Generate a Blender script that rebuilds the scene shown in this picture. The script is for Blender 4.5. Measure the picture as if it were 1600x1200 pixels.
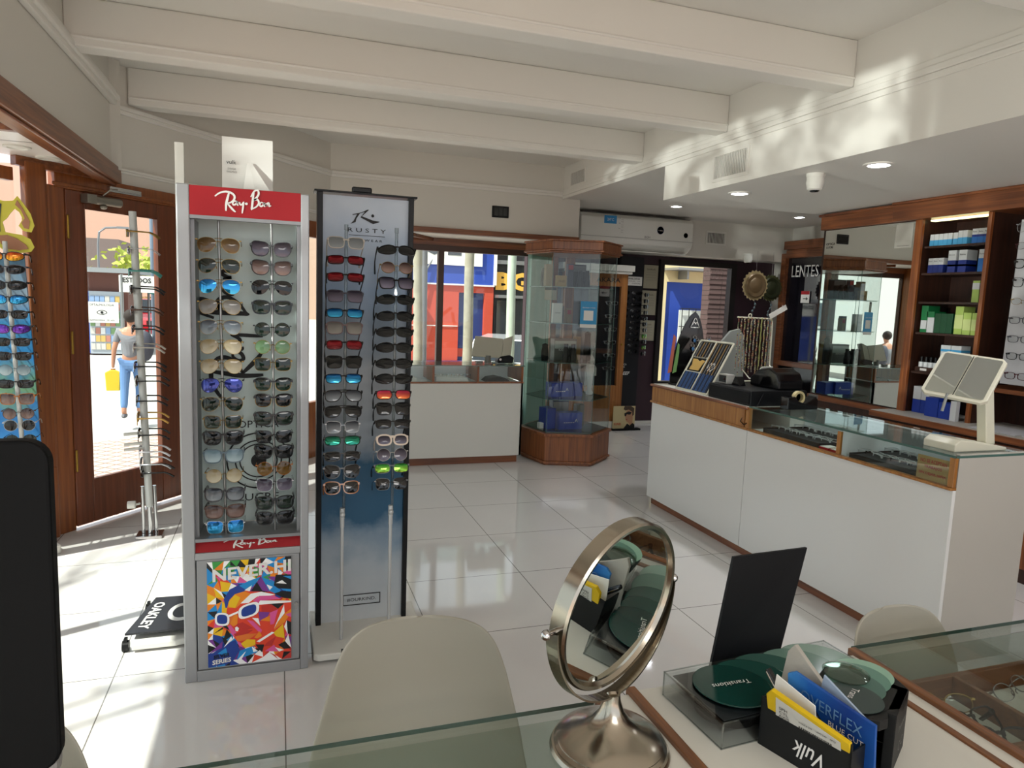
import bpy, math, random
from math import sin, cos, pi, radians, atan2, sqrt
from mathutils import Vector, Matrix
random.seed(7)
for _o in list(bpy.data.objects): bpy.data.objects.remove(_o)
SC = bpy.context.scene
COL = SC.collection

# ------------------------------------------------------------------ camera
YAW, PITCH, ROLL, FPX, EYE = .326206, .119789, .0379856, 1086.6, 1.46
cf = Vector((sin(YAW)*cos(PITCH), cos(YAW)*cos(PITCH), -sin(PITCH)))
cr = Vector((cos(YAW), -sin(YAW), 0)); cu = cr.cross(cf)
rr = cr*cos(ROLL)+cu*sin(ROLL); uu = -cr*sin(ROLL)+cu*cos(ROLL)
cam = bpy.data.cameras.new('camera'); cam.sensor_width = 36; cam.lens = FPX/1600*36
cam.clip_start = .05; cam.clip_end = 300
camo = bpy.data.objects.new('camera', cam); COL.objects.link(camo)
camo.matrix_world = Matrix(((rr.x, uu.x, -cf.x, 0), (rr.y, uu.y, -cf.y, 0), (rr.z, uu.z, -cf.z, EYE), (0, 0, 0, 1)))
SC.camera = camo

# ------------------------------------------------------------------ light
SC.view_settings.view_transform = 'Standard'; SC.view_settings.look = 'None'
SC.view_settings.gamma = 1; SC.view_settings.use_curve_mapping = False
SC.view_settings.exposure = 0.0
W = bpy.data.worlds.new('sky'); SC.world = W; W.use_nodes = True
bg = W.node_tree.nodes['Background']; bg.inputs[0].default_value = (.86, .92, 1, 1); bg.inputs[1].default_value = 1.5
def light(name, kind, loc, energy, color=(1, 1, 1), **kw):
    l = bpy.data.lights.new(name, kind); l.energy = energy; l.color = color
    o = bpy.data.objects.new(name, l); COL.objects.link(o); o.location = loc
    for k, v in kw.items(): setattr(l, k, v)
    return o
def aim(o, d): o.rotation_euler = Vector(d).normalized().to_track_quat('-Z', 'Y').to_euler()
sun = light('sun', 'SUN', (-6, -3, 9), 9.0, (1, .96, .9), angle=.012)
SE = radians(54)
aim(sun, (.908*cos(SE), .42*cos(SE), -sin(SE)))

def fill_light(x, y, z, sx, sy, e):  # unseen lamps behind the camera, added to brighten the interior
    o = light('added_fill_lamp', 'AREA', (x, y, z), e, (1, .985, .96), shape='RECTANGLE', size=sx, size_y=sy); o.rotation_euler = (0, 0, 0)
for _y, _e in ((-1.6, 26), (-2.6, 45)): fill_light(.7, _y, 2.53, 1.8, .6, _e)
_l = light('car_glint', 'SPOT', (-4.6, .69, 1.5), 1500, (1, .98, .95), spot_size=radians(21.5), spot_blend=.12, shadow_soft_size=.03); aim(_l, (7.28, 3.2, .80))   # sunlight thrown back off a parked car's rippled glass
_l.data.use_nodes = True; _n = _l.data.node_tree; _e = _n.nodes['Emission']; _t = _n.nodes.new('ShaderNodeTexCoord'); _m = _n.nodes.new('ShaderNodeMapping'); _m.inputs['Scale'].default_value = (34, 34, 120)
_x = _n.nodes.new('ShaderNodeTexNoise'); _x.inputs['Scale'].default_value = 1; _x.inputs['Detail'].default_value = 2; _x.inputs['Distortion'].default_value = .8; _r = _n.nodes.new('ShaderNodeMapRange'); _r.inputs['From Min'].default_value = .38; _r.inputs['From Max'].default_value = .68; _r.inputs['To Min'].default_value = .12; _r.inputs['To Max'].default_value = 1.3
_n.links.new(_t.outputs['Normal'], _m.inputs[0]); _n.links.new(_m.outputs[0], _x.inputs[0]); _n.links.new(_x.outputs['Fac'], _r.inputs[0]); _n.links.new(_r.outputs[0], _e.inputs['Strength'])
# ------------------------------------------------------------------ materials
def lin(h):
    h = h.lstrip('#'); c = [int(h[i:i+2], 16)/255 for i in (0, 2, 4)]
    return tuple((v/12.92 if v <= .04045 else ((v+.055)/1.055)**2.4) for v in c)+(1,)
MATS = {}
def mat(name, col='#808080', rough=.5, metal=0., spec=.5, coat=0., emit=None, es=1., bump=0., bscale=60., var=0., vscale=8.):
    if name in MATS: return MATS[name]
    m = bpy.data.materials.new(name); m.use_nodes = True; nt = m.node_tree; b = nt.nodes['Principled BSDF']
    b.inputs['Base Color'].default_value = lin(col); b.inputs['Roughness'].default_value = rough
    b.inputs['Metallic'].default_value = metal; b.inputs['Specular IOR Level'].default_value = spec
    b.inputs['Coat Weight'].default_value = coat; b.inputs['Coat Roughness'].default_value = .05
    if emit: b.inputs['Emission Color'].default_value = lin(emit); b.inputs['Emission Strength'].default_value = es
    if var or bump:
        tc = nt.nodes.new('ShaderNodeTexCoord'); n = nt.nodes.new('ShaderNodeTexNoise')
        n.inputs['Scale'].default_value = vscale if var else bscale; n.inputs['Detail'].default_value = 4
        nt.links.new(tc.outputs['Object'], n.inputs['Vector'])
        if var:
            r = nt.nodes.new('ShaderNodeMix'); r.data_type = 'RGBA'
            c = lin(col); r.inputs['A'].default_value = tuple(v*(1-var) for v in c[:3])+(1,)
            r.inputs['B'].default_value = tuple(min(1, v*(1+var)) for v in c[:3])+(1,)
            nt.links.new(n.outputs['Fac'], r.inputs['Factor']); nt.links.new(r.outputs['Result'], b.inputs['Base Color'])
        if bump:
            bp = nt.nodes.new('ShaderNodeBump'); bp.inputs['Strength'].default_value = bump; bp.inputs['Distance'].default_value = .002
            nt.links.new(n.outputs['Fac'], bp.inputs['Height']); nt.links.new(bp.outputs['Normal'], b.inputs['Normal'])
    MATS[name] = m; return m
def wood(name, c1, c2, rough=.35, axis='Z', scale=1., coat=.15):
    if name in MATS: return MATS[name]
    m = bpy.data.materials.new(name); m.use_nodes = True; nt = m.node_tree; b = nt.nodes['Principled BSDF']
    tc = nt.nodes.new('ShaderNodeTexCoord'); mp = nt.nodes.new('ShaderNodeMapping')
    s = {'Z': (30, 30, 1.2), 'X': (1.2, 30, 30), 'Y': (30, 1.2, 30)}[axis]
    mp.inputs['Scale'].default_value = tuple(v*scale for v in s)
    n = nt.nodes.new('ShaderNodeTexNoise'); n.inputs['Scale'].default_value = 1.6; n.inputs['Detail'].default_value = 6; n.inputs['Distortion'].default_value = .6
    r = nt.nodes.new('ShaderNodeValToRGB'); r.color_ramp.elements[0].position = .33; r.color_ramp.elements[1].position = .68
    r.color_ramp.elements[0].color = lin(c1); r.color_ramp.elements[1].color = lin(c2)
    nt.links.new(tc.outputs['Object'], mp.inputs['Vector']); nt.links.new(mp.outputs['Vector'], n.inputs['Vector'])
    nt.links.new(n.outputs['Fac'], r.inputs['Fac']); nt.links.new(r.outputs['Color'], b.inputs['Base Color'])
    b.inputs['Roughness'].default_value = rough; b.inputs['Coat Weight'].default_value = coat; b.inputs['Coat Roughness'].default_value = .12
    MATS[name] = m; return m
def glass(name, tint='#eef6f3', refl=1.0, ior=1.45, rough=.01):
    if name in MATS: return MATS[name]
    m = bpy.data.materials.new(name); m.use_nodes = True; nt = m.node_tree; nt.nodes.clear()
    o = nt.nodes.new('ShaderNodeOutputMaterial'); t = nt.nodes.new('ShaderNodeBsdfTransparent'); g = nt.nodes.new('ShaderNodeBsdfGlossy')
    t.inputs[0].default_value = lin(tint); g.inputs['Roughness'].default_value = rough
    lw = nt.nodes.new('ShaderNodeLayerWeight'); lw.inputs[0].default_value = .5      # Schlick reflectance, the same from both faces
    fr = nt.nodes.new('ShaderNodeMath'); fr.operation = 'POWER'; fr.inputs[1].default_value = 4.5; nt.links.new(lw.outputs['Facing'], fr.inputs[0])
    k = nt.nodes.new('ShaderNodeMath'); k.operation = 'MULTIPLY_ADD'; k.inputs[1].default_value = .8; k.inputs[2].default_value = min(.3, .035*refl); k.use_clamp = True
    x = nt.nodes.new('ShaderNodeMixShader'); nt.links.new(fr.outputs[0], k.inputs[0]); nt.links.new(k.outputs[0], x.inputs[0])
    nt.links.new(t.outputs[0], x.inputs[1]); nt.links.new(g.outputs[0], x.inputs[2]); nt.links.new(x.outputs[0], o.inputs[0])
    MATS[name] = m; return m
def ramp_mat(name, stops, axis=2, rough=.25, metal=0., noise=0., nscale=6., coord='Generated', coat=0.):
    """colour that runs across the thing itself (tinted lenses, printed posters)"""
    if name in MATS: return MATS[name]
    m = bpy.data.materials.new(name); m.use_nodes = True; nt = m.node_tree; b = nt.nodes['Principled BSDF']
    tc = nt.nodes.new('ShaderNodeTexCoord'); sp = nt.nodes.new('ShaderNodeSeparateXYZ')
    nt.links.new(tc.outputs[coord], sp.inputs[0]); src = sp.outputs[axis]
    if noise:
        n = nt.nodes.new('ShaderNodeTexNoise'); n.inputs['Scale'].default_value = nscale; n.inputs['Detail'].default_value = 6
        nt.links.new(tc.outputs['Object'], n.inputs['Vector'])
        a = nt.nodes.new('ShaderNodeMath'); a.operation = 'MULTIPLY_ADD'; a.inputs[1].default_value = noise
        nt.links.new(n.outputs['Fac'], a.inputs[0]); nt.links.new(src, a.inputs[2])
        c = nt.nodes.new('ShaderNodeMath'); c.operation = 'SUBTRACT'; c.inputs[1].default_value = noise*.5
        nt.links.new(a.outputs[0], c.inputs[0]); src = c.outputs[0]
    r = nt.nodes.new('ShaderNodeValToRGB'); e = r.color_ramp.elements
    e[0].position = stops[0][0]; e[0].color = lin(stops[0][1]); e[-1].position = stops[-1][0]; e[-1].color = lin(stops[-1][1])
    for p, c in stops[1:-1]: e.new(p).color = lin(c)
    nt.links.new(src, r.inputs[0]); nt.links.new(r.outputs[0], b.inputs['Base Color'])
    b.inputs['Roughness'].default_value = rough; b.inputs['Metallic'].default_value = metal; b.inputs['Coat Weight'].default_value = coat; b.inputs['Coat Roughness'].default_value = .02; b.inputs['Specular IOR Level'].default_value = .35
    MATS[name] = m; return m
def grid_mat(name, col, line, px, ox, py, oy, w, rough=.1, axes=(0, 1), var=.03, rot=0., spec=.5, bump=False):
    """tiles or bricks: two colours and a joint grid in world metres"""
    if name in MATS: return MATS[name]
    m = bpy.data.materials.new(name); m.use_nodes = True; nt = m.node_tree; b = nt.nodes['Principled BSDF']
    tc = nt.nodes.new('ShaderNodeTexCoord'); mp = nt.nodes.new('ShaderNodeMapping'); mp.inputs['Rotation'].default_value = (0, 0, rot)
    sp = nt.nodes.new('ShaderNodeSeparateXYZ')
    nt.links.new(tc.outputs['Object'], mp.inputs[0]); nt.links.new(mp.outputs[0], sp.inputs[0])
    def ln(ax, p, o):
        a = nt.nodes.new('ShaderNodeMath'); a.operation = 'SUBTRACT'; a.inputs[1].default_value = o-w/2+1000*p*0
        nt.links.new(sp.outputs[ax], a.inputs[0])
        d = nt.nodes.new('ShaderNodeMath'); d.operation = 'FLOORED_MODULO'; d.inputs[1].default_value = p; nt.links.new(a.outputs[0], d.inputs[0])
        c = nt.nodes.new('ShaderNodeMath'); c.operation = 'LESS_THAN'; c.inputs[1].default_value = w; nt.links.new(d.outputs[0], c.inputs[0])
        return c.outputs[0]
    mx = nt.nodes.new('ShaderNodeMath'); mx.operation = 'MAXIMUM'
    nt.links.new(ln(axes[0], px, ox), mx.inputs[0]); nt.links.new(ln(axes[1], py, oy), mx.inputs[1])
    n = nt.nodes.new('ShaderNodeTexNoise'); n.inputs['Scale'].default_value = 2.5; nt.links.new(tc.outputs['Object'], n.inputs[0])
    v = nt.nodes.new('ShaderNodeMix'); v.data_type = 'RGBA'; c = lin(col)
    v.inputs['A'].default_value = tuple(k*(1-var) for k in c[:3])+(1,); v.inputs['B'].default_value = tuple(k*(1+var) for k in c[:3])+(1,)
    nt.links.new(n.outputs['Fac'], v.inputs['Factor'])
    r = nt.nodes.new('ShaderNodeMix'); r.data_type = 'RGBA'; r.inputs['B'].default_value = lin(line)
    nt.links.new(mx.outputs[0], r.inputs['Factor']); nt.links.new(v.outputs['Result'], r.inputs['A']); nt.links.new(r.outputs['Result'], b.inputs['Base Color'])
    b.inputs['Roughness'].default_value = rough; b.inputs['Specular IOR Level'].default_value = spec
    MATS[name] = m; return m

WALL = mat('wall_paint', '#dcd8cf', .6, bump=.05, bscale=120)
CEIL = mat('ceiling_paint', '#e6e3dc', .6)
FLOOR = grid_mat('floor_tiles', '#d8d5d2', '#77736e', .608, .019, .6125, 2.79, .0045, .06, var=.02, spec=.62)
WOOD = wood('dark_wood', '#763e1e', '#975728', .35)
WOODH = wood('dark_wood_level', '#63341c', '#8f5530', .35, 'Y')
WOODX = wood('dark_wood_cross', '#63341c', '#8f5530', .35, 'X')
WOODG = wood('golden_wood', '#935c28', '#b27c3e', .35, 'Z')
WOODK = wood('brown_shelf_wood', '#2c160d', '#3e2115', .45)
WOODS = wood('strip_wood', '#5f3a20', '#8c5a34', .4, 'Y', 2)
WHITE = mat('white_gloss', '#e2e1dd', .12, spec=.6)
WHITEM = mat('white_matt', '#dedcd4', .5)
OFFW = mat('aged_white_plastic', '#d8d4c0', .4)
CHAIRM = mat('chair_plastic', '#a8a496', .38)
BLACK = mat('black_plastic', '#0c0d0f', .4, spec=.3)
BLACKM = mat('black_matt', '#0b0c0e', .6, spec=.2)
BLACKG = mat('black_gloss', '#0a0a0c', .1)
GREY = mat('grey_metal', '#8d8e90', .4, .6)
SILV = mat('silver_paint', '#a3a4a6', .38, .35)
CHROME = mat('chrome', '#c8c8c8', .12, 1)
NICKEL = mat('brushed_nickel', '#aaa294', .2, 1)
STEEL = mat('satin_steel', '#9a9a98', .3, .9)
MIRR = mat('mirror_glass', '#dfe6e4', .01, 1)
RED = mat('red_board', '#a01a22', .5, spec=.3)
GOLD = mat('gold_metal', '#8f7440', .3, .8)
BRASS = mat('brass', '#a8853a', .3, .9)
PAPER = mat('white_paper', '#e6e4de', .7)
KRAFT = mat('kraft_paper', '#a58a5c', .7)
CREAM = mat('cream_plastic', '#e2d3c4', .35)
PURPLE = mat('purple_wall', '#38232c', .5)
GLASS = glass('clear_glass', '#f7fbf9', .9)
GLASSG = glass('greenish_glass', '#eef3f0', 1.)
ACRYL = glass('acrylic', '#fafcfc', 1.6, 1.5)
GEDGE = mat('glass_edge', '#4d6b63', .1, spec=.8)
TEXTB = mat('black_ink', '#131313', .6)
TEXTW = mat('white_ink', '#e8e6e2', .5)
TEXTG = mat('grey_ink', '#8a8884', .6)
TEXTR = mat('red_ink', '#a8343a', .6)

# ------------------------------------------------------------------ object helpers
def wpos(o):
    p = Vector((0, 0, 0))
    while o is not None: p += o.location; o = o.parent
    return p
def tag(o, label=None, cat=None, group=None, kind=None):
    if label: o['label'] = label
    if cat: o['category'] = cat
    if group: o['group'] = group
    if kind: o['kind'] = kind
    return o
def thing(name, label, cat, loc=(0, 0, 0), group=None):
    o = bpy.data.objects.new(name, None); COL.objects.link(o); o.location = loc; o.empty_display_size = .05
    return tag(o, label, cat, group)
def link(name, me, parent=None):
    o = bpy.data.objects.new(name, me); COL.objects.link(o); o.parent = parent; return o
class B:
    def __init__(s): s.v = []; s.f = []; s.mi = []; s.cur = 0; s.X = None
    def add(s, vs, fs):
        k = len(s.v)
        s.v += [tuple(s.X @ Vector(p)) for p in vs] if s.X is not None else [tuple(p) for p in vs]
        s.f += [tuple(i+k for i in f) for f in fs]; s.mi += [s.cur]*len(fs); return s
    def box(s, x0, x1, y0, y1, z0, z1):
        x0, x1 = min(x0, x1), max(x0, x1); y0, y1 = min(y0, y1), max(y0, y1); z0, z1 = min(z0, z1), max(z0, z1)
        return s.add([(x0, y0, z0), (x1, y0, z0), (x1, y1, z0), (x0, y1, z0), (x0, y0, z1), (x1, y0, z1), (x1, y1, z1), (x0, y1, z1)],
                     [(3, 2, 1, 0), (4, 5, 6, 7), (0, 1, 5, 4), (1, 2, 6, 5), (2, 3, 7, 6), (3, 0, 4, 7)])
    def wall(s, a, b, z0, z1, t, side=1):
        """vertical slab along a-b, thickness t to the side"""
        a = Vector(a[:2]); b = Vector(b[:2]); d = (b-a).normalized(); n = Vector((-d.y, d.x))*t*side
        q = [a, b, b+n, a+n]
        if side < 0: q = q[::-1]
        return s.add([(p.x, p.y, z0) for p in q]+[(p.x, p.y, z1) for p in q], [(3, 2, 1, 0), (4, 5, 6, 7), (0, 1, 5, 4), (1, 2, 6, 5), (2, 3, 7, 6), (3, 0, 4, 7)])
    def prism(s, pts, o, u, v, w):
        """2-D outline pts mapped by o+u*x+v*y, extruded along w"""
        o, u, v, w = Vector(o), Vector(u), Vector(v), Vector(w); n = len(pts)
        a = sum(pts[i][0]*pts[(i+1) % n][1]-pts[(i+1) % n][0]*pts[i][1] for i in range(n))
        if (a > 0) != (u.cross(v).dot(w) > 0): pts = pts[::-1]
        q = [o+u*p[0]+v*p[1] for p in pts]
        return s.add(q+[p+w for p in q], [tuple(range(n))[::-1], tuple(range(n, 2*n))]+[(i, (i+1) % n, n+(i+1) % n, n+i) for i in range(n)])
    def cyl(s, a, b, r, r2=None, n=14):
        a, b = Vector(a), Vector(b); r2 = r if r2 is None else r2; d = (b-a).normalized()
        x = d.orthogonal().normalized(); y = d.cross(x)
        R = [x*cos(2*pi*i/n)+y*sin(2*pi*i/n) for i in range(n)]
        return s.add([a+q*r for q in R]+[b+q*r2 for q in R], [tuple(range(n))[::-1], tuple(range(n, 2*n))]+[(i, (i+1) % n, n+(i+1) % n, n+i) for i in range(n)])
    def tube(s, pts, r, n=8, closed=False, flat=1., up=None):
        P = [Vector(p) for p in pts]; m = len(P); rs = r if isinstance(r, (list, tuple)) else [r]*m
        vs = []; px = None
        for i in range(m):
            if closed: d = P[(i+1) % m]-P[i-1]
            else: d = P[min(i+1, m-1)]-P[max(i-1, 0)]
            d = d.normalized() if d.length > 1e-9 else Vector((0, 0, 1))
            if up is not None: x = Vector(up)-d*Vector(up).dot(d); x = x.normalized() if x.length > 1e-5 else d.orthogonal().normalized()
            elif px is None: x = d.orthogonal().normalized()
            else: x = (px-d*px.dot(d)); x = x.normalized() if x.length > 1e-6 else d.orthogonal().normalized()
            px = x; y = d.cross(x)
            vs += [P[i]+x*rs[i]*cos(2*pi*k/n)+y*rs[i]*flat*sin(2*pi*k/n) for k in range(n)]
        fs = []
        for i in range(m if closed else m-1):
            j = (i+1) % m
            fs += [(i*n+k, i*n+(k+1) % n, j*n+(k+1) % n, j*n+k) for k in range(n)]
        if not closed: fs += [tuple(range(n))[::-1], tuple(range((m-1)*n, m*n))]
        return s.add(vs, fs)
    def lathe(s, prof, c=(0, 0, 0), n=28, axis='Z'):
        c = Vector(c); vs = []; m = len(prof)
        for r, z in prof:
            for k in range(n):
                a = 2*pi*k/n; p = Vector((r*cos(a), r*sin(a), z))
                if axis == 'Y': p = Vector((p.x, -p.z, p.y))
                if axis == 'X': p = Vector((p.z, p.x, p.y))
                vs.append(c+p)
        fs = [(i*n+k, i*n+(k+1) % n, (i+1)*n+(k+1) % n, (i+1)*n+k) for i in range(m-1) for k in range(n)]
        if prof[0][0] > 1e-6: fs.append(tuple(range(n))[::-1])
        if prof[-1][0] > 1e-6: fs.append(tuple(range((m-1)*n, m*n)))
        return s.add(vs, fs)
    def ball(s, c, r, n=12, m=8, sc=(1, 1, 1)):
        vs = []; c = Vector(c)
        for i in range(m+1):
            t = pi*i/m
            for k in range(n): vs.append(c+Vector((r*sin(t)*cos(2*pi*k/n)*sc[0], r*sin(t)*sin(2*pi*k/n)*sc[1], r*cos(t)*sc[2])))
        return s.add(vs, [(i*n+k, (i+1)*n+k, (i+1)*n+(k+1) % n, i*n+(k+1) % n) for i in range(m) for k in range(n)])
    def quad(s, a, b, c, d): return s.add([a, b, c, d], [(0, 1, 2, 3)])
    def done(s, name, m, parent=None, smooth=False, bevel=0., seg=2, local=False, label=None, sub=0):
        off = Vector((0, 0, 0)) if local or parent is None else wpos(parent)
        me = bpy.data.meshes.new(name); me.from_pydata([tuple(Vector(p)-off) for p in s.v], [], s.f)
        for x in (m if isinstance(m, (list, tuple)) else [m]): me.materials.append(x)
        if isinstance(m, (list, tuple)): me.polygons.foreach_set('material_index', s.mi)
        if smooth: me.polygons.foreach_set('use_smooth', [True]*len(me.polygons))
        me.validate(); me.update()
        o = link(name, me, parent)
        if bevel: b = o.modifiers.new('bevel', 'BEVEL'); b.width = bevel; b.segments = seg; b.limit_method = 'ANGLE'
        if sub: b = o.modifiers.new('sub', 'SUBSURF'); b.levels = b.render_levels = sub
        if smooth and not sub:
            try:
                me.set_sharp_from_angle(angle=radians(40))
            except Exception: pass
        if label: o['label'] = label
        return o
def struct(name, b, m, parent=None, **kw):
    o = b.done(name, m, parent, **kw); o['kind'] = 'structure'; return o
def solo(o, label, cat, group=None): return tag(o, label, cat, group)

def txt(body, m, parent, name, c, u, v, w=None, h=None, shear=0., depth=.0005, bold=0.):
    """lettering as a thin mesh centred on c, reading along u, upright along v"""
    cu_ = bpy.data.curves.new('t', 'FONT'); cu_.body = body; cu_.size = 1; cu_.align_x = 'CENTER'; cu_.shear = shear; cu_.offset = bold
    cu_.resolution_u = 2
    to = bpy.data.objects.new('t', cu_); COL.objects.link(to)
    bpy.context.view_layer.update()
    me = bpy.data.meshes.new_from_object(to.evaluated_get(bpy.context.evaluated_depsgraph_get()))
    bpy.data.objects.remove(to)
    xs = [p.co.x for p in me.vertices]; ys = [p.co.y for p in me.vertices]
    if not xs: return None
    bw, bh = max(xs)-min(xs), max(ys)-min(ys)
    if w is None: w = h*bw/bh
    if h is None: h = w*bh/bw
    c, u, v = Vector(c), Vector(u).normalized(), Vector(v).normalized(); nrm = u.cross(v).normalized()
    off = wpos(parent) if parent is not None else Vector((0, 0, 0))
    mx, my = (max(xs)+min(xs))/2, (max(ys)+min(ys))/2
    for p in me.vertices: p.co = c+u*((p.co.x-mx)*w/bw)+v*((p.co.y-my)*h/bh)+nrm*depth-off
    me.materials.clear(); me.materials.append(m)
    return link(name, me, parent)
def strokes(paths, m, parent, name, o, u, v, width, depth=.001):
    """hand-lettered strokes: list of polylines in a 2-D frame, drawn as raised ribbons"""
    b = B(); o, u, v = Vector(o), Vector(u), Vector(v); n = u.cross(v).normalized()
    for pth in paths:
        w0 = width
        if isinstance(pth[0], (int, float)): w0 = width*pth[0]; pth = pth[1:]
        P = [Vector(q) for q in pth]; Q = []
        for i in range(len(P)-1):   # Catmull-Rom smoothing
            p0 = P[max(i-1, 0)]; p1 = P[i]; p2 = P[i+1]; p3 = P[min(i+2, len(P)-1)]
            for t in (0, .25, .5, .75): Q.append(.5*((2*p1)+(p2-p0)*t+(2*p0-5*p1+4*p2-p3)*t*t+(3*p1-p0-3*p2+p3)*t**3))
        Q.append(P[-1]); k = len(Q); vs = []
        for i, q in enumerate(Q):
            d = Q[min(i+1, k-1)]-Q[max(i-1, 0)]; d = d.normalized() if d.length > 1e-9 else Vector((1, 0))
            t = Vector((-d.y, d.x)); ww = w0*(.55+.45*sin(pi*min(1, max(0, i/(k-1)))))/2
            for a in (q+t*ww, q-t*ww): vs.append(o+u*a.x+v*a.y+n*(depth+.0002*(len(b.v) % 7)))
        b.add(vs, [(2*i, 2*i+1, 2*i+3, 2*i+2) for i in range(k-1)])
    return b.done(name, m, parent)
RB = [  # the flowing red-board logo, strokes in a 380 x 165 frame
    [1.0, (0, 105), (30, 130), (70, 143), (105, 138), (128, 120), (128, 95), (108, 72), (82, 62)],
    [1.1, (95, 142), (84, 100), (74, 55), (72, 8)],
    [1.0, (82, 62), (100, 40), (120, 18), (136, 5)],
    [.8, (150, 75), (132, 82), (118, 68), (122, 55), (138, 60), (150, 78), (148, 56), (156, 54)],
    [.8, (164, 78), (166, 62), (178, 60), (190, 80)], [.8, (192, 82), (186, 40), (180, -2)],
    [1.2, (200, 66), (218, 70)],
    [1.0, (262, 160), (254, 110), (246, 40), (240, 30)],
    [1.0, (240, 118), (262, 160), (288, 168), (292, 140), (272, 108), (256, 98), (284, 104), (294, 80), (276, 52), (246, 34)],
    [.8, (330, 80), (310, 86), (300, 68), (308, 58), (322, 66), (332, 84), (330, 62), (338, 60)],
    [.8, (344, 84), (346, 62), (348, 72), (358, 86), (364, 80), (364, 62), (378, 68)]]
def rayban(m, parent, name, o, u, v, width, heavy=1.):
    k = width/380.; return strokes([[p[0]*heavy]+[(x*k, y*k) for x, y in p[1:]] for p in RB], m, parent, name, o, u, v, 15*k)
ORD = ['top', 'second', 'third', 'fourth', 'fifth', 'sixth', 'seventh', 'eighth', 'ninth', 'tenth', 'eleventh', 'twelfth', 'thirteenth', 'fourteenth', 'fifteenth', 'bottom']
def nth(i, n): return 'top' if i == 0 else ('bottom' if i == n-1 else ORD[i]+' from the top')
# ================================================================== THE ROOM
XL, XS, ZC, Z0, Z1, ZB, YW, YA, XW = -.94, 2.68, 2.78, 2.23, 2.48, 2.56, 6.55, 7.3, 4.1
D0 = Vector((-1.159, 4.636)); DD = Vector((.6415, .7671))     # the wall that cuts the corner
def dp(t): return D0+DD*t
DN = Vector((.7671, -.6415))      # its inward normal
CORN = dp((YW-D0.y)/DD.y)         # where it meets the window wall
CL = dp((XL-D0.x)/DD.x)
# floor and ground
b = B(); b.prism([(-1.66, -3), (-1.66, 3.97), (-1.3, 4.47), (D0.x-.03, D0.y), (CORN.x, CORN.y+.02), (.55, 7.15), (2.75, 7.15), (2.75, 7.7), (6.1, 7.7), (6.1, -3)], (0, 0, -.1), (1, 0, 0), (0, 1, 0), (0, 0, .1))
struct('floor', b, FLOOR)
b = B(); b.box(-40, 40, -30, 60, -.32, -.24)
struct('ground', b, mat('asphalt', '#b9b6b0', .85, var=.08, vscale=3))
b = B(); b.prism([(-3.6, -30), (-3.6, 3.6), (-1.9, 7.6), (.5, 9.6), (40, 9.6), (40, -30)], (0, 0, -.25), (1, 0, 0), (0, 1, 0), (0, 0, .15))
struct('trim_1', b, grid_mat('sidewalk_tiles', '#c9b3a6', '#8f7a70', .12, 0, .12, 0, .02, .8, rot=.6, spec=.2))
b = B(); b.box(2.2, 20, 13.1, 14, -.24, -.1)
struct('trim_2', b, mat('far_sidewalk', '#b8aea6', .8))
b = B(); b.box(-20, -5.6, 4, 40, -.24, -.1)
struct('trim_3', b, mat('far_sidewalk'))
# ceilings
b = B(); b.box(-1.0, XS, -3, 6.62, ZC, ZC+.1); struct('ceiling', b, CEIL)
b = B(); b.box(XS+.02, 6.2, 4.62, YA+.02, Z1, Z1+.1); struct('ceiling_alcove', b, CEIL)
b = B(); b.box(XS+.02, 6.2, -3, 4.62, Z0, Z1+.1); struct('ceiling_low', b, CEIL)
b = B(); b.box(2.6, 6.2, YA+.04, 7.75, 2.14, 2.24); struct('ceiling_entry', b, CEIL)
# soffit face with its moulding
b = B(); b.box(XS, XS+.02, -3, 4.62, Z0, ZC); b.box(XS, XS+.02, 4.62, YW, Z1, ZC); struct('wall_soffit', b, CEIL)
b = B()
for z, d in ((2.47, .012), (2.5, .018), (2.53, .010)):
    b.box(XS-d, XS, -3, YW, z, z+.03)
struct('trim_4', b, CEIL, bevel=.006)
# left wall above the bay, diagonal wall above the door, window wall
b = B(); b.box(XL-.06, XL, -3, CL.y, 2.15, ZC); struct('wall_left', b, WALL)
b = B(); b.wall(CL, dp(0)-DD*.02, 2.15, ZC, .06, 1); b.wall(CL-DD*0, CORN, 2.06, ZC, .06, 1); b.wall(dp(-.02), CL, 2.06, 2.15, .06, 1)
struct('wall_corner', b, WALL)
b = B(); b.box(CORN.x-.02, 2.86, YW, YW+.08, 2.1, ZC); b.box(2.78, 2.86, YW+.08, YA, 2.1, Z1)
struct('wall_window', b, WALL)
b = B()
for z, d in ((2.52, .03), (2.55, .045), (2.58, .03)):
    b.box(XL, XL+d, -3, CL.y-.02, z, z+.035)
struct('trim_5', b, CEIL, bevel=.008)
b = B()
for z, d in ((2.49, .018), (2.515, .028)):
    b.wall(CL+DN*0, CORN, z, z+.026, d, -1); b.box(CORN.x, XS, YW-d, YW, z, z+.026)
for z, d in ((2.14, .012), (2.155, .02)):
    b.wall(CL, CORN, z, z+.016, d, -1)
struct('trim_6', b, CEIL, bevel=.005)
# beams
for i, (y, l) in enumerate(((.8, XL), (1.82, XL), (2.86, XL), (3.88, XL), (4.96, CL.x+.07))):
    b = B(); b.box(l, XS, y, y+.125, ZB, ZC); b.box(l, XS, y-.008, y+.133, ZB+.035, ZB+.05); struct('trim_%d' % (7+i), b, CEIL, bevel=.01)
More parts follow.
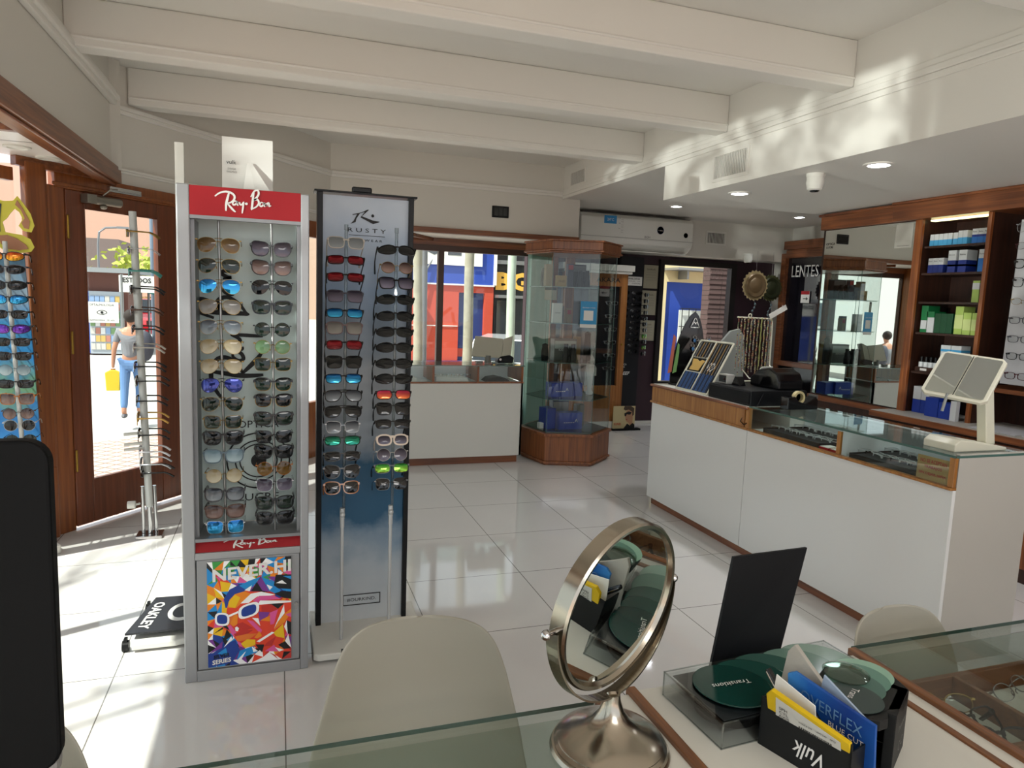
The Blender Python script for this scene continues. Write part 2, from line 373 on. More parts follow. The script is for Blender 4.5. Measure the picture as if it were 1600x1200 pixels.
# alcove header and back walls
b = B(); b.box(2.86, 6.1, YA, YA+.3, 2.06, Z1); struct('wall_header', b, WALL)
b = B(); b.box(2.7, 4.44, 7.6, 7.7, 0, 2.14); b.box(5.46, 6.1, 7.6, 7.7, 0, 2.14); b.box(4.44, 5.46, 7.6, 7.7, 0, .52); b.box(4.44, 5.46, 7.6, 7.7, 1.98, 2.14)
struct('wall_back', b, PURPLE)
b = B(); b.box(6.1, 6.2, -3, 7.7, 0, Z1+.1); struct('wall_right', b, mat('right_wall_paint', '#d2cec6', .6))
b = B(); b.box(2.72, 3.5, 7.56, 7.6, 0, .1); b.box(3.95, 4.44, 7.56, 7.6, 0, .03)
struct('baseboard_back', b, WHITEM)
# soffit box underside already; entry window with dark metal frame
w = bpy.data.objects.new('window_1', None); COL.objects.link(w); w['kind'] = 'structure'
b = B(); b.box(4.40, 4.46, 7.55, 7.64, .48, 2.02); b.box(5.42, 5.5, 7.55, 7.64, .48, 2.02); b.box(4.46, 5.42, 7.55, 7.64, 1.96, 2.02); b.box(4.46, 5.42, 7.55, 7.64, .48, .53)
b.done('window_frame', mat('dark_metal', '#33302f', .4, .4), w)
B().box(4.46, 5.42, 7.63, 7.636, .53, 1.96).done('pane', GLASS, w)
# bay window behind the back counter
w = bpy.data.objects.new('window_2', None); COL.objects.link(w); w['kind'] = 'structure'
FRM = mat('bronze_frame', '#4a342b', .4, .2)
b = B(); b.box(.4, 2.86, YW-.03, YW, 2.062, 2.11); b.box(.4, 2.78, YW, YW+.05, 2.064, 2.1); b.done('header_board', WOODX, w, bevel=.004)
b = B(); b.box(.45, 2.8, YW+.05, 7.12, 2.06, 2.1); b.done('bay_ceiling', CEIL, w)
b = B(); b.wall((1.15, 6.6), (1.5, 7.08), 2.03, 2.06, .05, 1); b.done('crossbar', WOODX, w)
b = B(); b.box(.45, 2.8, 7.07, 7.13, 1.99, 2.06); b.done('outer_header', WOODX, w)
b = B(); b.box(.45, 2.78, 7.08, 7.13, 1.93, 1.99); b.box(1.55, 1.61, 7.07, 7.14, .3, 1.93); b.box(.45, .5, 7.08, 7.13, .3, 1.93); b.box(.45, 2.78, 7.08, 7.13, .28, .33)
b.done('mullion', FRM, w)
B().box(.5, 2.76, 7.1, 7.106, .33, 1.93).done('pane', GLASS, w)
b = B(); b.box(.45, 2.8, 7.05, 7.16, -.1, .28); b.done('sill', mat('granite', '#4c5052', .35, var=.3, vscale=60), w)
b = B(); b.box(2.52, 2.75, 6.95, 7.07, .0, 2.06); struct('wall_pillar', b, mat('mint_pillar', '#8fb5a6', .6, bump=.1))
b = B(); b.box(.42, .48, YW+.05, 7.13, 0, 2.1); b.wall(CORN, (.45, YW+.08), 0, 2.08, .03, 1); struct('trim_12', b, WOOD)
b = B(); b.box(2.80, 2.86, 7.16, 7.6, 0, 2.14); struct('wall_side', b, PURPLE)
# ------- the door in the cut corner
door = bpy.data.objects.new('door_1', None); COL.objects.link(door); door['kind'] = 'structure'; door.location = (D0.x, D0.y, 0)
def dbox(b, t0, t1, z0, z1, n0=-.02, n1=.025):
    p, q = dp(t0)+DN*n0, dp(t1)+DN*n0; return b.wall(p, q, z0, z1, n1-n0, -1)
b = B(); dbox(b, .0, .11, .02, 1.99); dbox(b, .62, .86, .02, 1.99)
dbox(b, .11, .62, .02, .285); dbox(b, .11, .62, 1.895, 1.99)
b.done('door_frame', wood('door_wood', '#63321b', '#7b4125', .32), door, bevel=.006)
b = B(); 
for q in ((.105, .115, .28, 1.9), (.615, .625, .28, 1.9), (.11, .62, .28, .29), (.11, .62, 1.89, 1.9)): dbox(b, *q, .025, .03)
b.done('glazing_bead', MATS['door_wood'], door, bevel=.003)
b = B(); dbox(b, .11, .62, .285, 1.895, -.002, .004); b.done('pane', GLASS, door)
for z in (1.78, 1.12, .42):
    b = B(); q = dp(.004)+DN*.034; b.cyl((q.x, q.y, z-.055), (q.x, q.y, z+.055), .007); b.ball((q.x, q.y, z+.06), .008, 8, 5); b.ball((q.x, q.y, z-.06), .008, 8, 5); b.done('hinge', BRASS, door, smooth=True)
b = B(); b.X = Matrix.Translation((dp(.06).x, dp(.06).y, 2.0)) @ Matrix.Rotation(atan2(DD.y, DD.x), 4, 'Z')
b.box(.03, .09, -.085, -.03, -.075, -.025); b.cyl((.09, -.06, -.05), (.26, -.06, -.05), .026, n=16); b.ball((.15, -.06, -.085), .02, 10, 6, (1, 1, .7))
b.tube([(.15, -.06, -.02), (.17, -.1, .02), (.22, -.09, .025)], .005); b.done('door_closer', mat('closer_metal', '#8f8a80', .3, .8), door, smooth=True)
b = B(); b.X = Matrix.Translation((dp(.06).x, dp(.06).y, 2.0)) @ Matrix.Rotation(atan2(DD.y, DD.x), 4, 'Z')
b.box(.2, .42, -.055, -.03, .012, .045); b.box(.21, .41, -.058, -.05, .02, .036); b.done('closer_track', CHROME, door, bevel=.003)
b = B(); dbox(b, -.06, .88, 1.99, 2.075, -.03, .03); dbox(b, -.10, -.003, 0, 2.0, -.03, .022); dbox(b, .863, .95, 0, 2.0, -.03, .03)
dbox(b, -.08, .9, 2.0, 2.02, .03, .04); struct('trim_13', b, WOOD, bevel=.005)
# fixed shop window between the door and the corner
w = bpy.data.objects.new('window_3', None); COL.objects.link(w); w['kind'] = 'structure'
b = B(); TE = (CORN-D0).length
dbox(b, .95, TE, .0, .5, -.03, .03); dbox(b, .95, TE, 1.93, 2.07, -.03, .03); dbox(b, TE-.08, TE, .5, 1.93, -.03, .03); b.done('window_frame', WOOD, w, bevel=.004)
b = B(); dbox(b, .95, TE-.08, .5, 1.93, -.003, .003); b.done('pane', GLASS, w)
# ------- left bay: cornice, ceiling grid, posts, glass
b = B(); b.box(XL-.02, XL+.03, -3, 4.93, 2.07, 2.17); b.box(XL-.06, XL+.012, -3, 4.9, 2.055, 2.07); struct('trim_14', b, WOODH, bevel=.006)
b = B(); b.box(-1.72, XL-.02, -3, 4.0, 2.12, 2.2); b.prism([(-1.72, 3.99), (XL-.02, 3.99), (XL-.02, CL.y), (-1.16, 4.66), (-1.3, 4.5)], (0, 0, 2.12), (1, 0, 0), (0, 1, 0), (0, 0, .06)); struct('ceiling_bay', b, mat('bay_white', '#ece8e2', .3))
b = B()
for y in (1.6, 2.65, 3.55): b.box(-1.7, XL-.02, y, y+.045, 2.09, 2.12)
b.wall((-1.34, 4.43), (XL-.02, 4.86), 2.07, 2.12, .05, -1); b.box(-1.72, -1.64, -3, 4.0, 2.04, 2.14)
struct('trim_15', b, WOODH, bevel=.004)
b = B(); b.wall(dp(-.235), dp(-.125), 0, 2.1, .05, -1); b.wall(dp(-.125), dp(-.103), 0, 2.08, .03, -1); b.wall(dp(-.235), dp(-.125), 0, .42, .056, -1); struct('trim_16', b, WOOD, bevel=.008)
w = bpy.data.objects.new('window_4', None); COL.objects.link(w); w['kind'] = 'structure'
b = B(); b.box(-1.70, -1.64, -3, 3.97, 0, .14); b.box(-1.70, -1.64, -3, 3.97, 1.98, 2.08)
for y in (-1.6, -.1, 1.38, 2.82): b.box(-1.70, -1.64, y, y+.045, .14, 1.98)
b.box(-1.72, -1.65, 3.93, 4.0, 0, 2.08); b.wall((-1.66, 4.0), (-1.33, 4.44), 1.99, 2.06, .05, 1); b.wall((-1.66, 4.0), (-1.33, 4.44), 0, .2, .05, 1); b.done('window_frame', WOOD, w, bevel=.004)
b = B(); b.box(-1.672, -1.668, -3, 3.9, .14, 1.98); b.wall((-1.66, 4.0), (-1.33, 4.44), .2, 1.99, .004, 1); b.done('pane', GLASS, w)
# ================================================================== EYEWEAR
def se(t, a, b_, n):
    c, s = cos(t), sin(t); return a*math.copysign(abs(c)**(2/n), c), b_*math.copysign(abs(s)**(2/n), s)
STY = {  # a, b, exponent, rim thickness, metal?, shape tweak
 'aviator': (.0285, .0255, 2.3, .0011, 1), 'wayfarer': (.0265, .0215, 3., .004, 0), 'round': (.0245, .0235, 2., .0012, 1),
 'square': (.0265, .0225, 4., .003, 0), 'squaremetal': (.0255, .022, 3.6, .0013, 1), 'club': (.0255, .0205, 2.7, .0018, 2), 'wrap': (.031, .0185, 2.6, .003, 0),
 'cat': (.0275, .0235, 2.5, .0025, 0), 'rect': (.0275, .0165, 3.4, .0028, 0), 'pilot': (.0285, .0215, 3., .0032, 0), 'thick': (.0235, .0165, 2.8, .0065, 0), 'ovalthin': (.027, .0165, 2.3, .0016, 1)}
def outline(st, grow=0.):
    a, b_, n, t, me = STY[st]; gap = .0085 if st != 'wrap' else .006
    pts = []
    for k in range(26):
        x, z = se(2*pi*k/26, a, b_, n)
        f = z/b_
        if st in ('aviator', 'pilot'):
            x *= 1-.20*max(0, -f); x += .005*(-f if f < 0 else -f*.3); z = z*(1.10 if z < 0 else .80)
        elif st in ('wayfarer', 'club', 'square', 'squaremetal'): x *= 1+.09*f; z += .06*x*(1 if f > 0 else 0)
        elif st == 'cat': x *= 1+.10*f; z += .22*max(0, x)*(1 if f > 0 else .2)
        elif st == 'wrap': z *= 1-.25*max(0, x)/a; z += .05*x
        elif st == 'rect': x *= 1+.06*f
        l = sqrt(x*x+z*z); x += x/l*grow; z += z/l*grow
        pts.append((x+a+gap, z))
    return pts
def bow(x, st): return (3.2 if st == 'wrap' else 1.1)*x*x
GM = {}
def gmesh(st):
    if st in GM: return GM[st]
    a, b_, n, t, me = STY[st]; W_ = 2*a+(.0085 if st != 'wrap' else .006); dep = .0022 if me else .0035
    fr = B(); inn, out = outline(st), outline(st, t); m = len(inn)
    for sx in (1, -1):
        fr.cur = 1 if me == 2 else 0; vs = []
        for ring, y in ((out, -dep/2), (inn, -dep/2), (inn, dep/2), (out, dep/2)): vs += [(sx*x, y+bow(x, st), z) for x, z in ring]
        fs = []
        for r in range(4):
            for k in range(m):
                q = (r*m+k, r*m+(k+1) % m, ((r+1) % 4)*m+(k+1) % m, ((r+1) % 4)*m+k); fs.append(q if sx < 0 else q[::-1])
        fr.add(vs, fs); fr.cur = 0
        if me == 2: fr.tube([(sx*x, bow(x, st)-.001, z+.001) for x, z in out[2:12]], .0032, 6)
        fr.box(sx*(W_-.001), sx*(W_+.006), bow(W_, st)-.002, bow(W_, st)+.004, b_*.45, b_*.45+(.004 if me == 1 else .008))
        if me == 1: fr.tube([(sx*.010, .002, -.004), (sx*.008, .006, -.008), (sx*.0085, .006, -.013)], .0014, 5)
    if me == 1:
        fr.tube([(-.0095, 0, b_*.25), (0, -.002, b_*.35), (.0095, 0, b_*.25)], .0013, 6)
        if st == 'aviator': fr.tube([(-.012, 0, b_*.72), (0, -.001, b_*.76), (.012, 0, b_*.72)], .0012, 6)
    else:
        hh = max(.004, t*1.3); fr.prism([(-.0105, b_*.3), (-.006, b_*.3+.003), (.006, b_*.3+.003), (.0105, b_*.3), (.012, b_*.3+hh+.002), (0, b_*.3+hh+.004), (-.012, b_*.3+hh+.002)], (0, -dep/2, 0), (1, 0, 0), (0, 0, 1), (0, dep, 0))
        if st == 'pilot': fr.box(-.028, .028, -dep/2, dep/2, b_*.8, b_*.8+.0035)
    frm = fr
    lens = []
    for sx in (1, -1):
        l = B(); cx = sum(p[0] for p in inn)/m; cz = sum(p[1] for p in inn)/m; vs = []
        for s_, dy in ((1, .0), (.6, -.0018)): vs += [(sx*(cx+(x-cx)*s_), bow(cx+(x-cx)*s_, st)+dy, cz+(z-cz)*s_) for x, z in inn]
        vs.append((sx*cx, bow(cx, st)-.0026, cz))
        fs = [(k, (k+1) % m, m+(k+1) % m, m+k) for k in range(m)]+[(m+k, m+(k+1) % m, 2*m) for k in range(m)]
        if sx < 0: fs = [f[::-1] for f in fs]
        l.add(vs, fs); lens.append(l)
    tem = []
    for sx in (1, -1):
        t_ = B(); w0 = W_+.004; y0 = bow(W_, st); z0 = b_*.45+.003; r = .0011 if me == 1 else .0023
        t_.tube([(sx*w0, y0, z0), (sx*w0, y0+.05, z0), (sx*(w0-.002), y0+.095, z0-.001), (sx*(w0-.004), y0+.118, z0-.012), (sx*(w0-.006), y0+.138, z0-.028)],
                [r*1.3, r, r, r*1.4, r*1.5], 6, up=(1, 0, 0), flat=1.7 if me != 1 else 1.2); tem.append(t_)
    def mk(nm, b, slots, sm):
        me_ = bpy.data.meshes.new(nm); me_.from_pydata(b.v, [], b.f)
        for _ in range(slots): me_.materials.append(None)
        me_.polygons.foreach_set('material_index', b.mi)
        if sm: me_.polygons.foreach_set('use_smooth', [True]*len(me_.polygons))
        me_.update(); return me_
    GM[st] = (mk('frame', frm, 2, False), [mk('lens', l, 1, True) for l in lens], [mk('temple', t_, 1, True) for t_ in tem])
    return GM[st]
def setm(o, i, m): o.material_slots[i].link = 'OBJECT'; o.material_slots[i].material = m
def glasses(name, label, st, fm, lm, loc, rot=(0, 0, 0), group=None, s=1., cat='sunglasses', tm=None, lenslabel=None):
    r = thing(name, label, cat, loc, group); r.rotation_euler = rot; r.scale = (s, s, s)
    fr, le, te = gmesh(st)
    o = link('frame', fr, r); setm(o, 0, fm); setm(o, 1, GOLD)
    for l in le: o = link('lens', l, r); setm(o, 0, lm)
    for t in te: o = link('temple', t, r); setm(o, 0, tm or fm)
    return r
def tint(name, c1, c2=None, rough=.06, metal=0.): return ramp_mat('lens_'+name, [(0, c2 or c1), (.9, c1)], 2, rough, metal, coat=.35)
LD = tint('dark', '#0e1012'); LG = tint('green', '#121d17', '#1b2a21'); LBR = tint('brown', '#4a3412', '#6b4d1c'); LVG = tint('violet_gradient', '#2a2530', '#6a6272')
LBG = tint('brown_gradient', '#3a2a28', '#8a7068'); LGG = tint('grey_gradient', '#30333a', '#8f959a'); LLG = tint('light_green', '#4a6a45', '#6f8f68')
LLB = tint('light_brown', '#8a7a58', '#c9c0a8'); LBLG = tint('blue_grey', '#3d4550', '#8d979c'); LGY = tint('clear_grey', '#6a6e70', '#8d9294')
LLBL = tint('pale_blue', '#5b7480', '#aebfc4'); LTAU = tint('smoky', '#66625c', '#8d8880')
MB_ = tint('blue_mirror', '#1767b0', '#39b4e6', .05, .7); MR = tint('red_mirror', '#a3202a', '#5c121c', .05, .7); MG = tint('green_mirror', '#0c6a4c', '#1f9a80', .05, .7)
MV = tint('violet_blue_mirror', '#26307c', '#4a55a8', .05, .6); MP = tint('pink_orange_mirror', '#c22a52', '#d8702a', .05, .7); MY = tint('yellow_green_mirror', '#2f9a3a', '#9ac832', .05, .7)
MPU = tint('purple_mirror', '#4a1f86', '#7a3fb6', .05, .7); MO = tint('orange_mirror', '#d8501e', '#e6b020', .05, .7)
FBK = mat('black_frame', '#0c0c0e', .2); FGO = GOLD; FTR = mat('clear_frame', '#b9b2a8', .2); FCR = mat('cream_frame', '#e0cdbb', .3); FMV = mat('mauve_frame', '#6e5a5a', .2)
FAM = mat('amber_frame', '#a8642a', .2); FGY = mat('grey_frame', '#4a4850', .2); FSI = mat('silver_frame', '#b9bcc0', .25, .8); FBR = mat('brown_frame', '#4a2c1c', .2); FSM = mat('smoke_frame', '#2e2c30', .15); FBL = mat('blue_grey_frame', '#5a6a74', .2)
CN = {LD: 'dark', LG: 'dark green', LBR: 'brown', LVG: 'violet gradient', LBG: 'brown gradient', LGG: 'grey gradient', LLG: 'light green', LLB: 'pale brown', LBLG: 'blue grey', LGY: 'clear grey', LLBL: 'pale blue', LTAU: 'smoky grey',
      MB_: 'blue mirror', MR: 'red mirror', MG: 'green mirror', MV: 'indigo mirror', MP: 'pink mirror', MY: 'lime mirror', MPU: 'purple mirror', MO: 'orange mirror'}
FN = {FBK: 'black', FGO: 'gold', FTR: 'clear', FCR: 'cream', FMV: 'mauve', FAM: 'amber', FGY: 'grey', FSI: 'silver', FBR: 'brown', FSM: 'smoky', FBL: 'blue grey'}
SN = {'aviator': 'aviator', 'wayfarer': 'square', 'round': 'round', 'square': 'square', 'squaremetal': 'square', 'club': 'browline', 'wrap': 'wraparound', 'cat': 'cat-eye', 'rect': 'rectangular', 'pilot': 'double-bar', 'thick': 'thick-rimmed', 'ovalthin': 'oval'}
def column(specs, xs, y, zs, lab, group, tilt=0., s=1.03, rz=0., nm='sunglasses'):
    for i, ((st, fm, lm), z) in enumerate(zip(specs, zs)):
        t = tilt(i) if callable(tilt) else tilt
        x = xs[0]+(xs[1]-xs[0])*i/(len(zs)-1)
        yy = y[0]+(y[1]-y[0])*i/(len(zs)-1) if isinstance(y, tuple) else y
        glasses(nm, '%s %s sunglasses, %s lenses, %s, %s' % (FN[fm], SN[st], CN[lm], nth(i, len(zs)).replace('from the top', 'from top'), lab), st, fm, lm, (x, yy, z), (t, 0, rz), group, s)

# ================================================================== RED-HEADED DISPLAY (Ray-Ban)
RX0, RX1, RY, RYB, RH = -.332, .107, 2.675, 2.97, 1.815
t = thing('eyewear_display', 'tall grey display cabinet with red header and colourful poster door', 'display stand', ((RX0+RX1)/2, RY, 0))
b = B(); b.box(RX0, RX0+.042, RY, RYB, 0, RH); b.done('side_panel', SILV, t, bevel=.004)
b = B(); b.box(RX1-.03, RX1, RY, RYB, 0, RH-.005); b.done('side_panel', SILV, t, bevel=.004)
XI0, XI1 = RX0+.042, RX1-.03
b = B(); b.box(XI0, XI1, RY+.002, RY+.022, 1.712, 1.812); hd = b.done('header', RED, t, bevel=.001, label='bright red header board with white script')
rayban(TEXTW, hd, 'lettering', (XI0+.082, RY+.001, 1.728), (1, 0, 0), (0, 0, 1), .185)
b = B(); b.box(XI0, XI1, RY+.002, RY+.03, 1.700, 1.712); b.box(XI0, XI1, RY+.01, RYB, 1.80, 1.812); b.box(XI0, XI0+.012, RY+.03, RYB-.05, .55, 1.70); b.box(XI1-.012, XI1, RY+.03, RYB-.05, .55, 1.70); b.done('inner_frame', GREY, t)
MINT = mat('mint_panel', '#d3e2dd', .4)
b = B(); b.box(XI0, XI1, 2.84, 2.86, .56, 1.72); bp = b.done('back_panel', MINT, t)
rayban(TEXTB, bp, 'lettering', (-.035, 2.838, 1.04), (-.10, 0, 1), (-1, 0, -.10), .52, .85)
ey = B()
for r0, r1 in ((.112, .118), (.082, .087), (.066, .071)):
    n = 40
    for k in range(n):
        a0, a1 = 2*pi*k/n, 2*pi*(k+1)/n
        ey.quad(*[(-.075+r*cos(a), 2.837, .80+r*sin(a)*.95) for r, a in ((r0, a0), (r1, a0), (r1, a1), (r0, a1))][::-1])
ey.add([(-.075+.028*cos(2*pi*k/20), 2.836, .80+.028*sin(2*pi*k/20)) for k in range(20)], [tuple(range(20))])
ey.done('eye_emblem', TEXTB, bp)
txt('OPTICA', TEXTB, bp, 'lettering', (-.075, 2.838, .945), (1, 0, 0), (0, 0, 1), .15, .028)
txt('LUCRE', TEXTB, bp, 'lettering', (-.075, 2.838, .655), (1, 0, 0), (0, 0, 1), .15, .028)
b = B(); b.box(XI0, XI1, RY+.004, 2.86, .538, .55); b.done('shelf', GREY, t)
b = B(); b.prism([(0, .498), (.0, .50), (.03, .545), (.035, .545), (.035, .498)], (XI0, RY+.006, 0), (0, 1, 0), (0, 0, 1), (XI1-XI0, 0, 0)); st_ = b.done('price_rail', RED, t, label='red sloping strip with white script')
rayban(TEXTW, st_, 'lettering', (XI0+.095, RY+.0065, .5045), (1, 0, 0), Vector((0, .55, .83))*.5, .19)
for z0, z1 in ((.472, .498), (.0, .042)): B().box(XI0, XI1, RY-.002, RY+.02, z0, z1).done('rail', SILV, t, bevel=.002)
b = B(); b.box(XI0+.003, XI1-.003, RY+.002, RY+.018, .045, .470); dr = b.done('door', mat('cabinet_grey', '#98999b', .45, .2), t, bevel=.002)
b = B(); b.box(XI0+.003, XI1-.003, RY+.02, RYB, .0, .49); b.done('cabinet', GREY, t)
b = B(); b.cyl((.062, RY+.002, .272), (.062, RY-.012, .272), .007); b.box(.059, .065, RY-.02, RY-.012, .255, .285); b.done('key', CHROME, dr)
# poster: coloured facets
PX0, PX1, PZ0, PZ1 = -.252, .044, .052, .462
PC = ['#f08a1e', '#e8452a', '#f2c21a', '#e35a9c', '#7b3a94', '#ffffff', '#1d3f95', '#1f8fd6', '#111418', '#3d9a46', '#c5302a', '#e9782f']
pm = [mat('poster_ink_%s' % n, c, .35) for n, c in zip(('orange', 'red', 'yellow', 'pink', 'purple', 'white', 'navy', 'sky', 'black', 'green', 'crimson', 'coral'), PC)]
FACE = [(.2, .60), (.3, .72), (.52, .74), (.78, .64), (1, .60), (1, .12), (.85, .08), (.62, .10), (.52, .16), (.4, .16), (.34, .24), (.29, .32), (.27, .42), (.2, .5)]
def inside(x, y, P):
    c = False
    for i in range(len(P)):
        (x0, y0), (x1, y1) = P[i-1], P[i]
        if (y0 > y) != (y1 > y) and x < (x1-x0)*(y-y0)/(y1-y0)+x0: c = not c
    return c
rng = random.Random(11)
b = B(); NX, NY = 11, 15
G = [[((i+(rng.uniform(-.38, .38) if 0 < i < NX else 0))/NX, (j+(rng.uniform(-.38, .38) if 0 < j < NY else 0))/NY) for j in range(NY+1)] for i in range(NX+1)]
def pp(x, y, d=0.): return (PX0+(PX1-PX0)*x, RY-.0015-d, PZ0+(PZ1-PZ0)*y)
for i in range(NX):
    for j in range(NY):
        q = [G[i][j], G[i+1][j], G[i+1][j+1], G[i][j+1]]
        tris = ((0, 1, 2), (0, 2, 3)) if rng.random() < .5 else ((0, 1, 3), (1, 2, 3))
        for tr in tris:
            P3 = [q[k] for k in tr]; cx = sum(p[0] for p in P3)/3; cy = sum(p[1] for p in P3)/3
            if inside(cx, cy, FACE): ch = [0, 0, 1, 1, 11, 2, 3, 10, 4, 5, 1, 0]
            elif cy > .8: ch = [2, 7, 9, 3, 5, 0, 8, 7, 1]
            elif cx > .25 and cy > .58: ch = [6, 7, 8, 4, 6, 7, 5, 8]
            elif cy < .3 and cx < .5: ch = [6, 6, 8, 7, 5, 4]
            elif cx < .3: ch = [2, 7, 1, 8, 9, 3, 5, 7, 0]
            else: ch = [8, 10, 5, 1]
            b.cur = rng.choice(ch); b.add([pp(*p) for p in P3], [(0, 1, 2)])
def pf(c, pts, d=.0004): b.cur = c; b.add([pp(x, y, d) for x, y in pts], [tuple(range(len(pts)))])
def F(c, *pts):
    F.d += .00003; pf(c, [((x-133)/797, (1115-y)/1050) for x, y in pts], .0003+F.d)
F.d = 0.
F(1, (330, 470), (480, 380), (640, 400), (860, 520), (930, 540), (930, 700), (860, 900), (800, 1030), (650, 1000), (560, 950), (460, 950), (400, 870), (350, 790), (320, 720), (310, 560))
F(6, (300, 530), (285, 440), (340, 350), (450, 300), (560, 340), (480, 380), (390, 400), (335, 455), (315, 530)); F(0, (330, 470), (390, 400), (480, 380), (540, 410), (480, 470), (400, 540), (320, 530)); F(2, (330, 470), (390, 405), (440, 440), (390, 540), (330, 520))
F(5, (440, 500), (540, 410), (640, 400), (770, 440), (700, 455), (600, 445), (520, 500)); F(3, (560, 480), (620, 440), (760, 450), (830, 490), (700, 490), (600, 510))
F(7, (430, 320), (520, 280), (640, 245), (560, 340), (500, 370)); F(5, (480, 370), (550, 325), (530, 385)); F(8, (540, 385), (635, 245), (700, 410), (620, 395)); F(4, (600, 300), (640, 250), (720, 410), (650, 390))
F(7, (640, 245), (780, 330), (720, 390), (690, 330)); F(5, (690, 330), (750, 360), (720, 390)); F(4, (690, 250), (840, 265), (780, 320)); F(8, (780, 240), (930, 250), (930, 400), (830, 385), (760, 345)); F(5, (780, 325), (840, 300), (885, 342)); F(7, (850, 260), (930, 265), (930, 300)); F(7, (720, 400), (760, 350), (830, 400), (790, 440)); F(7, (830, 385), (930, 400), (920, 425), (850, 405)); F(8, (760, 430), (840, 410), (930, 425), (930, 500), (860, 485))
F(0, (340, 690), (390, 585), (415, 620), (410, 705), (370, 722)); F(11, (300, 600), (390, 585), (345, 690), (315, 720)); F(10, (410, 700), (460, 690), (560, 760), (440, 785), (380, 745)); F(3, (320, 720), (345, 700), (400, 790), (390, 830), (355, 800))
F(10, (640, 540), (740, 530), (800, 600), (720, 620), (640, 600)); F(4, (610, 600), (720, 615), (700, 660), (625, 700)); F(0, (625, 690), (730, 645), (745, 715)); F(3, (720, 620), (800, 595), (760, 740), (725, 745)); F(3, (500, 670), (560, 690), (645, 790), (630, 825), (540, 720)); F(5, (550, 655), (610, 665), (628, 745)); F(8, (650, 520), (860, 540), (800, 590), (740, 540))
F(5, (760, 790), (860, 550), (865, 640), (800, 720)); F(0, (800, 720), (870, 640), (930, 600), (930, 640), (860, 740), (760, 800)); F(2, (755, 830), (850, 750), (865, 900), (780, 870)); F(3, (870, 655), (930, 640), (930, 690)); F(5, (860, 780), (885, 715), (895, 860)); F(8, (885, 715), (930, 740), (930, 870), (895, 855)); F(5, (865, 935), (900, 860), (930, 1005))
F(10, (375, 800), (480, 770), (560, 780), (500, 815), (390, 830)); F(11, (390, 825), (500, 812), (600, 820), (520, 870), (410, 880)); F(2, (440, 905), (500, 868), (580, 880), (580, 935), (480, 955)); F(0, (570, 860), (620, 795), (645, 850), (600, 870)); F(5, (590, 900), (740, 818), (765, 830), (620, 912)); F(3, (405, 875), (440, 895), (460, 945), (420, 920))
F(10, (690, 925), (780, 870), (740, 960), (660, 960)); F(3, (670, 1010), (760, 955), (805, 1030)); F(8, (580, 930), (665, 940), (645, 1020), (615, 985)); F(7, (430, 975), (560, 945), (600, 1010), (400, 1065)); F(5, (545, 945), (605, 1000), (560, 1005)); F(5, (395, 1080), (490, 985), (440, 1078)); F(8, (800, 960), (870, 930), (925, 1010), (860, 1010)); F(5, (770, 980), (860, 1020), (810, 1032))
F(6, (133, 1000), (280, 900), (390, 860), (430, 965), (360, 1085), (135, 1112)); F(4, (140, 975), (270, 860), (265, 925)); F(5, (280, 925), (350, 820), (365, 850)); F(8, (270, 870), (310, 740), (355, 815)); F(7, (220, 980), (300, 930), (320, 1010)); F(5, (405, 725), (425, 745), (415, 775), (392, 770), (388, 735))
for cx, cy, w_, h_, sl in ((.17, .455, .085, .062, -.1), (.485, .515, .125, .068, .18)):
    for c, k, d in ((5, 1., .003), (6, .72, .0033)):
        pf(c, [(cx+w_*k*x, cy+h_*k*z+sl*w_*k*x) for x, z in [se(2*pi*i/20, 1, 1, 3) for i in range(20)]], d)
pf(5, [(.25, .49), (.36, .52), (.36, .50), (.25, .47)], .0031); pf(5, [(.59, .56), (1, .555), (1, .57), (.62, .60)], .0031)
po = b.done('poster', pm, dr, label='faceted colourful poster of a face in white sunglasses')
txt('NEVER.HI', TEXTW, po, 'lettering', pp(.53, .895, .0035), (1, 0, .07), (0, 0, 1), .276, .048, bold=.03)
txt('SILVER', pm[8], po, 'lettering', pp(.16, .105, .0034), (1, 0, .1), (0, 0, 1), .056, .015, bold=.03)
txt('SERIES', TEXTW, po, 'lettering', pp(.16, .055, .0034), (1, 0, .1), (0, 0, 1), .066, .018, bold=.03)
for x0, x1 in ((-.202, -.189), (-.024, -.014)):
    b = B(); b.cyl((x0, 2.735, 1.705), (x1, 2.735, .55), .0045, n=10); b.done('rod', STEEL, t, smooth=True)
ZR = lambda ys: [1.619-(y-379.5)*.002315 for y in ys]
LRB = [('aviator', FGO, LBR), ('aviator', FGO, LG), ('aviator', FGO, MB_), ('aviator', FGO, LTAU), ('aviator', FGO, LBLG), ('aviator', FGO, LLB), ('aviator', FGO, LLB), ('aviator', FBK, MV), ('aviator', FGO, LG), ('squaremetal', FGO, LG), ('wayfarer', FBK, LD), ('wayfarer', FBL, LLBL), ('round', FGO, LLB), ('wayfarer', FSM, LGG), ('wayfarer', FBR, LBG), ('squaremetal', FSI, MB_)]
RRB = [('cat', FBK, LVG), ('cat', FBK, LBG), ('aviator', FBK, LD), ('wayfarer', FBK, LG), ('round', FBK, LG), ('round', FGO, LLG), ('squaremetal', FGO, LG), ('club', FBK, LG), ('club', FBK, LD), ('wayfarer', FBK, LG), ('squaremetal', FBK, LD), ('wayfarer', FBK, LD), ('round', FAM, LBR), ('squaremetal', FSI, LVG), ('wayfarer', FBK, LG), ('wayfarer', FBK, LD)]
GRB = 'sunglasses on the rods of the red-headed display'
column(LRB, (-.202, -.190), 2.722, ZR([379.5, 411, 442.5, 474, 505.5, 536, 567, 597, 627, 657.5, 683, 712.5, 745, 775.6, 803.8, 829.6]), 'left rod of red-topped display', GRB, radians(-3), 1.06)
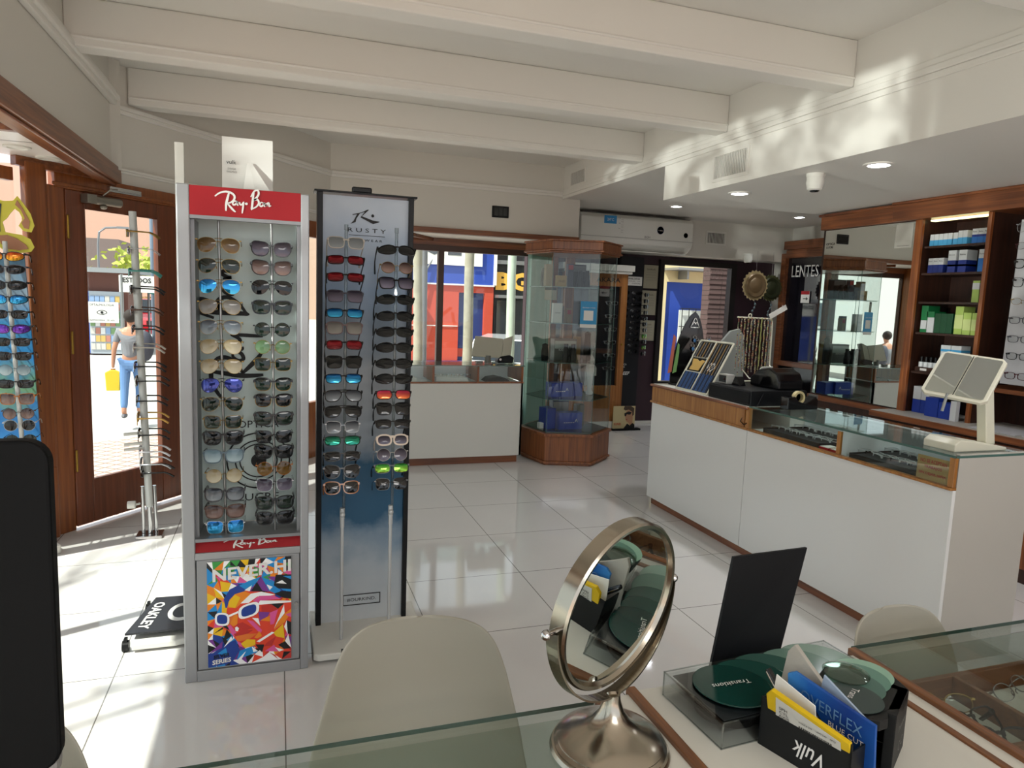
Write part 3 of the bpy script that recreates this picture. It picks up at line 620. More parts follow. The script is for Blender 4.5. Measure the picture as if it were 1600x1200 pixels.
column(RRB, (-.024, -.014), 2.722, ZR([383, 412, 441, 474, 509, 537, 565, 598, 624, 653, 683, 708, 736, 763, 793.6, 819.5]), 'right rod of red-topped display', GRB, radians(-3), 1.06)
# folded white showcard standing on its roof
t = thing('show_card', 'plain white easel-backed showcard seen from behind on top of red-headed display', 'card', (-.11, 2.86, RH))
b = B(); b.X = Matrix.Translation((-.108, 2.86, RH)) @ Matrix.Rotation(radians(-4), 4, 'X'); b.box(-.089, .089, 0, .004, 0, .208); cd = b.done('card', PAPER, t)
b = B(); b.prism([(-.025, 0), (.02, 0), (-.004, .125), (-.012, .125)], (-.098, 2.81, RH), (1, 0, 0), (0, .38, .92), (0, .002, 0)); b.done('easel_leg', PAPER, t)
txt('vulk', TEXTB, cd, 'lettering', (-.165, 2.862, RH+.115), (1, 0, 0), (0, 0, 1), .034)
txt('EYEWEAR\nHANDMADE', TEXTG, cd, 'lettering', (-.163, 2.861, RH+.085), (1, 0, 0), (0, 0, 1), .036, .018)

# ================================================================== RUSTY DISPLAY
t = thing('eyewear_display', 'black-framed wave poster display with black surf emblem at top', 'display stand', (.34, 2.95, 0))
SX0, SX1, SY = .148, .537, 2.965
WAVE = ramp_mat('wave_poster', [(0, '#c9ced2'), (.14, '#b0bbc4'), (.22, '#8096aa'), (.26, '#35607f'), (.38, '#3a6482'), (.44, '#a3acb4'), (.6, '#b3b8bc'), (.72, '#8898a8'), (.8, '#8fa5c0'), (1, '#bfc9d4')], 2, .3, noise=.16, nscale=7)
b = B(); b.box(SX0+.018, SX1-.018, SY, SY+.012, .035, 1.855); bd = b.done('poster_panel', WAVE, t)
b = B(); b.box(SX0, SX0+.022, SY-.02, SY+.05, .03, 1.868); b.box(SX1-.02, SX1, SY-.02, SY+.05, .03, 1.868); b.box(SX0-.012, SX1+.012, SY-.03, SY+.06, 1.862, 1.87); b.done('outer_frame', BLACK, t, bevel=.002)
b = B(); b.box(.285, .365, SY-.005, SY+.02, 1.87, 1.895); b.done('handle', BLACK, t, bevel=.006)
b = B(); b.prism([(-.02, 2.705), (.0, 2.69), (.37, 2.69), (.44, 2.70), (.44, 3.1), (-.02, 3.1)], (SX0, 0, .012), (1, 0, 0), (0, 1, 0), (0, 0, .028)); b.done('base_plate', WHITEM, t, bevel=.005)
b = B(); b.box(.235, .25, 2.688, 2.70, .0, .05); b.box(.15, .5, 2.75, 3.05, 0, .013); b.done('foot', BLACK, t)
lg = [(-15, 0), (16, 33), (46, 93), (6, 85), (2, 90), (82, 112), (146, 144), (158, 142), (92, 78), (192, 46), (259, 38), (256, 32), (198, 12), (78, 66), (118, 120), (74, 104), (40, 52), (34, 20)]
b = B(); k = .00043
b.prism([((x)*k, y*k) for x, y in lg], (.286, SY-.0015, 1.745), (1, 0, 0), (0, 0, 1), (0, -.001, 0)); b.add([(.286+(194+14*cos(2*pi*i/16))*k, SY-.003, 1.745+(88+14*sin(2*pi*i/16))*k) for i in range(16)], [tuple(range(16))]); b.done('emblem', TEXTB, bd)
txt('R U S T Y', TEXTB, bd, 'lettering', (.347, SY-.002, 1.722), (1, 0, 0), (0, 0, 1), .155, .0165)
b = B(); b.box(.274, .420, SY-.002, SY-.001, 1.7, 1.7018); b.done('rule', TEXTB, bd)
txt('E Y E W E A R', TEXTB, bd, 'lettering', (.35, SY-.002, 1.682), (1, 0, 0), (0, 0, 1), .12, .009)
b = B()
for q in ((.262, .425, .108, .112), (.262, .425, .154, .158), (.262, .266, .112, .154), (.421, .425, .112, .154)): b.box(q[0], q[1], SY-.002, SY-.001, q[2], q[3])
tg = b.done('tag_box', TEXTB, bd); txt('#OURKIND.', TEXTB, tg, 'lettering', (.343, SY-.002, .133), (1, 0, 0), (0, 0, 1), .125, .016)
for (x0, x1, zt) in ((.249, .243, 1.725), (.443, .438, 1.725)):
    b = B(); b.cyl((x0, 2.8, zt-.02), (x0, 2.8, zt), .008, n=12); b.cyl((x0, 2.8, .56), (x0, 2.8, zt-.02), .0062, n=12); ro = b.done('rod', glass('clear_tube', '#dadedc', 2.2, 1.6, .05), t, smooth=True)
    b = B(); b.cyl((x1, 2.8, .04), (x1, 2.8, .56), .0072, n=12); b.cyl((x1, 2.8, .555), (x1, 2.8, .60), .010, n=12); b.ball((x1, 2.79, .575), .011, 10, 6); b.cyl((x1, 2.8, .52), (x1, 2.8, .555), .009, n=12); b.done('lower_rod', mat('white_tube', '#c6c8c8', .25, .3), t, smooth=True)
ZS = lambda ys: [1.655-(y-383)*.00242 for y in ys]
LR = [('square', FTR, LGY), ('rect', FBK, MR), ('rect', FBK, MR), ('square', FGY, LVG), ('rect', FBK, MB_), ('square', FMV, LTAU), ('rect', FBK, MR), ('square', FBK, LD), ('rect', FBK, MB_), ('pilot', FBK, LGG), ('pilot', FBK, LD), ('squaremetal', FSI, LGG), ('rect', FBK, MG), ('rect', FBK, LD), ('cat', FBK, LD), ('wayfarer', FAM, LD)]
RR_ = [('wrap', FBK, LD), ('round', FGO, LBG), ('square', FBK, LVG), ('wrap', FBK, LD), ('wrap', FBK, LD), ('wrap', FBK, LD), ('wrap', FBK, LD), ('wrap', FBK, LD), ('wrap', FBK, LD), ('rect', FBK, MP), ('square', FBK, LD), ('rect', FBK, LD), ('thick', FCR, LVG), ('round', FTR, LVG), ('rect', FBK, MY), ('squaremetal', FBK, LD)]
GRU = 'sunglasses on the rods of the wave poster display'
column(LR, (.247, .238), 2.775, ZS([383, 410, 437, 467, 494, 518, 545, 572.6, 599.6, 626.6, 652.5, 679.5, 702, 728, 754, 781]), 'left rod of wave display', GRU, lambda i: radians(-30+i*.8), 1.05)
column(RR_, (.443, .436), 2.775, ZS([389, 418, 443, 469, 496, 522, 547.6, 574, 599.6, 626.6, 650, 676, 703, 728, 751.5, 778.5]), 'right rod of wave display', GRU, lambda i: radians(-30+i*.8), 1.05)

# ================================================================== DISPLAY WITH DARK FLOOR PLATE behind
t = thing('eyewear_display', 'low white display base with flat black plate lettered in white, on castors', 'display stand', (-.35, 3.2, 0))
b = B(); b.prism([(0, 0), (.16, 0), (.34, .05), (.5, .05), (.5, .4), (0, .4)], (-.56, 2.96, .012), (1, 0, 0), (0, 1, 0), (0, 0, .025)); b.done('base', WHITEM, t, bevel=.004)
b = B(); b.add([(-.59, 3.0, .068), (-.2, 3.0, .068), (-.14, 3.34, .06), (-.53, 3.36, .06), (-.59, 3.0, .06), (-.2, 3.0, .06), (-.14, 3.34, .05), (-.53, 3.36, .05)], [(0, 1, 2, 3), (7, 6, 5, 4), (0, 4, 5, 1), (1, 5, 6, 2), (2, 6, 7, 3), (3, 7, 4, 0)]); pl = b.done('lettered_plate', mat('plate_black', '#26272d', .4), t)
txt('OAKLEY', TEXTW, pl, 'lettering', (-.515, 3.16, .0655), (-.12, -1, .025), (1, -.12, 0), .27, .045, bold=.03)
b = B(); n = 36
b.add([(-.40+r*.055*cos(2*pi*k/n), 3.17+r*.095*sin(2*pi*k/n), .1195-.00035*0) for r in (1, .66) for k in range(n)], [(k, (k+1) % n, n+(k+1) % n, n+k) for k in range(n)])
for i in range(len(b.v)): x, y, z = b.v[i]; b.v[i] = (x+.0, y, .068-(y-3.0)*.0235+.0012)
b.done('ring_emblem', TEXTW, pl)
for x, y in ((-.585, 2.99), (-.555, 3.33), (-.12, 3.33)):
    b = B(); b.cyl((x-.012, y, .022), (x+.012, y, .022), .022, n=18); b.box(x-.006, x+.006, y-.01, y+.012, .03, .055); b.done('castor', BLACK, t)
b = B(); b.box(-.388, -.355, 3.12, 3.15, .04, 2.03); b.box(-.355, -.1, 3.135, 3.145, .1, 1.75); b.done('upright', WHITEM, t)

# ================================================================== EDGE-ON POLE STAND by the door
t = thing('pole_stand', 'slim white pole stand of glasses seen edge-on in front of the door', 'display stand', (-.73, 4.42, 0))
b = B(); b.cyl((-.72, 4.42, .18), (-.768, 4.42, 1.87), .020, n=14); b.done('pole', mat('pole_white', '#c9cbc8', .3, .1), t, smooth=True)
b = B(); b.cyl((-.718, 4.42, .02), (-.722, 4.42, .42), .013, n=12); b.cyl((-.755, 4.43, .02), (-.757, 4.43, .30), .010, n=12); b.cyl((-.69, 4.44, .02), (-.695, 4.44, .30), .010, n=12); b.done('clamp', CHROME, t, smooth=True)
b = B(); b.box(-.79, -.65, 4.36, 4.48, 0, .018); b.done('foot_plate', CHROME, t, bevel=.004)
b = B(); b.cyl((-.79, 4.4, .2), (-.83, 4.4, .2), .022, n=14); b.cyl((-.77, 4.42, .2), (-.79, 4.4, .2), .006); b.done('knob', WHITEM, t, smooth=True)
for z in (.62, .56, .53): b = B(); b.cyl((-.74, 4.42, z), (-.84, 4.4, z-.005), .009, n=10); b.done('peg', WHITEM, t, smooth=True)
ed = [363, 390, 425, 453, 487, 518, 548, 579, 603, 636, 666, 694, 722, 743, 757]
es = [('rect', FGO, LGY), ('ovalthin', FSI, LGY), ('rect', mat('teal_frame', '#3f8f86', .3), LGY), ('wrap', FBK, LD), ('rect', FBR, LGY), ('rect', FBK, LGY), ('rect', FTR, LGY), ('rect', FBK, MPU), ('wrap', FBK, LD), ('rect', FBK, LGY), ('square', mat('honey_frame', '#c79a48', .25), LBR), ('square', FBK, LBR), ('thick', mat('white_frame', '#d8d8dc', .3), mat('rose_lens', '#d06a6a', .15)), ('rect', FSI, LGY), ('wrap', FBK, LD)]
FN[MATS['teal_frame']] = 'teal'; FN[MATS['honey_frame']] = 'honey'; FN[MATS['white_frame']] = 'white'; CN[MATS['rose_lens']] = 'rose'
for i, ((st, fm, lm), y) in enumerate(zip(es, ed)):
    z = 1.75-(y-363)*.00345
    glasses('sunglasses', '%s glasses, %s, seen edge-on on white pole by door' % (FN[fm], nth(i, 16) if i else 'top pair'), st, fm, lm, (-.80+i*.0028, 4.42, z), (0, radians(4), radians(-90+6)), 'glasses on the edge-on pole', 1.15)

# ================================================================== BLUE SURF STAND at far left
t = thing('eyewear_display', 'curved blue surf display with yellow-edged cut-out figure beside door post', 'display stand', (-1.33, 4.24, 0))
SURF = ramp_mat('surf_poster', [(0, '#8fb4d4'), (.3, '#3a86c4'), (.42, '#2a72b4'), (.5, '#6f9a74'), (.6, '#2a7ab8'), (.75, '#3c8cc0'), (.85, '#8a9aa8'), (1, '#5a88a8')], 2, .3, noise=.35, nscale=5)
b = B(); vs = []; NK = 10
for k in range(NK+1):
    z = .10+1.5*k/NK; w = .15+.012*sin(k*.8); vs += [(-1.50, 4.31, z), (-1.33, 4.325, z), (-1.208-.05*(k/NK)**1.3+(.0), 4.30, z)]
b.add(vs+[(x, y+.012, z) for x, y, z in vs], [(3*k+j, 3*k+j+1, 3*k+4+j, 3*k+3+j) for k in range(NK) for j in (0, 1)]+[(3*k+j+3*(NK+1)+3, 3*k+j+3*(NK+1)+4, 3*k+1+j+3*(NK+1), 3*k+j+3*(NK+1)) for k in range(NK) for j in (0, 1)]+[(3*k+2, 3*k+2+3*(NK+1), 3*k+5+3*(NK+1), 3*k+5) for k in range(NK)])
b.done('panel', SURF, t, smooth=True)
b = B(); b.prism([(0, 0), (.33, 0), (.40, .06), (.33, .16), (0, .18)], (-1.52, 4.16, 0), (1, 0, 0), (0, 1, 0), (0, 0, .05)); b.done('base', WHITEM, t, bevel=.01)
fig = [(-.16, .20), (-.10, .23), (-.03, .205), (.01, .21), (.03, .235), (.055, .20), (.085, .15), (.10, .09), (.085, .055), (.05, .06), (.03, .085), (.05, .12), (.035, .155), (.015, .17), (-.005, .145), (-.02, .12), (-.04, .10), (-.03, .05), (0, .045), (.04, .04), (.08, .02), (.096, -.02), (.08, -.045), (.02, -.055), (-.03, -.05), (-.07, -.02), (-.16, -.03)]
b = B(); b.prism(fig, (-1.30, 4.28, 1.66), (1, 0, 0), (0, 0, 1), (0, .006, 0)); fg = b.done('cut_out', mat('cutout_yellow', '#d8cf4a', .5), t)
b = B(); b.prism([(-.15, .19), (-.10, .215), (-.04, .19), (-.05, .10), (-.05, .05), (-.15, .04)], (-1.30, 4.276, 1.66), (1, 0, 0), (0, 0, 1), (0, .003, 0)); b.done('dark_patch', mat('slate_print', '#3c4450', .5), fg)
SKN = mat('tan_print', '#b07a5a', .5)
b = B(); b.prism([(.03, .215), (.055, .17), (.082, .11), (.075, .07), (.055, .075), (.045, .1), (.06, .125), (.045, .165), (.02, .19)], (-1.30, 4.275, 1.66), (1, 0, 0), (0, 0, 1), (0, .003, 0))
b.prism([(-.06, .03), (-.02, .035), (.02, .02), (.06, -.01), (.07, -.03), (.03, -.04), (-.02, -.035), (-.05, -.01)], (-1.30, 4.275, 1.66), (1, 0, 0), (0, 0, 1), (0, .003, 0)); b.done('skin_patch', SKN, fg)
b = B(); b.cyl((-1.27, 4.21, .40), (-1.315, 4.22, 1.66), .011, n=12); b.done('pole', mat('pole_white'), t, smooth=True)
b = B(); b.cyl((-1.27, 4.21, .05), (-1.27, 4.21, .42), .014, n=12); b.cyl((-1.27, 4.21, .46), (-1.272, 4.21, .54), .02, n=12); b.done('lower_pole', mat('pole_white'), t, smooth=True)
sy = [401, 419, 441, 461, 482, 502.5, 521, 541, 561, 581, 602.5, 624, 641, 662.5, 681, 700]
SS = [('wrap', FBK, MO), ('wrap', FGY, LD), ('wrap', FBK, LD), ('wrap', FBK, MB_), ('rect', FBK, LD), ('wrap', FSM, MPU), ('rect', FBK, LD), ('rect', FSM, LD), ('round', FBL, LLBL), ('rect', FBK, LD), ('square', FAM, LBG), ('round', FBR, LBG), ('round', FTR, LD), ('round', FBK, LG), ('rect', FCR, LBG), ('rect', FBK, LD)]
column(SS, (-1.312, -1.272), 4.19, [1.585-(y-401)*.00362 for y in sy], 'blue surf display', 'sunglasses on the blue surf display', 0., 1.18, radians(4))
# ================================================================== MAIN COUNTER
CX, CY0, CYM, CY1 = 2.6, 2.04, 3.36, 4.46
t = thing('shop_counter', 'long white counter with golden wood drawers and glass showcase end', 'counter', (2.8, 3.2, 0))
b = B(); b.box(CX, CX+.018, CY0, CYM-.002, .055, .757); b.box(CX, CX+.018, CYM+.002, CY1, .055, .757); b.done('front_panel', WHITE, t, bevel=.001)
b = B(); b.box(CX+.03, CX+.05, CY0+.04, CY1-.02, 0, .055); b.box(CX+.03, 3.0, CY1-.03, CY1-.02, 0, .055); b.done('toe_kick', WOODH, t)
b = B(); b.box(CX+.018, 3.04, CY0, CY0+.018, 0, .905); b.done('end_panel', mat('laminate_grey', '#b9b4aa', .45), t)
b = B(); b.box(CX+.018, 3.02, CY1-.018, CY1, .055, .88); b.done('end_panel', WHITEM, t)
b = B(); b.box(CX+.018, 3.02, CY0+.018, CY1-.018, .70, .755); b.box(CX+.3, 3.02, CYM, CY1-.018, .055, .88); b.done('carcass', WHITEM, t)
b = B(); b.box(CX-.004, CX+.02, CYM+.03, CY1+.002, .770, .876); b.done('drawer_front', WOODG, t, bevel=.002)
b = B(); b.box(CX-.012, CX+.02, CYM-.012, CY1+.012, .757, .771); b.box(CX-.012, CX+.02, CY0, CYM-.012, .757, .769); b.box(CX-.006, CX+.02, CYM-.012, CYM+.018, .77, .89); b.box(CX-.004, CX+.014, CY0, CY0+.026, .77, .892)
b.box(CX-.002, CX+.014, 2.652, 2.674, .77, .884); b.done('wood_trim', WOODG, t, bevel=.002)
B().box(CX+.014, CX+.4, 2.658, 2.668, .762, .884).done('divider', mat('showcase_white', '#e6eaee', .4), t)
b = B(); b.box(CX-.018, 3.04, CYM-.005, CY1+.018, .876, .892); b.done('top_edge', WOODH, t, bevel=.006)
b = B(); b.box(CX+.005, 3.03, CYM+.0, CY1+.0, .8915, .8945); b.done('worktop', WHITEM, t)
b = B(); b.box(CX-.004, 3.04, CY0, CYM-.006, .892, .902); b.done('glass_top', GLASSG, t)
b = B(); b.box(CX-.0045, CX-.004, CY0, CYM-.006, .892, .902); b.box(CX, 3.04, CY0-.0005, CY0, .892, .902); b.done('glass_edge', GEDGE, t)
b = B(); b.box(CX-.001, CX+.003, CY0+.028, CYM-.014, .771, .891); b.done('front_glass', GLASS, t)
b = B(); b.box(3.0, 3.04, CY0+.018, CYM-.01, .757, .892); b.box(CX+.02, 3.0, CY0+.018, CYM-.01, .757, .762); b.done('showcase_back', mat('showcase_white', '#e6eaee', .4), t)
# trays with rows of frames
def tray(x0, x1, y0, y1, lab, n):
    t = thing('display_tray', lab, 'tray', ((x0+x1)/2, (y0+y1)/2, .762))
    b = B(); b.box(x0, x1, y0, y1, .7625, .782); b.done('board', mat('tray_black', '#191b1e', .6), t)
    b = B(); b.box(x0, x0+.006, y0, y1, .782, .788); b.box(x0, x1, y0, y0+.006, .782, .788); b.box(x0, x1, y1-.006, y1, .782, .788); b.done('rim', mat('tray_black'), t)
    rg = random.Random(n)
    for i in range(7):
        for j in range(2):
            glasses('eyeglass_frame', '%s frame from far end, %s file, %s tray in long counter' % (ORD[6-i] if i < 6 else 'first', ('front', 'back')[j], ('near', 'far')[n == 3]), rg.choice(('ovalthin', 'rect', 'ovalthin')), TSI if rg.random() < .85 else FBK, CLEAR, (x0+.10+j*.17, y0+.05+i*(y1-y0-.09)/6, .800), (radians(-90+rg.uniform(-6, 6)), 0, radians(90+rg.uniform(-5, 5))), 'frames in the trays of the long counter', 1.15, cat='eyeglasses')
TSI = mat('bright_silver', '#d8dadc', .3, .3)
CLEAR = glass('clear_lens', '#f4f6f6', 1.2)
tray(2.64, 2.97, 2.83, 3.27, 'black tray of silver frames at the till end of glass showcase', 3)
tray(2.63, 2.97, 2.24, 2.62, 'black tray of silver frames at the near end of glass showcase', 5)
for i, (y, lab) in enumerate(((2.785, 'left of two small red and white boxes in counter showcase'), (2.715, 'right of two small red and white boxes in counter showcase'))):
    o = B().box(2.625, 2.70, y-.031, y+.031, .7625, .778).done('small_box', RED, None, bevel=.001); solo(o, lab, 'box', 'small red boxes')
    B().box(2.63, 2.695, y-.027, y+.027, .778, .781).done('label', PAPER, o)
o = B().box(2.606, 2.609, 2.068, 2.222, .772, .872).done('notice', KRAFT, None); solo(o, 'brown paper notice in red letters inside counter showcase glass', 'sign')
for s_, z, w_ in (('NO SE ACEPTAN', .852, .125), ('TRABAJOS', .826, .085), ('SIN DEJAR SEÑA', .799, .13)):
    txt(s_, TEXTR, o, 'lettering', (2.6055, 2.145, z), (0, -1, 0), (0, 0, 1), w_, .016, bold=.02)
# cash drawer, register, card reader, tape, racks
t = thing('cash_drawer', 'large black metal cash drawer on counter under the register', 'cash drawer', (2.82, 3.6, .8945))
b = B(); b.box(2.62, 3.02, 3.375, 3.80, .8945, .985); b.done('case', BLACK, t, bevel=.004)
b = B(); b.box(2.614, 2.62, 3.385, 3.79, .905, .975); b.done('drawer_front', BLACKM, t, bevel=.002)
b = B(); b.tube([(2.70, 3.37, .97), (2.66, 3.365, .90), (2.605, 3.40, .85), (2.592, 3.42, .80), (2.59, 3.38, .785), (2.592, 3.36, .80)], .0028, 6); b.done('cable', BLACK, t, smooth=True)
t = thing('receipt_printer', 'bulky black register with sloping body on black cash drawer', 'register', (2.93, 3.56, .985))
b = B(); b.prism([(0, 0), (.27, 0), (.27, .05), (.2, .105), (.10, .125), (.03, .10), (0, .05)], (2.83, 3.40, .986), (0, 1, 0), (0, 0, 1), (.18, 0, 0)); b.done('body', BLACKG, t, bevel=.01, seg=3)
b = B(); b.X = Matrix.Translation((2.88, 3.60, 1.087)) @ Matrix.Rotation(radians(-38), 4, 'X'); b.box(-.04, .04, -.035, .035, .0, .003); b.done('paper_label', PAPER, t)
t = thing('card_reader', 'small grey-fronted card terminal with red mark on cash drawer', 'card terminal', (2.72, 3.74, .985))
b = B(); b.box(2.68, 2.74, 3.70, 3.79, .986, 1.045); b.done('body', mat('reader_grey', '#a3a09a', .4), t, bevel=.005)
b = B(); b.box(2.677, 2.68, 3.71, 3.78, .995, 1.038); sc = b.done('face', BLACK, t); b = B(); b.lathe([(.006, 0), (.009, .001)], (2.677, 3.722, 1.015), 12, 'X'); b.done('red_mark', mat('signal_red', '#c8281e', .4), sc)
b = B(); b.prism([(0, 0), (.08, 0), (.05, .055), (.03, .055)], (2.70, 3.60, .986), (0, 1, 0), (0, 0, 1), (.05, 0, 0)); b.done('handset', BLACKG, t, bevel=.003)
t = thing('tape_dispenser', 'black tape dispenser with cream roll on the counter glass', 'tape dispenser', (2.84, 3.22, .902))
b = B(); b.prism([(0, 0), (.21, 0), (.21, .05), (.195, .075), (.15, .05), (.12, .035), (.07, .05), (.05, .075), (0, .07)], (2.73, 3.19, .902), (1, 0, 0), (0, 0, 1), (0, .065, 0)); b.done('body', BLACKG, t, bevel=.004)
b = B(); b.lathe([(.026, -.012), (.038, -.012), (.038, .012), (.026, .012), (.026, -.012)], (2.825, 3.222, .968), 30, 'Y'); b.done('tape_roll', mat('tape_cream', '#c9b98a', .35), t, smooth=True)
b = B(); b.box(2.925, 2.935, 3.19, 3.255, .965, .985); b.done('cutter', STEEL, t)
# surfboard-shaped key-ring stand
t = thing('surfboard_stand', 'black surfboard-shaped stand hung with trinkets at end of long counter', 'display stand', (2.85, 4.36, .8945))
bo = [(.15*sin(pi*k/24)**.8*(1 if k < 24 else 1), .50*(1-k/24.)) for k in range(25)]
ol = [(-.0-.07*sin(pi*min(1, k/20*.62))**.62, .52*(1-k/20)) for k in range(21)]; pts = ol+[(-x, z) for x, z in ol[::-1][:-1]]
b = B(); b.X = Matrix.Translation((2.80, 4.36, .90)) @ Matrix.Rotation(radians(-12), 4, 'Z') @ Matrix.Rotation(radians(5), 4, 'Y')
b.prism([(x*1.7, z*1.02) for x, z in pts], (0, 0, 0), (1, 0, 0), (0, 0, 1), (0, .012, 0)); sb = b.done('board', BLACKG, t)
b = B(); b.box(2.70, 2.86, 4.30, 4.42, .8945, .905); b.done('foot', BLACKM, t)
A = Vector((2.842, 4.35, 1.355))
strokes([[1, (-.035, -.04), (-.02, -.005), (0, .028), (.02, -.005), (.035, -.04)], [1, (-.035, -.04), (.035, -.04)], [1.2, (-.022, -.02), (-.008, 0), (.002, -.014), (.012, -.002), (.024, -.02)]], TEXTW, sb, 'emblem', A-Vector((0, .008, 0)), (1, 0, 0), (0, 0, 1), .005)
rg = random.Random(4); hooks = []
for k in range(18):
    x = 2.88+rg.uniform(-.05, .09); z = 1.25-rg.uniform(0, .22)
    t2 = thing('key_ring', 'silver trinket hanging on black surfboard stand', 'key ring', (x, 4.335, z), 'trinkets on the surfboard stand')
    b = B(); b.tube([(x+.012*cos(a), 4.335, z+.012*sin(a)) for a in [2*pi*i/10 for i in range(10)]], .0018, 5, True); b.done('ring', CHROME, t2)
    b = B(); b.ball((x+rg.uniform(-.006, .006), 4.335, z-.024), .012, 8, 5, (1, .4, 1.2)); b.done('charm', rg.choice([CHROME, BLACKG, mat('charm_blue', '#3a6a9a', .3), STEEL]), t2)
for k, (x, c, l) in enumerate(((2.66, '#b0604a', .26), (2.70, '#6f9a58', .20), (2.79, '#5a2a3a', .3), (2.83, '#4a2232', .32), (2.87, '#6a2a3c', .28))):
    o = B().prism([(0, 0), (.03, .01), (.05, l), (.03, l+.02)], (x, 4.37+.002*k, .98 if k < 2 else .93), (1, 0, 0), (0, 0, 1), (0, .004, 0)).done('lanyard', mat('strap_%d' % k, c, .7), None)
    solo(o, ['red-orange strap', 'green strap', 'first dark red strap', 'middle dark red strap', 'last dark red strap'][k]+' hanging at surfboard stand on counter', 'strap', 'straps at the surfboard stand')
# slanted white rack with cords
t = thing('cord_rack', 'white slanted wire rack of glasses cords on long counter', 'rack', (2.75, 4.1, .8945))
P0 = Vector((2.63, 4.20, .9)); U = Vector((.0, -.37, 0)); Vv = Vector((.20, .03, .33))
Ul, Vl = U.length, Vv.length; Un, Vn = U.normalized(), Vv.normalized(); Nn = Un.cross(Vn)
def bar(b, u0, v0, u1, v1, r=.005): b.cyl(P0+U*u0+Vv*v0, P0+U*u1+Vv*v1, r, n=8)
b = B()
for q in ((0, 0, 0, 1), (1, 0, 1, 1), (0, 0, 1, 0), (0, 1, 1, 1)): bar(b, *q, r=.007)
bar(b, .5, 0, .5, 1, .008); bar(b, 0, .66, .5, .66); bar(b, 0, .36, .5, .36); b.done('rack_frame', OFFW, t, smooth=True)
b = B(); b.prism([(.02, .02), (.98, .02), (.98, .98), (.02, .98)], P0-Nn*.0+Vector((.01, 0, 0)), U, Vv, (.004, 0, 0)); b.done('backing_card', mat('backing_black', '#1c1e22', .6), t)
b = B(); b.prism([(.1, .40), (.40, .40), (.42, .5), (.46, .6), (.36, .62), (.3, .58), (.2, .62), (.06, .62), (.12, .5)], P0+Vector((-.004, 0, .0)), U, Vv, (.003, 0, 0)); b.done('yellow_card', mat('cord_card_yellow', '#c9a45a', .6), t)
strokes([[1, (.67, .42), (.75, .5), (.70, .58), (.64, .5), (.72, .44)], [1, (.78, .42), (.70, .5), (.78, .58), (.84, .5), (.76, .43)]], TEXTW, t, 'emblem', P0+Vector((-.006, 0, 0)), U, Vv, .03)
cols = [mat('cord_'+n, c, .6) for n, c in (('black', '#15161a'), ('blue', '#3a5a8a'), ('navy', '#24304a'), ('grey', '#7a7a78'), ('gold', '#a8834a'))]
rg = random.Random(9)
for k in range(22):
    u = .05+.43*k/11 if k < 11 else .55+.40*(k-11)/10
    b = B(); m_ = cols[(0, 3, 0, 4)[k % 4]]; q = [P0+U*u+Vv*v+Vector((-.008, 0, 0)) for v in (.97, .66, .36, .30, .04)]
    b.tube([p+U*rg.uniform(-.006, .006) for p in q[:1]+([q[1]] if k < 11 else q[1:3])], .0028, 5); o = b.done('glasses_cord', m_, None, smooth=True)
    solo(o, 'cord hanging %s from the left in %s half of slanted white rack' % (('first', 'second', 'third', 'fourth', 'fifth', 'sixth', 'seventh', 'eighth', 'ninth', 'tenth', 'eleventh')[k % 11], ('left', 'right')[k//11]), 'cord', 'cords on the slanted rack')
    b = B(); b.tube([q[2], q[3], q[4]], .0036, 5); b.ball(q[4], .006, 6, 4); b.done('cord_end', cols[1 if k % 3 else 2], o, smooth=True)
# white hook rack with beaded chains
t = thing('chain_rack', 'white wire rack hung with coloured beaded chains on counter', 'rack', (3.02, 3.98, .8945))
Q0 = Vector((2.93, 3.98, 1.405)); Q1 = Vector((3.20, 3.98, 1.40))
b = B(); b.tube([Q0, Q1, (3.215, 3.98, 1.38), (3.222, 3.98, 1.08), (3.205, 3.94, 1.045), (3.215, 3.84, .992), (2.85, 3.80, .992), (2.80, 3.86, .992)], .005, 8); b.tube([(3.0, 3.98, 1.05), (3.0, 3.9, 1.0), (3.05, 3.85, .993)], .004); b.tube([(3.03+.012*cos(a), 3.98, 1.418+.012*sin(a)) for a in [2*pi*i/12 for i in range(12)]], .003, 6, True); b.done('wire_frame', OFFW, t, smooth=True)
b = B(); b.X = Matrix.Translation((3.24, 3.96, 1.45)) @ Matrix.Rotation(radians(-28), 4, 'Y'); b.box(-.075, .075, -.001, .001, -.018, .018); b.done('price_card', PAPER, t)
bc = [mat('bead_'+n, c, .35) for n, c in (('amber', '#b8956a'), ('coral', '#b06a5a'), ('green', '#7a8a68'), ('ivory', '#cfc4a8'), ('grey', '#a0a09a'), ('wine', '#6a3a40'), ('lime', '#a8a86a'))]
for k in range(20):
    x = 2.935+.0135*k; L_ = .36+.03*sin(k*1.7); b = B(); n = 34
    for j in range(n):
        b.cur = (k+(j*(1+k % 3))//2+rg.randrange(2)) % 7 if k not in (13, 14) else 6
        b.ball((x+.002*sin(j*.9+k), 3.972-.012*(k % 2), 1.40-L_*j/n), .0042, 6, 4)
    o = b.done('beaded_chain', bc, None); solo(o, 'beaded glasses chain, %s from the left on white wire rack' % (['first']+ORD[1:15]+['sixteenth', 'seventeenth', 'eighteenth', 'nineteenth', 'twentieth'])[k], 'chain', 'beaded chains on the wire rack')
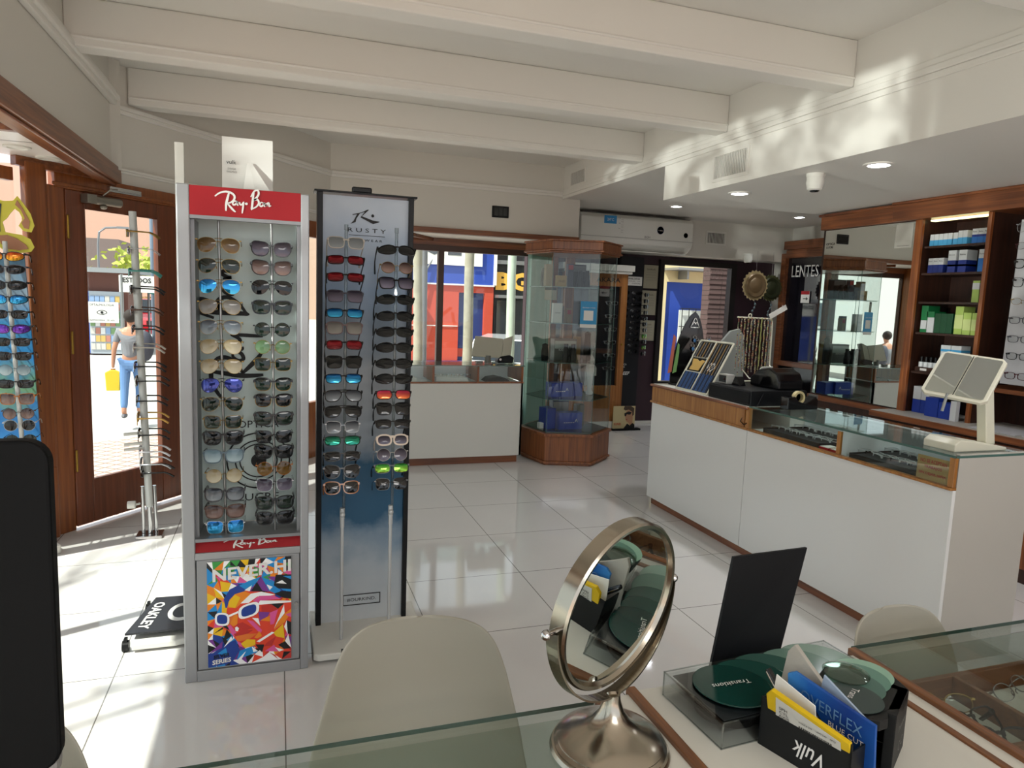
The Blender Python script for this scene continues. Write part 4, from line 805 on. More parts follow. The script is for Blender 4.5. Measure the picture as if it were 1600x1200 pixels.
# grey curved monitor back behind the rack
t = thing('desk_monitor', 'pale grey rounded screen back behind the cord rack', 'monitor', (3.05, 4.22, .895))
b = B(); b.prism([(0, .0), (.26, .0), (.26, .20), (.24, .34), (.20, .39), (.12, .37), (.04, .28), (0, .16)], (2.95, 4.24, .93), (1, 0, 0), (0, 0, 1), (0, .02, 0)); b.done('shell', mat('pale_grey_plastic', '#8f938f', .3), t, bevel=.006)
b = B(); b.box(3.02, 3.14, 4.22, 4.34, .8945, .905); b.box(3.07, 3.09, 4.25, 4.27, .9, .96); b.done('stand', MATS['pale_grey_plastic'], t)
# adjustable white table mirror on the counter
t = thing('table_mirror', 'white folding table mirror on a leaning arm, near end of long counter', 'mirror', (2.85, 2.22, .902))
b = B(); b.prism([(0, 0), (.30, 0), (.30, .012), (.09, .045), (.03, .05), (0, .03)], (2.66, 2.10, .902), (1, 0, 0), (0, 0, 1), (0, .15, 0)); b.done('base', OFFW, t, bevel=.004)
b = B(); b.prism([(.0, 0), (.055, 0), (.0, .30), (-.05, .30)], (2.93, 2.17, .91), (1, 0, 0), (0, 0, 1), (0, .045, 0)); b.done('arm', OFFW, t, bevel=.005)
MC = Vector((2.775, 2.19, 1.215)); mu = Vector((.098, -.227, -.022)).normalized(); mv0 = Vector((.181, .066, .166)); mv = (mv0-mu*mv0.dot(mu)).normalized(); mn = mu.cross(mv)
def rpl(b, w_, h_, d, off=0., ox=0., k=.02):
    b.prism([(-w_+k, -h_), (w_-k, -h_), (w_, -h_+k), (w_, h_-k), (w_-k, h_), (-w_+k, h_), (-w_, h_-k), (-w_, -h_+k)], MC+mn*off+mu*ox, mu, mv, mn*d)
b = B(); rpl(b, .125, .135, .016, -.02); b.done('shell', OFFW, t, bevel=.003)
b = B(); rpl(b, .052, .12, .002, -.003, -.058, .006); rpl(b, .052, .12, .002, -.003, .058, .006); b.done('mirror_pane', MIRR, t)
b = B(); b.box(-.0015, .0015, -.12, .12, -.002, .002)
bb = B(); bb.prism([(-.0015, -.12), (.0015, -.12), (.0015, .12), (-.0015, .12)], MC-mn*.002, mu, mv, mn*.003); bb.done('divider', BLACK, t)
b = B(); b.cyl(MC-mv*.12-mu*.02, MC-mv*.12-mu*.02-Vector((.02, 0, .075)), .006); b.done('handle', mat('pale_grey_plastic'), t, smooth=True)

# ================================================================== BACK COUNTER
t = thing('shop_counter', 'white counter with glass display top under the street window', 'counter', (1.45, 5.98, 0))
BX0, BX1, BY = .62, 2.085, 5.85
b = B(); b.box(BX0, BX1, BY, BY+.018, .065, .725); b.box(BX1-.018, BX1, BY, BY+.42, .065, .725); b.done('front_panel', WHITEM, t)
b = B(); b.box(BX0, BX1-.03, BY+.02, BY+.035, 0, .065); b.box(BX1-.045, BX1-.03, BY+.03, BY+.4, 0, .065); b.done('toe_kick', WOODX, t)
b = B(); b.box(BX0, BX1, BY+.02, BY+.42, .66, .722); b.box(BX0, BX1, BY+.40, BY+.42, .72, .875); b.done('carcass', mat('showcase_white'), t)
b = B(); b.box(BX0, BX1+.004, BY-.006, BY+.02, .722, .737); 
for x in (1.255, 1.655, 2.065): b.box(x, x+.018, BY, BY+.4, .737, .873)
b.done('wood_trim', WOOD, t, bevel=.002)
B().box(BX0, BX1+.01, BY-.01, BY+.43, .875, .883).done('glass_top', GLASSG, t)
B().box(BX0, BX1+.01, BY-.0105, BY-.01, .875, .883).done('glass_edge', GEDGE, t)
B().box(BX0, BX1, BY+.003, BY+.006, .737, .875).done('front_glass', GLASS, t)
for i, x in enumerate((1.18, 1.45)):
    o = B().prism([(0, 0), (.30 if i else .1, 0), (.28 if i else .1, .04), (0, .05)], (x-.15, BY+.06, .723), (1, 0, 0), (0, 0, 1), (0, .2, 0)).done('paper_tray', PAPER, None); solo(o, ['short white tray', 'long white tray'][i]+' inside glass top of window counter', 'tray')
for i, x in enumerate((1.33, 1.40, 1.48, 1.55)):
    glasses('eyeglass_frame', ['leftmost', 'second', 'third', 'rightmost'][i]+' frame on white tray inside window counter', 'ovalthin', (FGO, FSI, FAM, FBK)[i], CLEAR, (x+.02, BY+.10, .790), (radians(-75), 0, 0), 'frames on the white tray', .8, cat='eyeglasses')
o = B().prism([(0, 0), (.24, 0), (.20, .03), (.12, .048), (.04, .035)], (1.76, BY+.1, .723), (1, 0, 0), (0, 0, 1), (0, .16, 0)).done('cap', mat('dark_cap', '#3a302c', .8), None, bevel=.004); solo(o, 'dark curved cap shape inside right bay of window counter', 'cap')
# folded card display and small things on the back counter
t = thing('board_display', 'beige folded fabric board on a stand on window counter', 'display board', (1.85, 6.08, .885))
b = B(); b.X = Matrix.Translation((1.83, 6.08, .94)) @ Matrix.Rotation(radians(-8), 4, 'Z') @ Matrix.Rotation(radians(-14), 4, 'X')
b.prism([(-.17, .0), (.11, -.01), (.13, .17), (-.13, .19)], (0, 0, 0), (1, 0, 0), (0, 0, 1), (0, .015, 0)); b.prism([(.11, -.01), (.20, .02), (.22, .20), (.135, .17)], (0, .002, 0), (1, 0, 0), (0, 0, 1), (0, .06, 0)); b.done('board', mat('beige_board', '#b9b4a2', .7), t, bevel=.003)
b = B(); b.cyl((1.82, 6.1, .884), (1.82, 6.1, .95), .03, n=16); b.box(1.7, 1.76, 6.05, 6.09, .884, .90); b.done('stand', mat('stand_grey', '#77776f', .5), t)
t = thing('label_printer', 'small black rounded gadget right of beige board on window counter', 'device', (1.98, 6.1, .884))
b = B(); b.prism([(0, 0), (.15, 0), (.16, .05), (.12, .075), (.03, .06), (0, .03)], (1.90, 6.05, .884), (1, 0, 0), (0, 0, 1), (0, .09, 0)); b.done('body', BLACK, t, bevel=.01)
b = B(); b.lathe([(.008, 0), (.011, .003)], (1.925, 6.048, .918), 12, 'Y'); b.done('lens', CHROME, t)

# ================================================================== HEXAGONAL GLASS CASE
t = thing('display_case', 'tall hexagonal glass showcase with wooden base and crown', 'showcase', (2.57, 5.98, 0))
def hexa(R, c=(2.57, 5.98)): return [(c[0]+R*cos(radians(-78+60*k)), c[1]+R*sin(radians(-78+60*k))) for k in range(6)]
CW = wood('case_wood', '#6e3b1c', '#9a5c30', .4)
b = B()
for R, z0, z1 in ((.41, 0, .02), (.435, .02, .04), (.42, .04, .265), (.44, .265, .29)): b.prism(hexa(R), (0, 0, z0), (1, 0, 0), (0, 1, 0), (0, 0, z1-z0))
b.done('base', CW, t, bevel=.003)
b = B()
for R, z0, z1 in ((.43, 1.885, 1.90), (.455, 1.90, 1.915), (.44, 1.915, 1.985), (.455, 1.985, 2.0)): b.prism(hexa(R), (0, 0, z0), (1, 0, 0), (0, 1, 0), (0, 0, z1-z0))
b.done('crown', CW, t, bevel=.003)
for x, y, w_ in ((2.49, 6.22, .03), (2.66, 6.25, .045)): B().box(x-w_, x+w_, y-.015, y+.015, .29, 1.885).done('inner_post', CW, t)
GC = glass('case_glass', '#f7faf9', .9)
H = hexa(.405)
for k in range(6):
    p, q = Vector(H[k]), Vector(H[(k+1) % 6]); b = B(); b.wall(p, q, .29, 1.885, .005, 1); b.done('glass_panel', GC, t)
b = B()
for p in H: b.cyl((p[0], p[1], .29), (p[0], p[1], 1.885), .0022, n=6)
b.done('glass_joint', GEDGE, t)
for z in (1.595, 1.275, .925, .594, .30):
    b = B(); b.prism(hexa(.385), (0, 0, z-.006), (1, 0, 0), (0, 1, 0), (0, 0, .006)); sh = b.done('shelf', glass('shelf_glass', '#dfeee8', 1.), t)
    b = B()
    h = hexa(.386)
    for k in range(6): b.wall(h[k], h[(k+1) % 6], z-.006, z, .0008, 1)
    b.done('shelf_edge', GEDGE, sh)
def inbox(name, x0, x1, y0, d, z, h, m, lab, cat='box', rz=0., grp=None, face=None, fm=None, top=None):
    r = thing(name, lab, cat, ((x0+x1)/2, y0, z), grp); b = B(); b.box(x0, x1, y0, y0+d, z, z+h); o = b.done('carton', m, r, bevel=.001)
    if face: txt(face, fm or TEXTW, o, 'lettering', ((x0+x1)/2, y0-.001, z+h*.5), (1, 0, 0), (0, 0, 1), (x1-x0)*.6, None)
    if top: B().box(x0+.004, x1-.004, y0-.001, y0, z+h*top[0], z+h*top[1]).done('printed_panel', top[2], o)
    r.rotation_euler = (0, 0, rz); return r
BLU = mat('blue_carton', '#1c3a9a', .4)
inbox('carton', 2.36, 2.58, 5.86, .12, .594, .13, BLU, 'blue cardboard box with small white logo on second lowest case shelf', rz=.1, face='-----^', top=None)
inbox('carton', 2.56, 2.69, 5.90, .12, .594, .125, BLU, 'blue box behind on the right of second lowest case shelf', rz=-.1)
inbox('carton', 2.33, 2.42, 5.85, .14, .300, .19, BLU, 'tall narrow blue box on lowest case shelf', rz=.25)
inbox('carton', 2.43, 2.66, 5.80, .12, .300, .155, BLU, 'wide blue box with white logo on lowest case shelf', face='-----^')
inbox('carton', 2.44, 2.60, 5.99, .10, .300, .24, mat('dark_blue_carton', '#1a2a5c', .4), 'dark blue box at back of lowest case shelf', top=(.55, .95, STEEL))
o = B().box(2.27, 2.31, 5.88, 5.94, .300, .35).done('price_cube', PAPER, None); solo(o, 'small white card on the left of lowest case shelf', 'card')
inbox('carton', 2.68, 2.76, 5.98, .08, .300, .2, mat('olive_carton', '#5a5238', .5), 'brown box on right of lowest case shelf')
# binoculars, boxes
def binocular(x, y, z, s, lab, rz=0.):
    r = thing('binoculars', lab, 'binoculars', (x, y, z)); b = B()
    for sx in (-1, 1):
        b.lathe([(.030*s, 0), (.034*s, .01*s), (.034*s, .06*s), (.026*s, .085*s), (.026*s, .12*s), (.020*s, .135*s), (.022*s, .17*s), (.018*s, .17*s)], (x+sx*.038*s, y, z), 20)
    b.done('barrel', BLACK, r, smooth=True); b = B(); b.box(x-.03*s, x+.03*s, y-.012, y+.012, z+.05*s, z+.11*s); b.cyl((x, y, z+.1*s), (x, y, z+.15*s), .01*s); b.done('hinge', BLACKM, r, bevel=.003); r.rotation_euler = (0, 0, rz)
binocular(2.50, 5.80, .925, .95, 'black binoculars standing on middle shelf of hexagonal case')
inbox('carton', 2.40, 2.62, 5.92, .10, .925, .20, mat('dark_photo_carton', '#5a5c58', .4), 'binocular box with big letters on middle case shelf', face='RXMONA', top=(.55, .9, mat('pale_print', '#aeb6ae', .4)))
for (x, y, h, lab) in ((2.30, 5.90, .16, 'black zipped pouch on left of middle case shelf'), (2.72, 5.90, .28, 'tall black folded monocular on right of middle case shelf')):
    o = B().lathe([(.03, 0), (.036, .02), (.034, h*.5), (.026, h*.8), (.03, h*.92), (.0, h)], (x, y, .925), 14).done('pouch', BLACKM, None, smooth=True); solo(o, lab, 'pouch')
inbox('carton', 2.63, 2.68, 5.96, .07, .925, .22, mat('tan_carton', '#8a6a3a', .5), 'slim tan box right of the binocular box in case')
inbox('carton', 2.34, 2.43, 5.84, .05, 1.275, .175, PAPER, 'white printed box on second shelf of hexagonal case', face='crow', fm=TEXTG)
inbox('carton', 2.44, 2.49, 5.95, .06, 1.275, .15, mat('grey_carton', '#4a4a4a', .5), 'dark grey box behind white box in case')
inbox('carton', 2.50, 2.545, 5.90, .06, 1.275, .13, mat('tan_carton'), 'tan box with red lid beside blue payment card', top=(.6, .9, RED))
t = thing('payment_card', 'blue payment sign card hanging on glass of hexagonal case', 'sign', (2.56, 5.56, 1.3))
b = B(); b.X = Matrix.Translation((2.555, 5.552, 1.265)) @ Matrix.Rotation(radians(-13), 4, 'Z'); b.box(-.072, .072, -.003, 0, .0, .21); cdm = b.done('card', mat('payment_blue', '#1c8fc4', .4), t)
b = B(); b.X = Matrix.Translation((2.555, 5.552, 1.265)) @ Matrix.Rotation(radians(-13), 4, 'Z'); b.box(-.072, .072, -.0045, -.003, -.018, .012); b.box(-.042, .042, -.0045, -.003, .045, .13); b.done('white_panel', PAPER, cdm)
txt('ESCANEA Y PAGA', TEXTW, cdm, 'lettering', (2.554, 5.544, 1.265+.155), (cos(-.227), sin(-.227), 0), (0, 0, 1), .11)
inbox('carton', 2.28, 2.35, 5.90, .06, 1.595, .20, mat('brown_carton', '#8a7452', .5), 'upright brown box on top shelf of hexagonal case')
inbox('carton', 2.345, 2.44, 5.80, .04, 1.595, .10, mat('kraft_carton', '#b0925a', .5), 'small kraft box with glasses drawing on top case shelf', face='O-O', fm=TEXTB)
inbox('carton', 2.475, 2.53, 5.86, .05, 1.595, .21, mat('photo_carton', '#23263a', .4), 'slim dark box with red and blue print on top shelf', top=(.75, .95, RED))
inbox('carton', 2.52, 2.68, 5.92, .08, 1.595, .21, BLACK, 'large black binocular box on top shelf of hexagonal case', top=(.7, .95, mat('faded_print', '#5a5a5a', .4)))
binocular(2.62, 5.84, 1.597, .9, 'black binoculars in front of black box on top shelf')
o = B().lathe([(.03, 0), (.04, .02), (.04, .12), (.03, .17), (.0, .17)], (2.31, 6.0, 1.595), 14).done('pouch', BLACKM, None, smooth=True); solo(o, 'black pouch behind brown box on top case shelf', 'pouch')
inbox('label_card', 2.235, 2.345, 5.795, .004, 1.475, .11, mat('beige_card', '#8f8a78', .6), 'beige card with black header on left glass of case', 'card', rz=-.6, top=(.8, 1., TEXTB))
# figurine on a narrow stand right of case shelves
t = thing('figurine', 'white horned statuette on right inside the hexagonal case', 'statuette', (2.79, 5.98, .6))
o = B(); o.lathe([(.03, 0), (.034, .02), (.02, .05), (.028, .15), (.04, .26), (.032, .34), (.014, .38), (.022, .41), (.0, .43)], (2.80, 5.98, .60), 14); o.tube([(2.79, 5.98, 1.02), (2.775, 5.98, 1.06), (2.78, 5.98, 1.10)], [.008, .006, .002]); o.tube([(2.81, 5.98, 1.02), (2.83, 5.98, 1.05), (2.835, 5.98, 1.09)], [.008, .006, .002]); o.tube([(2.82, 5.98, .9), (2.85, 5.97, .85), (2.845, 5.96, .78)], .01); o.done('body', WHITEM, t, smooth=True)
# ================================================================== CEILING FITTINGS
def downlight(x, y, z, lab):
    t = thing('downlight', lab, 'ceiling light', (x, y, z), 'round recessed ceiling lights'); b = B(); b.lathe([(.075, 0), (.075, -.006), (.055, -.008), (.05, -.002)], (x, y, z), 28); b.done('trim_ring', CEIL, t, smooth=True)
    b = B(); b.lathe([(0, -.003), (.05, -.003)], (x, y, z), 24); b.done('lamp', mat('lamp_glow', '#ffffff', .5, emit='#f4f8ff', es=6), t)
    l = light('downlight_lamp', 'SPOT', (x, y, z-.02), 30, (.95, .98, 1), spot_size=2.2, spot_blend=.8, shadow_soft_size=.05); l.rotation_euler = (0, 0, 0)
downlight(2.93, 4.06, Z0, 'round recessed light nearest the far edge of lower ceiling'); downlight(2.95, 2.93, Z0, 'round recessed light right of the dome camera on lower ceiling')
downlight(3.87, 6.40, Z1, 'round recessed light above the air conditioner'); downlight(5.40, 6.38, Z1, 'round recessed light near right corner of alcove ceiling')
downlight(2.95, 1.5, Z0, 'added round recessed light, out of view above near end of counter')  # extra downlight outside the view, added to light counter and shelves
def dome(x, y, z, lab, s=1.):
    t = thing('dome_camera', lab, 'security camera', (x, y, z)); b = B(); b.lathe([(.05*s, 0), (.05*s, -.012*s), (.046*s, -.02*s)], (x, y, z), 24); b.done('mount', WHITEM, t, smooth=True)
    b = B(); b.lathe([(.046*s, -.02*s), (.048*s, -.05*s), (.040*s, -.085*s), (.03*s, -.092*s), (0, -.094*s)], (x, y, z), 24); b.done('housing', WHITEM, t, smooth=True)
    b = B(); b.lathe([(.028*s, -.0925*s), (.02*s, -.099*s), (0, -.101*s)], (x, y, z), 16); b.done('lens', BLACKG, t, smooth=True)
dome(2.87, 3.29, Z0, 'white dome camera hanging from lower ceiling'); dome(5.2, 6.95, 2.10, 'small white ball camera under the alcove header', 1.1)
def vent(x0, x1, z0, z1, lab, n, mk, tilt, fr=.02):
    t = thing('air_vent', lab, 'vent', mk(x0, 0, z0)); b = B()
    def bx(b, a0, a1, c0, c1, d0, d1):
        P = [mk(a, d, c) for c in (c0, c1) for a, d in ((a0, d0), (a1, d0), (a1, d1), (a0, d1))]; b.add(P, [(3, 2, 1, 0), (4, 5, 6, 7), (0, 1, 5, 4), (1, 2, 6, 5), (2, 3, 7, 6), (3, 0, 4, 7)])
    for q in ((x0-fr, x1+fr, z1, z1+fr), (x0-fr, x1+fr, z0-fr, z0), (x0-fr, x0, z0, z1), (x1, x1+fr, z0, z1)): bx(b, *q, 0, .008)
    b.done('frame', CEIL, t); b = B(); bx(b, x0, x1, z0, z1, .0, .001); b.done('dark_opening', mat('vent_dark', '#2c2a28', .8), t)
    b = B()
    for i in range(n): a = x0+(x1-x0)*(i+.5)/n; bx(b, a-.0035, a+.0035, z0, z1, .001, .007)
    b.done('louvres', CEIL, t)
vent(3.66, 3.99, 2.285, 2.425, 'larger slatted vent on soffit box face', 20, lambda a, d, c: (XS-d, a, c), 0); vent(6.05, 6.36, 2.575, 2.69, 'smaller slatted vent at the far end of soffit', 14, lambda a, d, c: (XS-d, a, c), 0)
vent(4.86, 5.10, 2.23, 2.35, 'small grey grille right of the air conditioner', 12, lambda a, d, c: (a, YA-d, c), 0)
# housings for the added fill lamps, unseen in the rear of the shop
for y in (-1.6, -2.6):
    t = thing('added_fill_panel', 'flat white fill panel added out of view in rear of shop', 'ceiling light', (.7, y, 2.56), 'added rear fill panels'); B().box(-.22, 1.62, y-.32, y+.32, 2.545, ZC).done('housing', WHITEM, t)
# air conditioner
t = thing('air_conditioner', 'white wall air conditioner with blue temperature sticker', 'air conditioner', (3.8, 7.2, 2.1))
b = B(); b.prism([(0, .0), (-.14, .01), (-.24, .07), (-.25, .12), (-.25, .34), (-.20, .385), (0, .385)], (3.10, YA-.012, 2.06), (0, 1, 0), (0, 0, 1), (1.40, 0, 0)); b.done('body', mat('ac_white', '#e2e1da', .25), t, bevel=.012, seg=3)
b = B(); b.box(3.1, 4.5, YA-.265, YA-.261, 2.19, 2.194); b.box(3.12, 4.48, YA-.22, YA-.04, 2.446, 2.45); b.done('seam', TEXTG, t)
b = B(); b.box(3.14, 4.46, YA-.20, YA-.06, 2.052, 2.062); b.done('flap', mat('ac_white'), t)
Yf = YA-.2655
b = B(); b.box(3.37, 3.52, Yf, Yf+.002, 2.335, 2.42); st_ = b.done('sticker', mat('sticker_blue', '#2a8ac8', .4), t); txt('24°C', TEXTW, st_, 'lettering', (3.445, Yf-.001, 2.378), (1, 0, 0), (0, 0, 1), .08)
b = B(); b.lathe([(0, .002), (.042, .002)], (4.07, Yf, 2.30), 26, 'Y'); rd = b.done('round_sticker', mat('sticker_navy', '#1c3f90', .4), t); txt('3 años', TEXTW, rd, 'lettering', (4.07, Yf-.003, 2.30), (1, 0, 0), (0, 0, 1), .062)
txt('BGH', TEXTG, t, 'lettering', (3.91, Yf-.001, 2.215), (1, 0, 0), (0, 0, 1), .07)
for i in range(6):
    txt('::' if i % 2 else '%&', TEXTG, t, 'lettering', (3.555+.035*(i % 2), Yf-.001, 2.40-i*.028), (1, 0, 0), (0, 0, 1), .022)
b = B(); b.lathe([(.016, .001), (.022, .001)], (4.40, Yf, 2.265), 20, 'Y'); b.lathe([(.024, .001), (.028, .001)], (4.40, Yf, 2.265), 20, 'Y'); b.done('emblem', TEXTB, t)
for x, y in ((-1.22, 4.14), (-1.16, 4.42)):
    t = thing('downlight', '%s round light in white bay ceiling at far left' % ('nearer' if y < 4.3 else 'farther'), 'ceiling light', (x, y, 2.12), 'round lights in the bay ceiling'); b = B(); b.lathe([(.06, 0), (.06, -.008), (.045, -.01), (.04, -.004), (0, -.004)], (x, y, 2.12), 26); b.done('trim_ring', WHITEM, t, smooth=True)
# switch plates
t = thing('wall_switch', 'black double switch plate high on window wall', 'switch', (2.03, YW, 2.3)); b = B(); b.box(1.945, 2.115, YW-.012, YW, 2.245, 2.355); pl = b.done('plate', BLACK, t, bevel=.008)
for x in (1.96, 2.005, 2.05): b = B(); b.box(x+.005, x+.045, YW-.017, YW-.012, 2.262, 2.338); b.done('rocker', BLACKG, pl)

# ================================================================== RIGHT WALL UNIT
t = thing('shelf_unit', 'dark wooden wall unit with shelves, mirror bay and fascia behind counter', 'shelving', (4.2, 3.6, 0))
b = B(); b.box(XW-.03, XW+.35, 3.86, 4.56, 2.10, 2.215); b.box(XW-.05, XW+.35, -1., 3.86, 2.10, 2.225); b.done('fascia', WOODH, t, bevel=.004)
b = B(); b.box(XW-.045, XW+.1, 3.84, 4.575, 2.20, 2.22); b.box(XW-.065, XW+.1, -1., 3.86, 2.212, Z0-.001); b.done('cornice', WOODH, t, bevel=.004)
for y0, y1 in ((3.645, 3.70), (3.163, 3.187)):
    B().box(XW-.01, XW+.012, y0, y1, .80, 2.10).done('post', WOOD, t, bevel=.002); B().box(XW+.012, XW+.35, y0, y1, .80, 2.10).done('side_panel', WOODK, t)
b = B(); b.box(XW+.30, XW+.35, -1, 4.56, .0, 2.10); b.box(XW+.01, XW+.30, 3.70, 4.56, .8, 2.10); b.done('back_panel', WOODK, t)
b = B(); b.box(XW+.295, XW+.299, 3.36, 3.366, .8, 2.1); b.done('back_joint', WOOD, t)
for z in (1.922, 1.745, 1.555, 1.35, 1.085): b = B(); b.box(XW+.01, XW+.30, 3.185, 3.63, z-.014, z); b.done('shelf', WOODK, t)
b = B(); b.box(XW-.20, XW+.35, -1, 3.75, .76, .800); b.box(XW-.02, XW+.35, 3.75, 4.56, .76, .80); b.done('ledge', WOODH, t, bevel=.004)
b = B(); b.box(XW-.195, XW+.3, -1, 3.74, .8, .803); b.done('ledge_top', mat('ledge_white', '#a8a49c', .5), t)
b = B(); b.box(XW-.18, XW+.35, -1, 3.74, 0, .76); b.box(XW, XW+.35, 3.74, 4.56, 0, .76); b.done('cupboard', WOODK, t)
for y in (2.1, 2.66, 3.2): b = B(); b.box(XW-.185, XW-.18, y+.01, y+.53, .08, .62); b.box(XW-.185, XW-.18, y+.01, y+.53, .64, .745); b.done('cupboard_door', WOOD, t, bevel=.003)
b = B(); b.box(XW-.01, XW+.3, -1, 3.165, 1.02, 1.045); b.done('long_shelf', WOODH, t)
t = thing('wall_mirror', 'large frameless mirror left of the product shelves', 'mirror', (XW, 4.1, .8))
B().box(XW, XW+.008, 3.705, 4.53, .812, 2.095).done('mirror_pane', MIRR, t)
o = B().box(XW-.004, XW-.0005, 3.72, 3.86, 1.92, 2.085).done('notice', mat('grey_paper', '#b8b4aa', .6), None); solo(o, 'small grey notice taped to top right of wall mirror', 'notice')
b = B(); b.box(XW-.005, XW-.004, 3.74, 3.84, 1.935, 1.937); b.done('rule', TEXTB, o)
t = thing('mirror_lettering', 'small black optician lettering at the top left of wall mirror', 'lettering', (XW, 4.45, 2.0))
txt('OPTICA', TEXTB, t, 'lettering', (XW-.001, 4.47, 1.99), (0, -1, 0), (0, 0, 1), .09); txt('LUCRE', TEXTB, t, 'lettering', (XW-.001, 4.475, 1.965), (0, -1, 0), (0, 0, 1), .07)
b = B(); b.X = Matrix.Translation((XW-.008, 3.79, 1.89)) @ Matrix.Rotation(.3, 4, 'X'); b.box(-.004, .004, -.12, .0, -.008, .008)
# products on the shelves
LBLUE = mat('light_blue_print', '#4aa0d0', .4); NAVY = mat('navy_print', '#1c2f7c', .4); GRN = mat('green_print', '#1c7a44', .4); LIME = mat('lime_print', '#a8c060', .4); WB = mat('carton_white', '#d0d2d2', .45); GOLDP = mat('gold_print', '#c0a060', .4)
def prod(y, w_, d, z, h, base, lab, grp, panels=(), word=None, x=None):
    x = XW+.04 if x is None else x
    r = thing('product_box', lab, 'box', (x, y, z), grp); o = B().box(x, x+d, y-w_, y, z, z+h).done('carton', base, r, bevel=.0008)
    for z0_, z1_, m_ in panels: B().box(x-.0006, x+d, y-w_-.0004, y+.0004, z+h*z0_, z+h*z1_).done('printed_panel', m_, o)
    if word: txt(word, TEXTB, o, 'lettering', (x-.0016, y-w_/2, z+h*.8), (0, -1, 0), (0, 0, 1), w_*.7)
    return r
for i in range(8): prod(3.618-i*.033-(.006 if i > 4 else 0), .030, .08, 1.9225, .078 if i < 6 else .088, WB, '%s of the pale blue and white small boxes, counted from the left on top shelf' % ['first', 'second', 'third', 'fourth', 'fifth', 'sixth', 'seventh', 'eighth'][i], 'pale blue boxes on top shelf', ((0, .5, LBLUE),))
for i in range(3): prod(3.318-i*.039, .037, .07, 1.9225, .092, WB, '%s blue wave box at right of top shelf' % ['left', 'middle', 'right'][i], 'blue wave boxes on top shelf', ((0, .45, mat('mid_blue_print', '#2468b0', .4)), (.45, .6, NAVY)), 'Renu')
for i in range(3): prod(3.612-i*.038, .036, .08, 1.7455, .098, WB, '%s short navy and white box on second shelf' % ['left', 'middle', 'right'][i], 'short navy boxes on second shelf', ((0, .55, NAVY),), 'Renu')
for i in range(2): prod(3.468-i*.075, .055, .09, 1.7455, .142, WB, '%s tall navy and white box with gold swoosh on second shelf' % ['left', 'right'][i], 'tall navy boxes on second shelf', ((0, .55, NAVY), (.28, .36, GOLDP)), 'Biotrue')
prod(3.258, .04, .09, 1.7455, .14, WB, 'tall blue and white box at far right of second shelf', None, ((0, .6, mat('mid_blue_print')),), 'Renu'); prod(3.214, .028, .09, 1.7455, .14, NAVY, 'narrow blue box against right post on second shelf', None)
prod(3.275, .045, .09, 1.5555, .135, LIME, 'lime green box on right of third shelf', None, ((.6, .9, WB),)); prod(3.222, .034, .09, 1.5555, .13, GRN, 'dark green box beside lime box on third shelf', None)
prod(3.652-.03, .05, .10, 1.3505, .178, WB, 'taller green and white box at left of fourth shelf', None, ((.45, 1, GRN), (0, .12, GRN))); prod(3.578, .055, .10, 1.3505, .14, WB, 'shorter green and white box in front on fourth shelf', None, ((.72, 1, GRN),))
for i in range(3): prod(3.518-i*.044, .042, .10, 1.3505, .13, mat('deep_green', '#174a2c', .4), '%s plain dark green box in middle of fourth shelf' % ['left', 'centre', 'right'][i], 'plain green boxes on fourth shelf')
prod(3.372, .055, .10, 1.3505, .178, LIME, 'tall lime box on right side of fourth shelf', None, ((.2, .7, mat('pale_lime', '#c8d48a', .4)),))
for i in range(2): prod(3.313-i*.058, .052, .10, 1.3505, .14, LIME, '%s short lime box on fourth shelf' % ['left', 'right'][i], 'short lime boxes on fourth shelf', ((.2, .7, mat('pale_lime')),))
o = B().box(XW+.03, XW+.15, 3.44, 3.62, 1.0855, 1.115).done('tray', WOODK, None); solo(o, 'brown tray of white pots on fifth shelf', 'tray'); B().box(XW+.029, XW+.03, 3.53, 3.58, 1.092, 1.108).done('label', PAPER, o)
for i in range(5):
    x, y = XW+.06, 3.60-i*.036; o = B().cyl((x, y, 1.116), (x, y, 1.15), .016, n=16).done('pot', WB, None, smooth=True); solo(o, '%s small white pot with dark cap in brown shelf tray' % ['first', 'second', 'third', 'fourth', 'fifth'][i], 'pot', 'pots in the shelf tray'); B().cyl((x, y, 1.15), (x, y, 1.185), .010, n=12).done('cap', BLACK, o, smooth=True)
for i in range(2): prod(3.448-i*.075, .07, .08, 1.0855, .19, WB, '%s tall white box with blue print on fifth shelf' % ['left', 'right'][i], 'tall white boxes on fifth shelf', ((.0, .2, LBLUE), (.78, .86, LBLUE)))
for i in range(4): prod(3.62-(i % 2)*.065, .062, .07, .8035+(i//2)*.09, .088, (BLU if i < 2 else WB), '%s box of the blue and white stack on the ledge' % ['lower left', 'lower right', 'upper left', 'upper right'][i], 'stacked boxes on the ledge', word=None)
for i in range(2): prod(3.46-i*.10, .095, .07, .8035, .125-.02*i, BLU, '%s wide blue box on the ledge right of stack' % ['left', 'right'][i], 'wide blue boxes on ledge', x=XW-.03)
o = B().box(XW-.05, XW-.02, 3.22, 3.26, .8035, .93).done('carton', WB, None); solo(o, 'slim white box with pink print standing near right post on ledge', 'box')
for i, (y, w_) in enumerate(((3.05, .28), (2.75, .22), (2.5, .2))): o = B().box(XW-.15+.03*i, XW+.10, y-w_, y, .8035, .8065+.003*i).done('papers', mat('paper_grey', '#b9b9bd', .7), None); solo(o, '%s sheet of papers lying on ledge right of shelves' % ['leftmost', 'middle', 'rightmost'][i], 'papers', 'papers on the ledge')
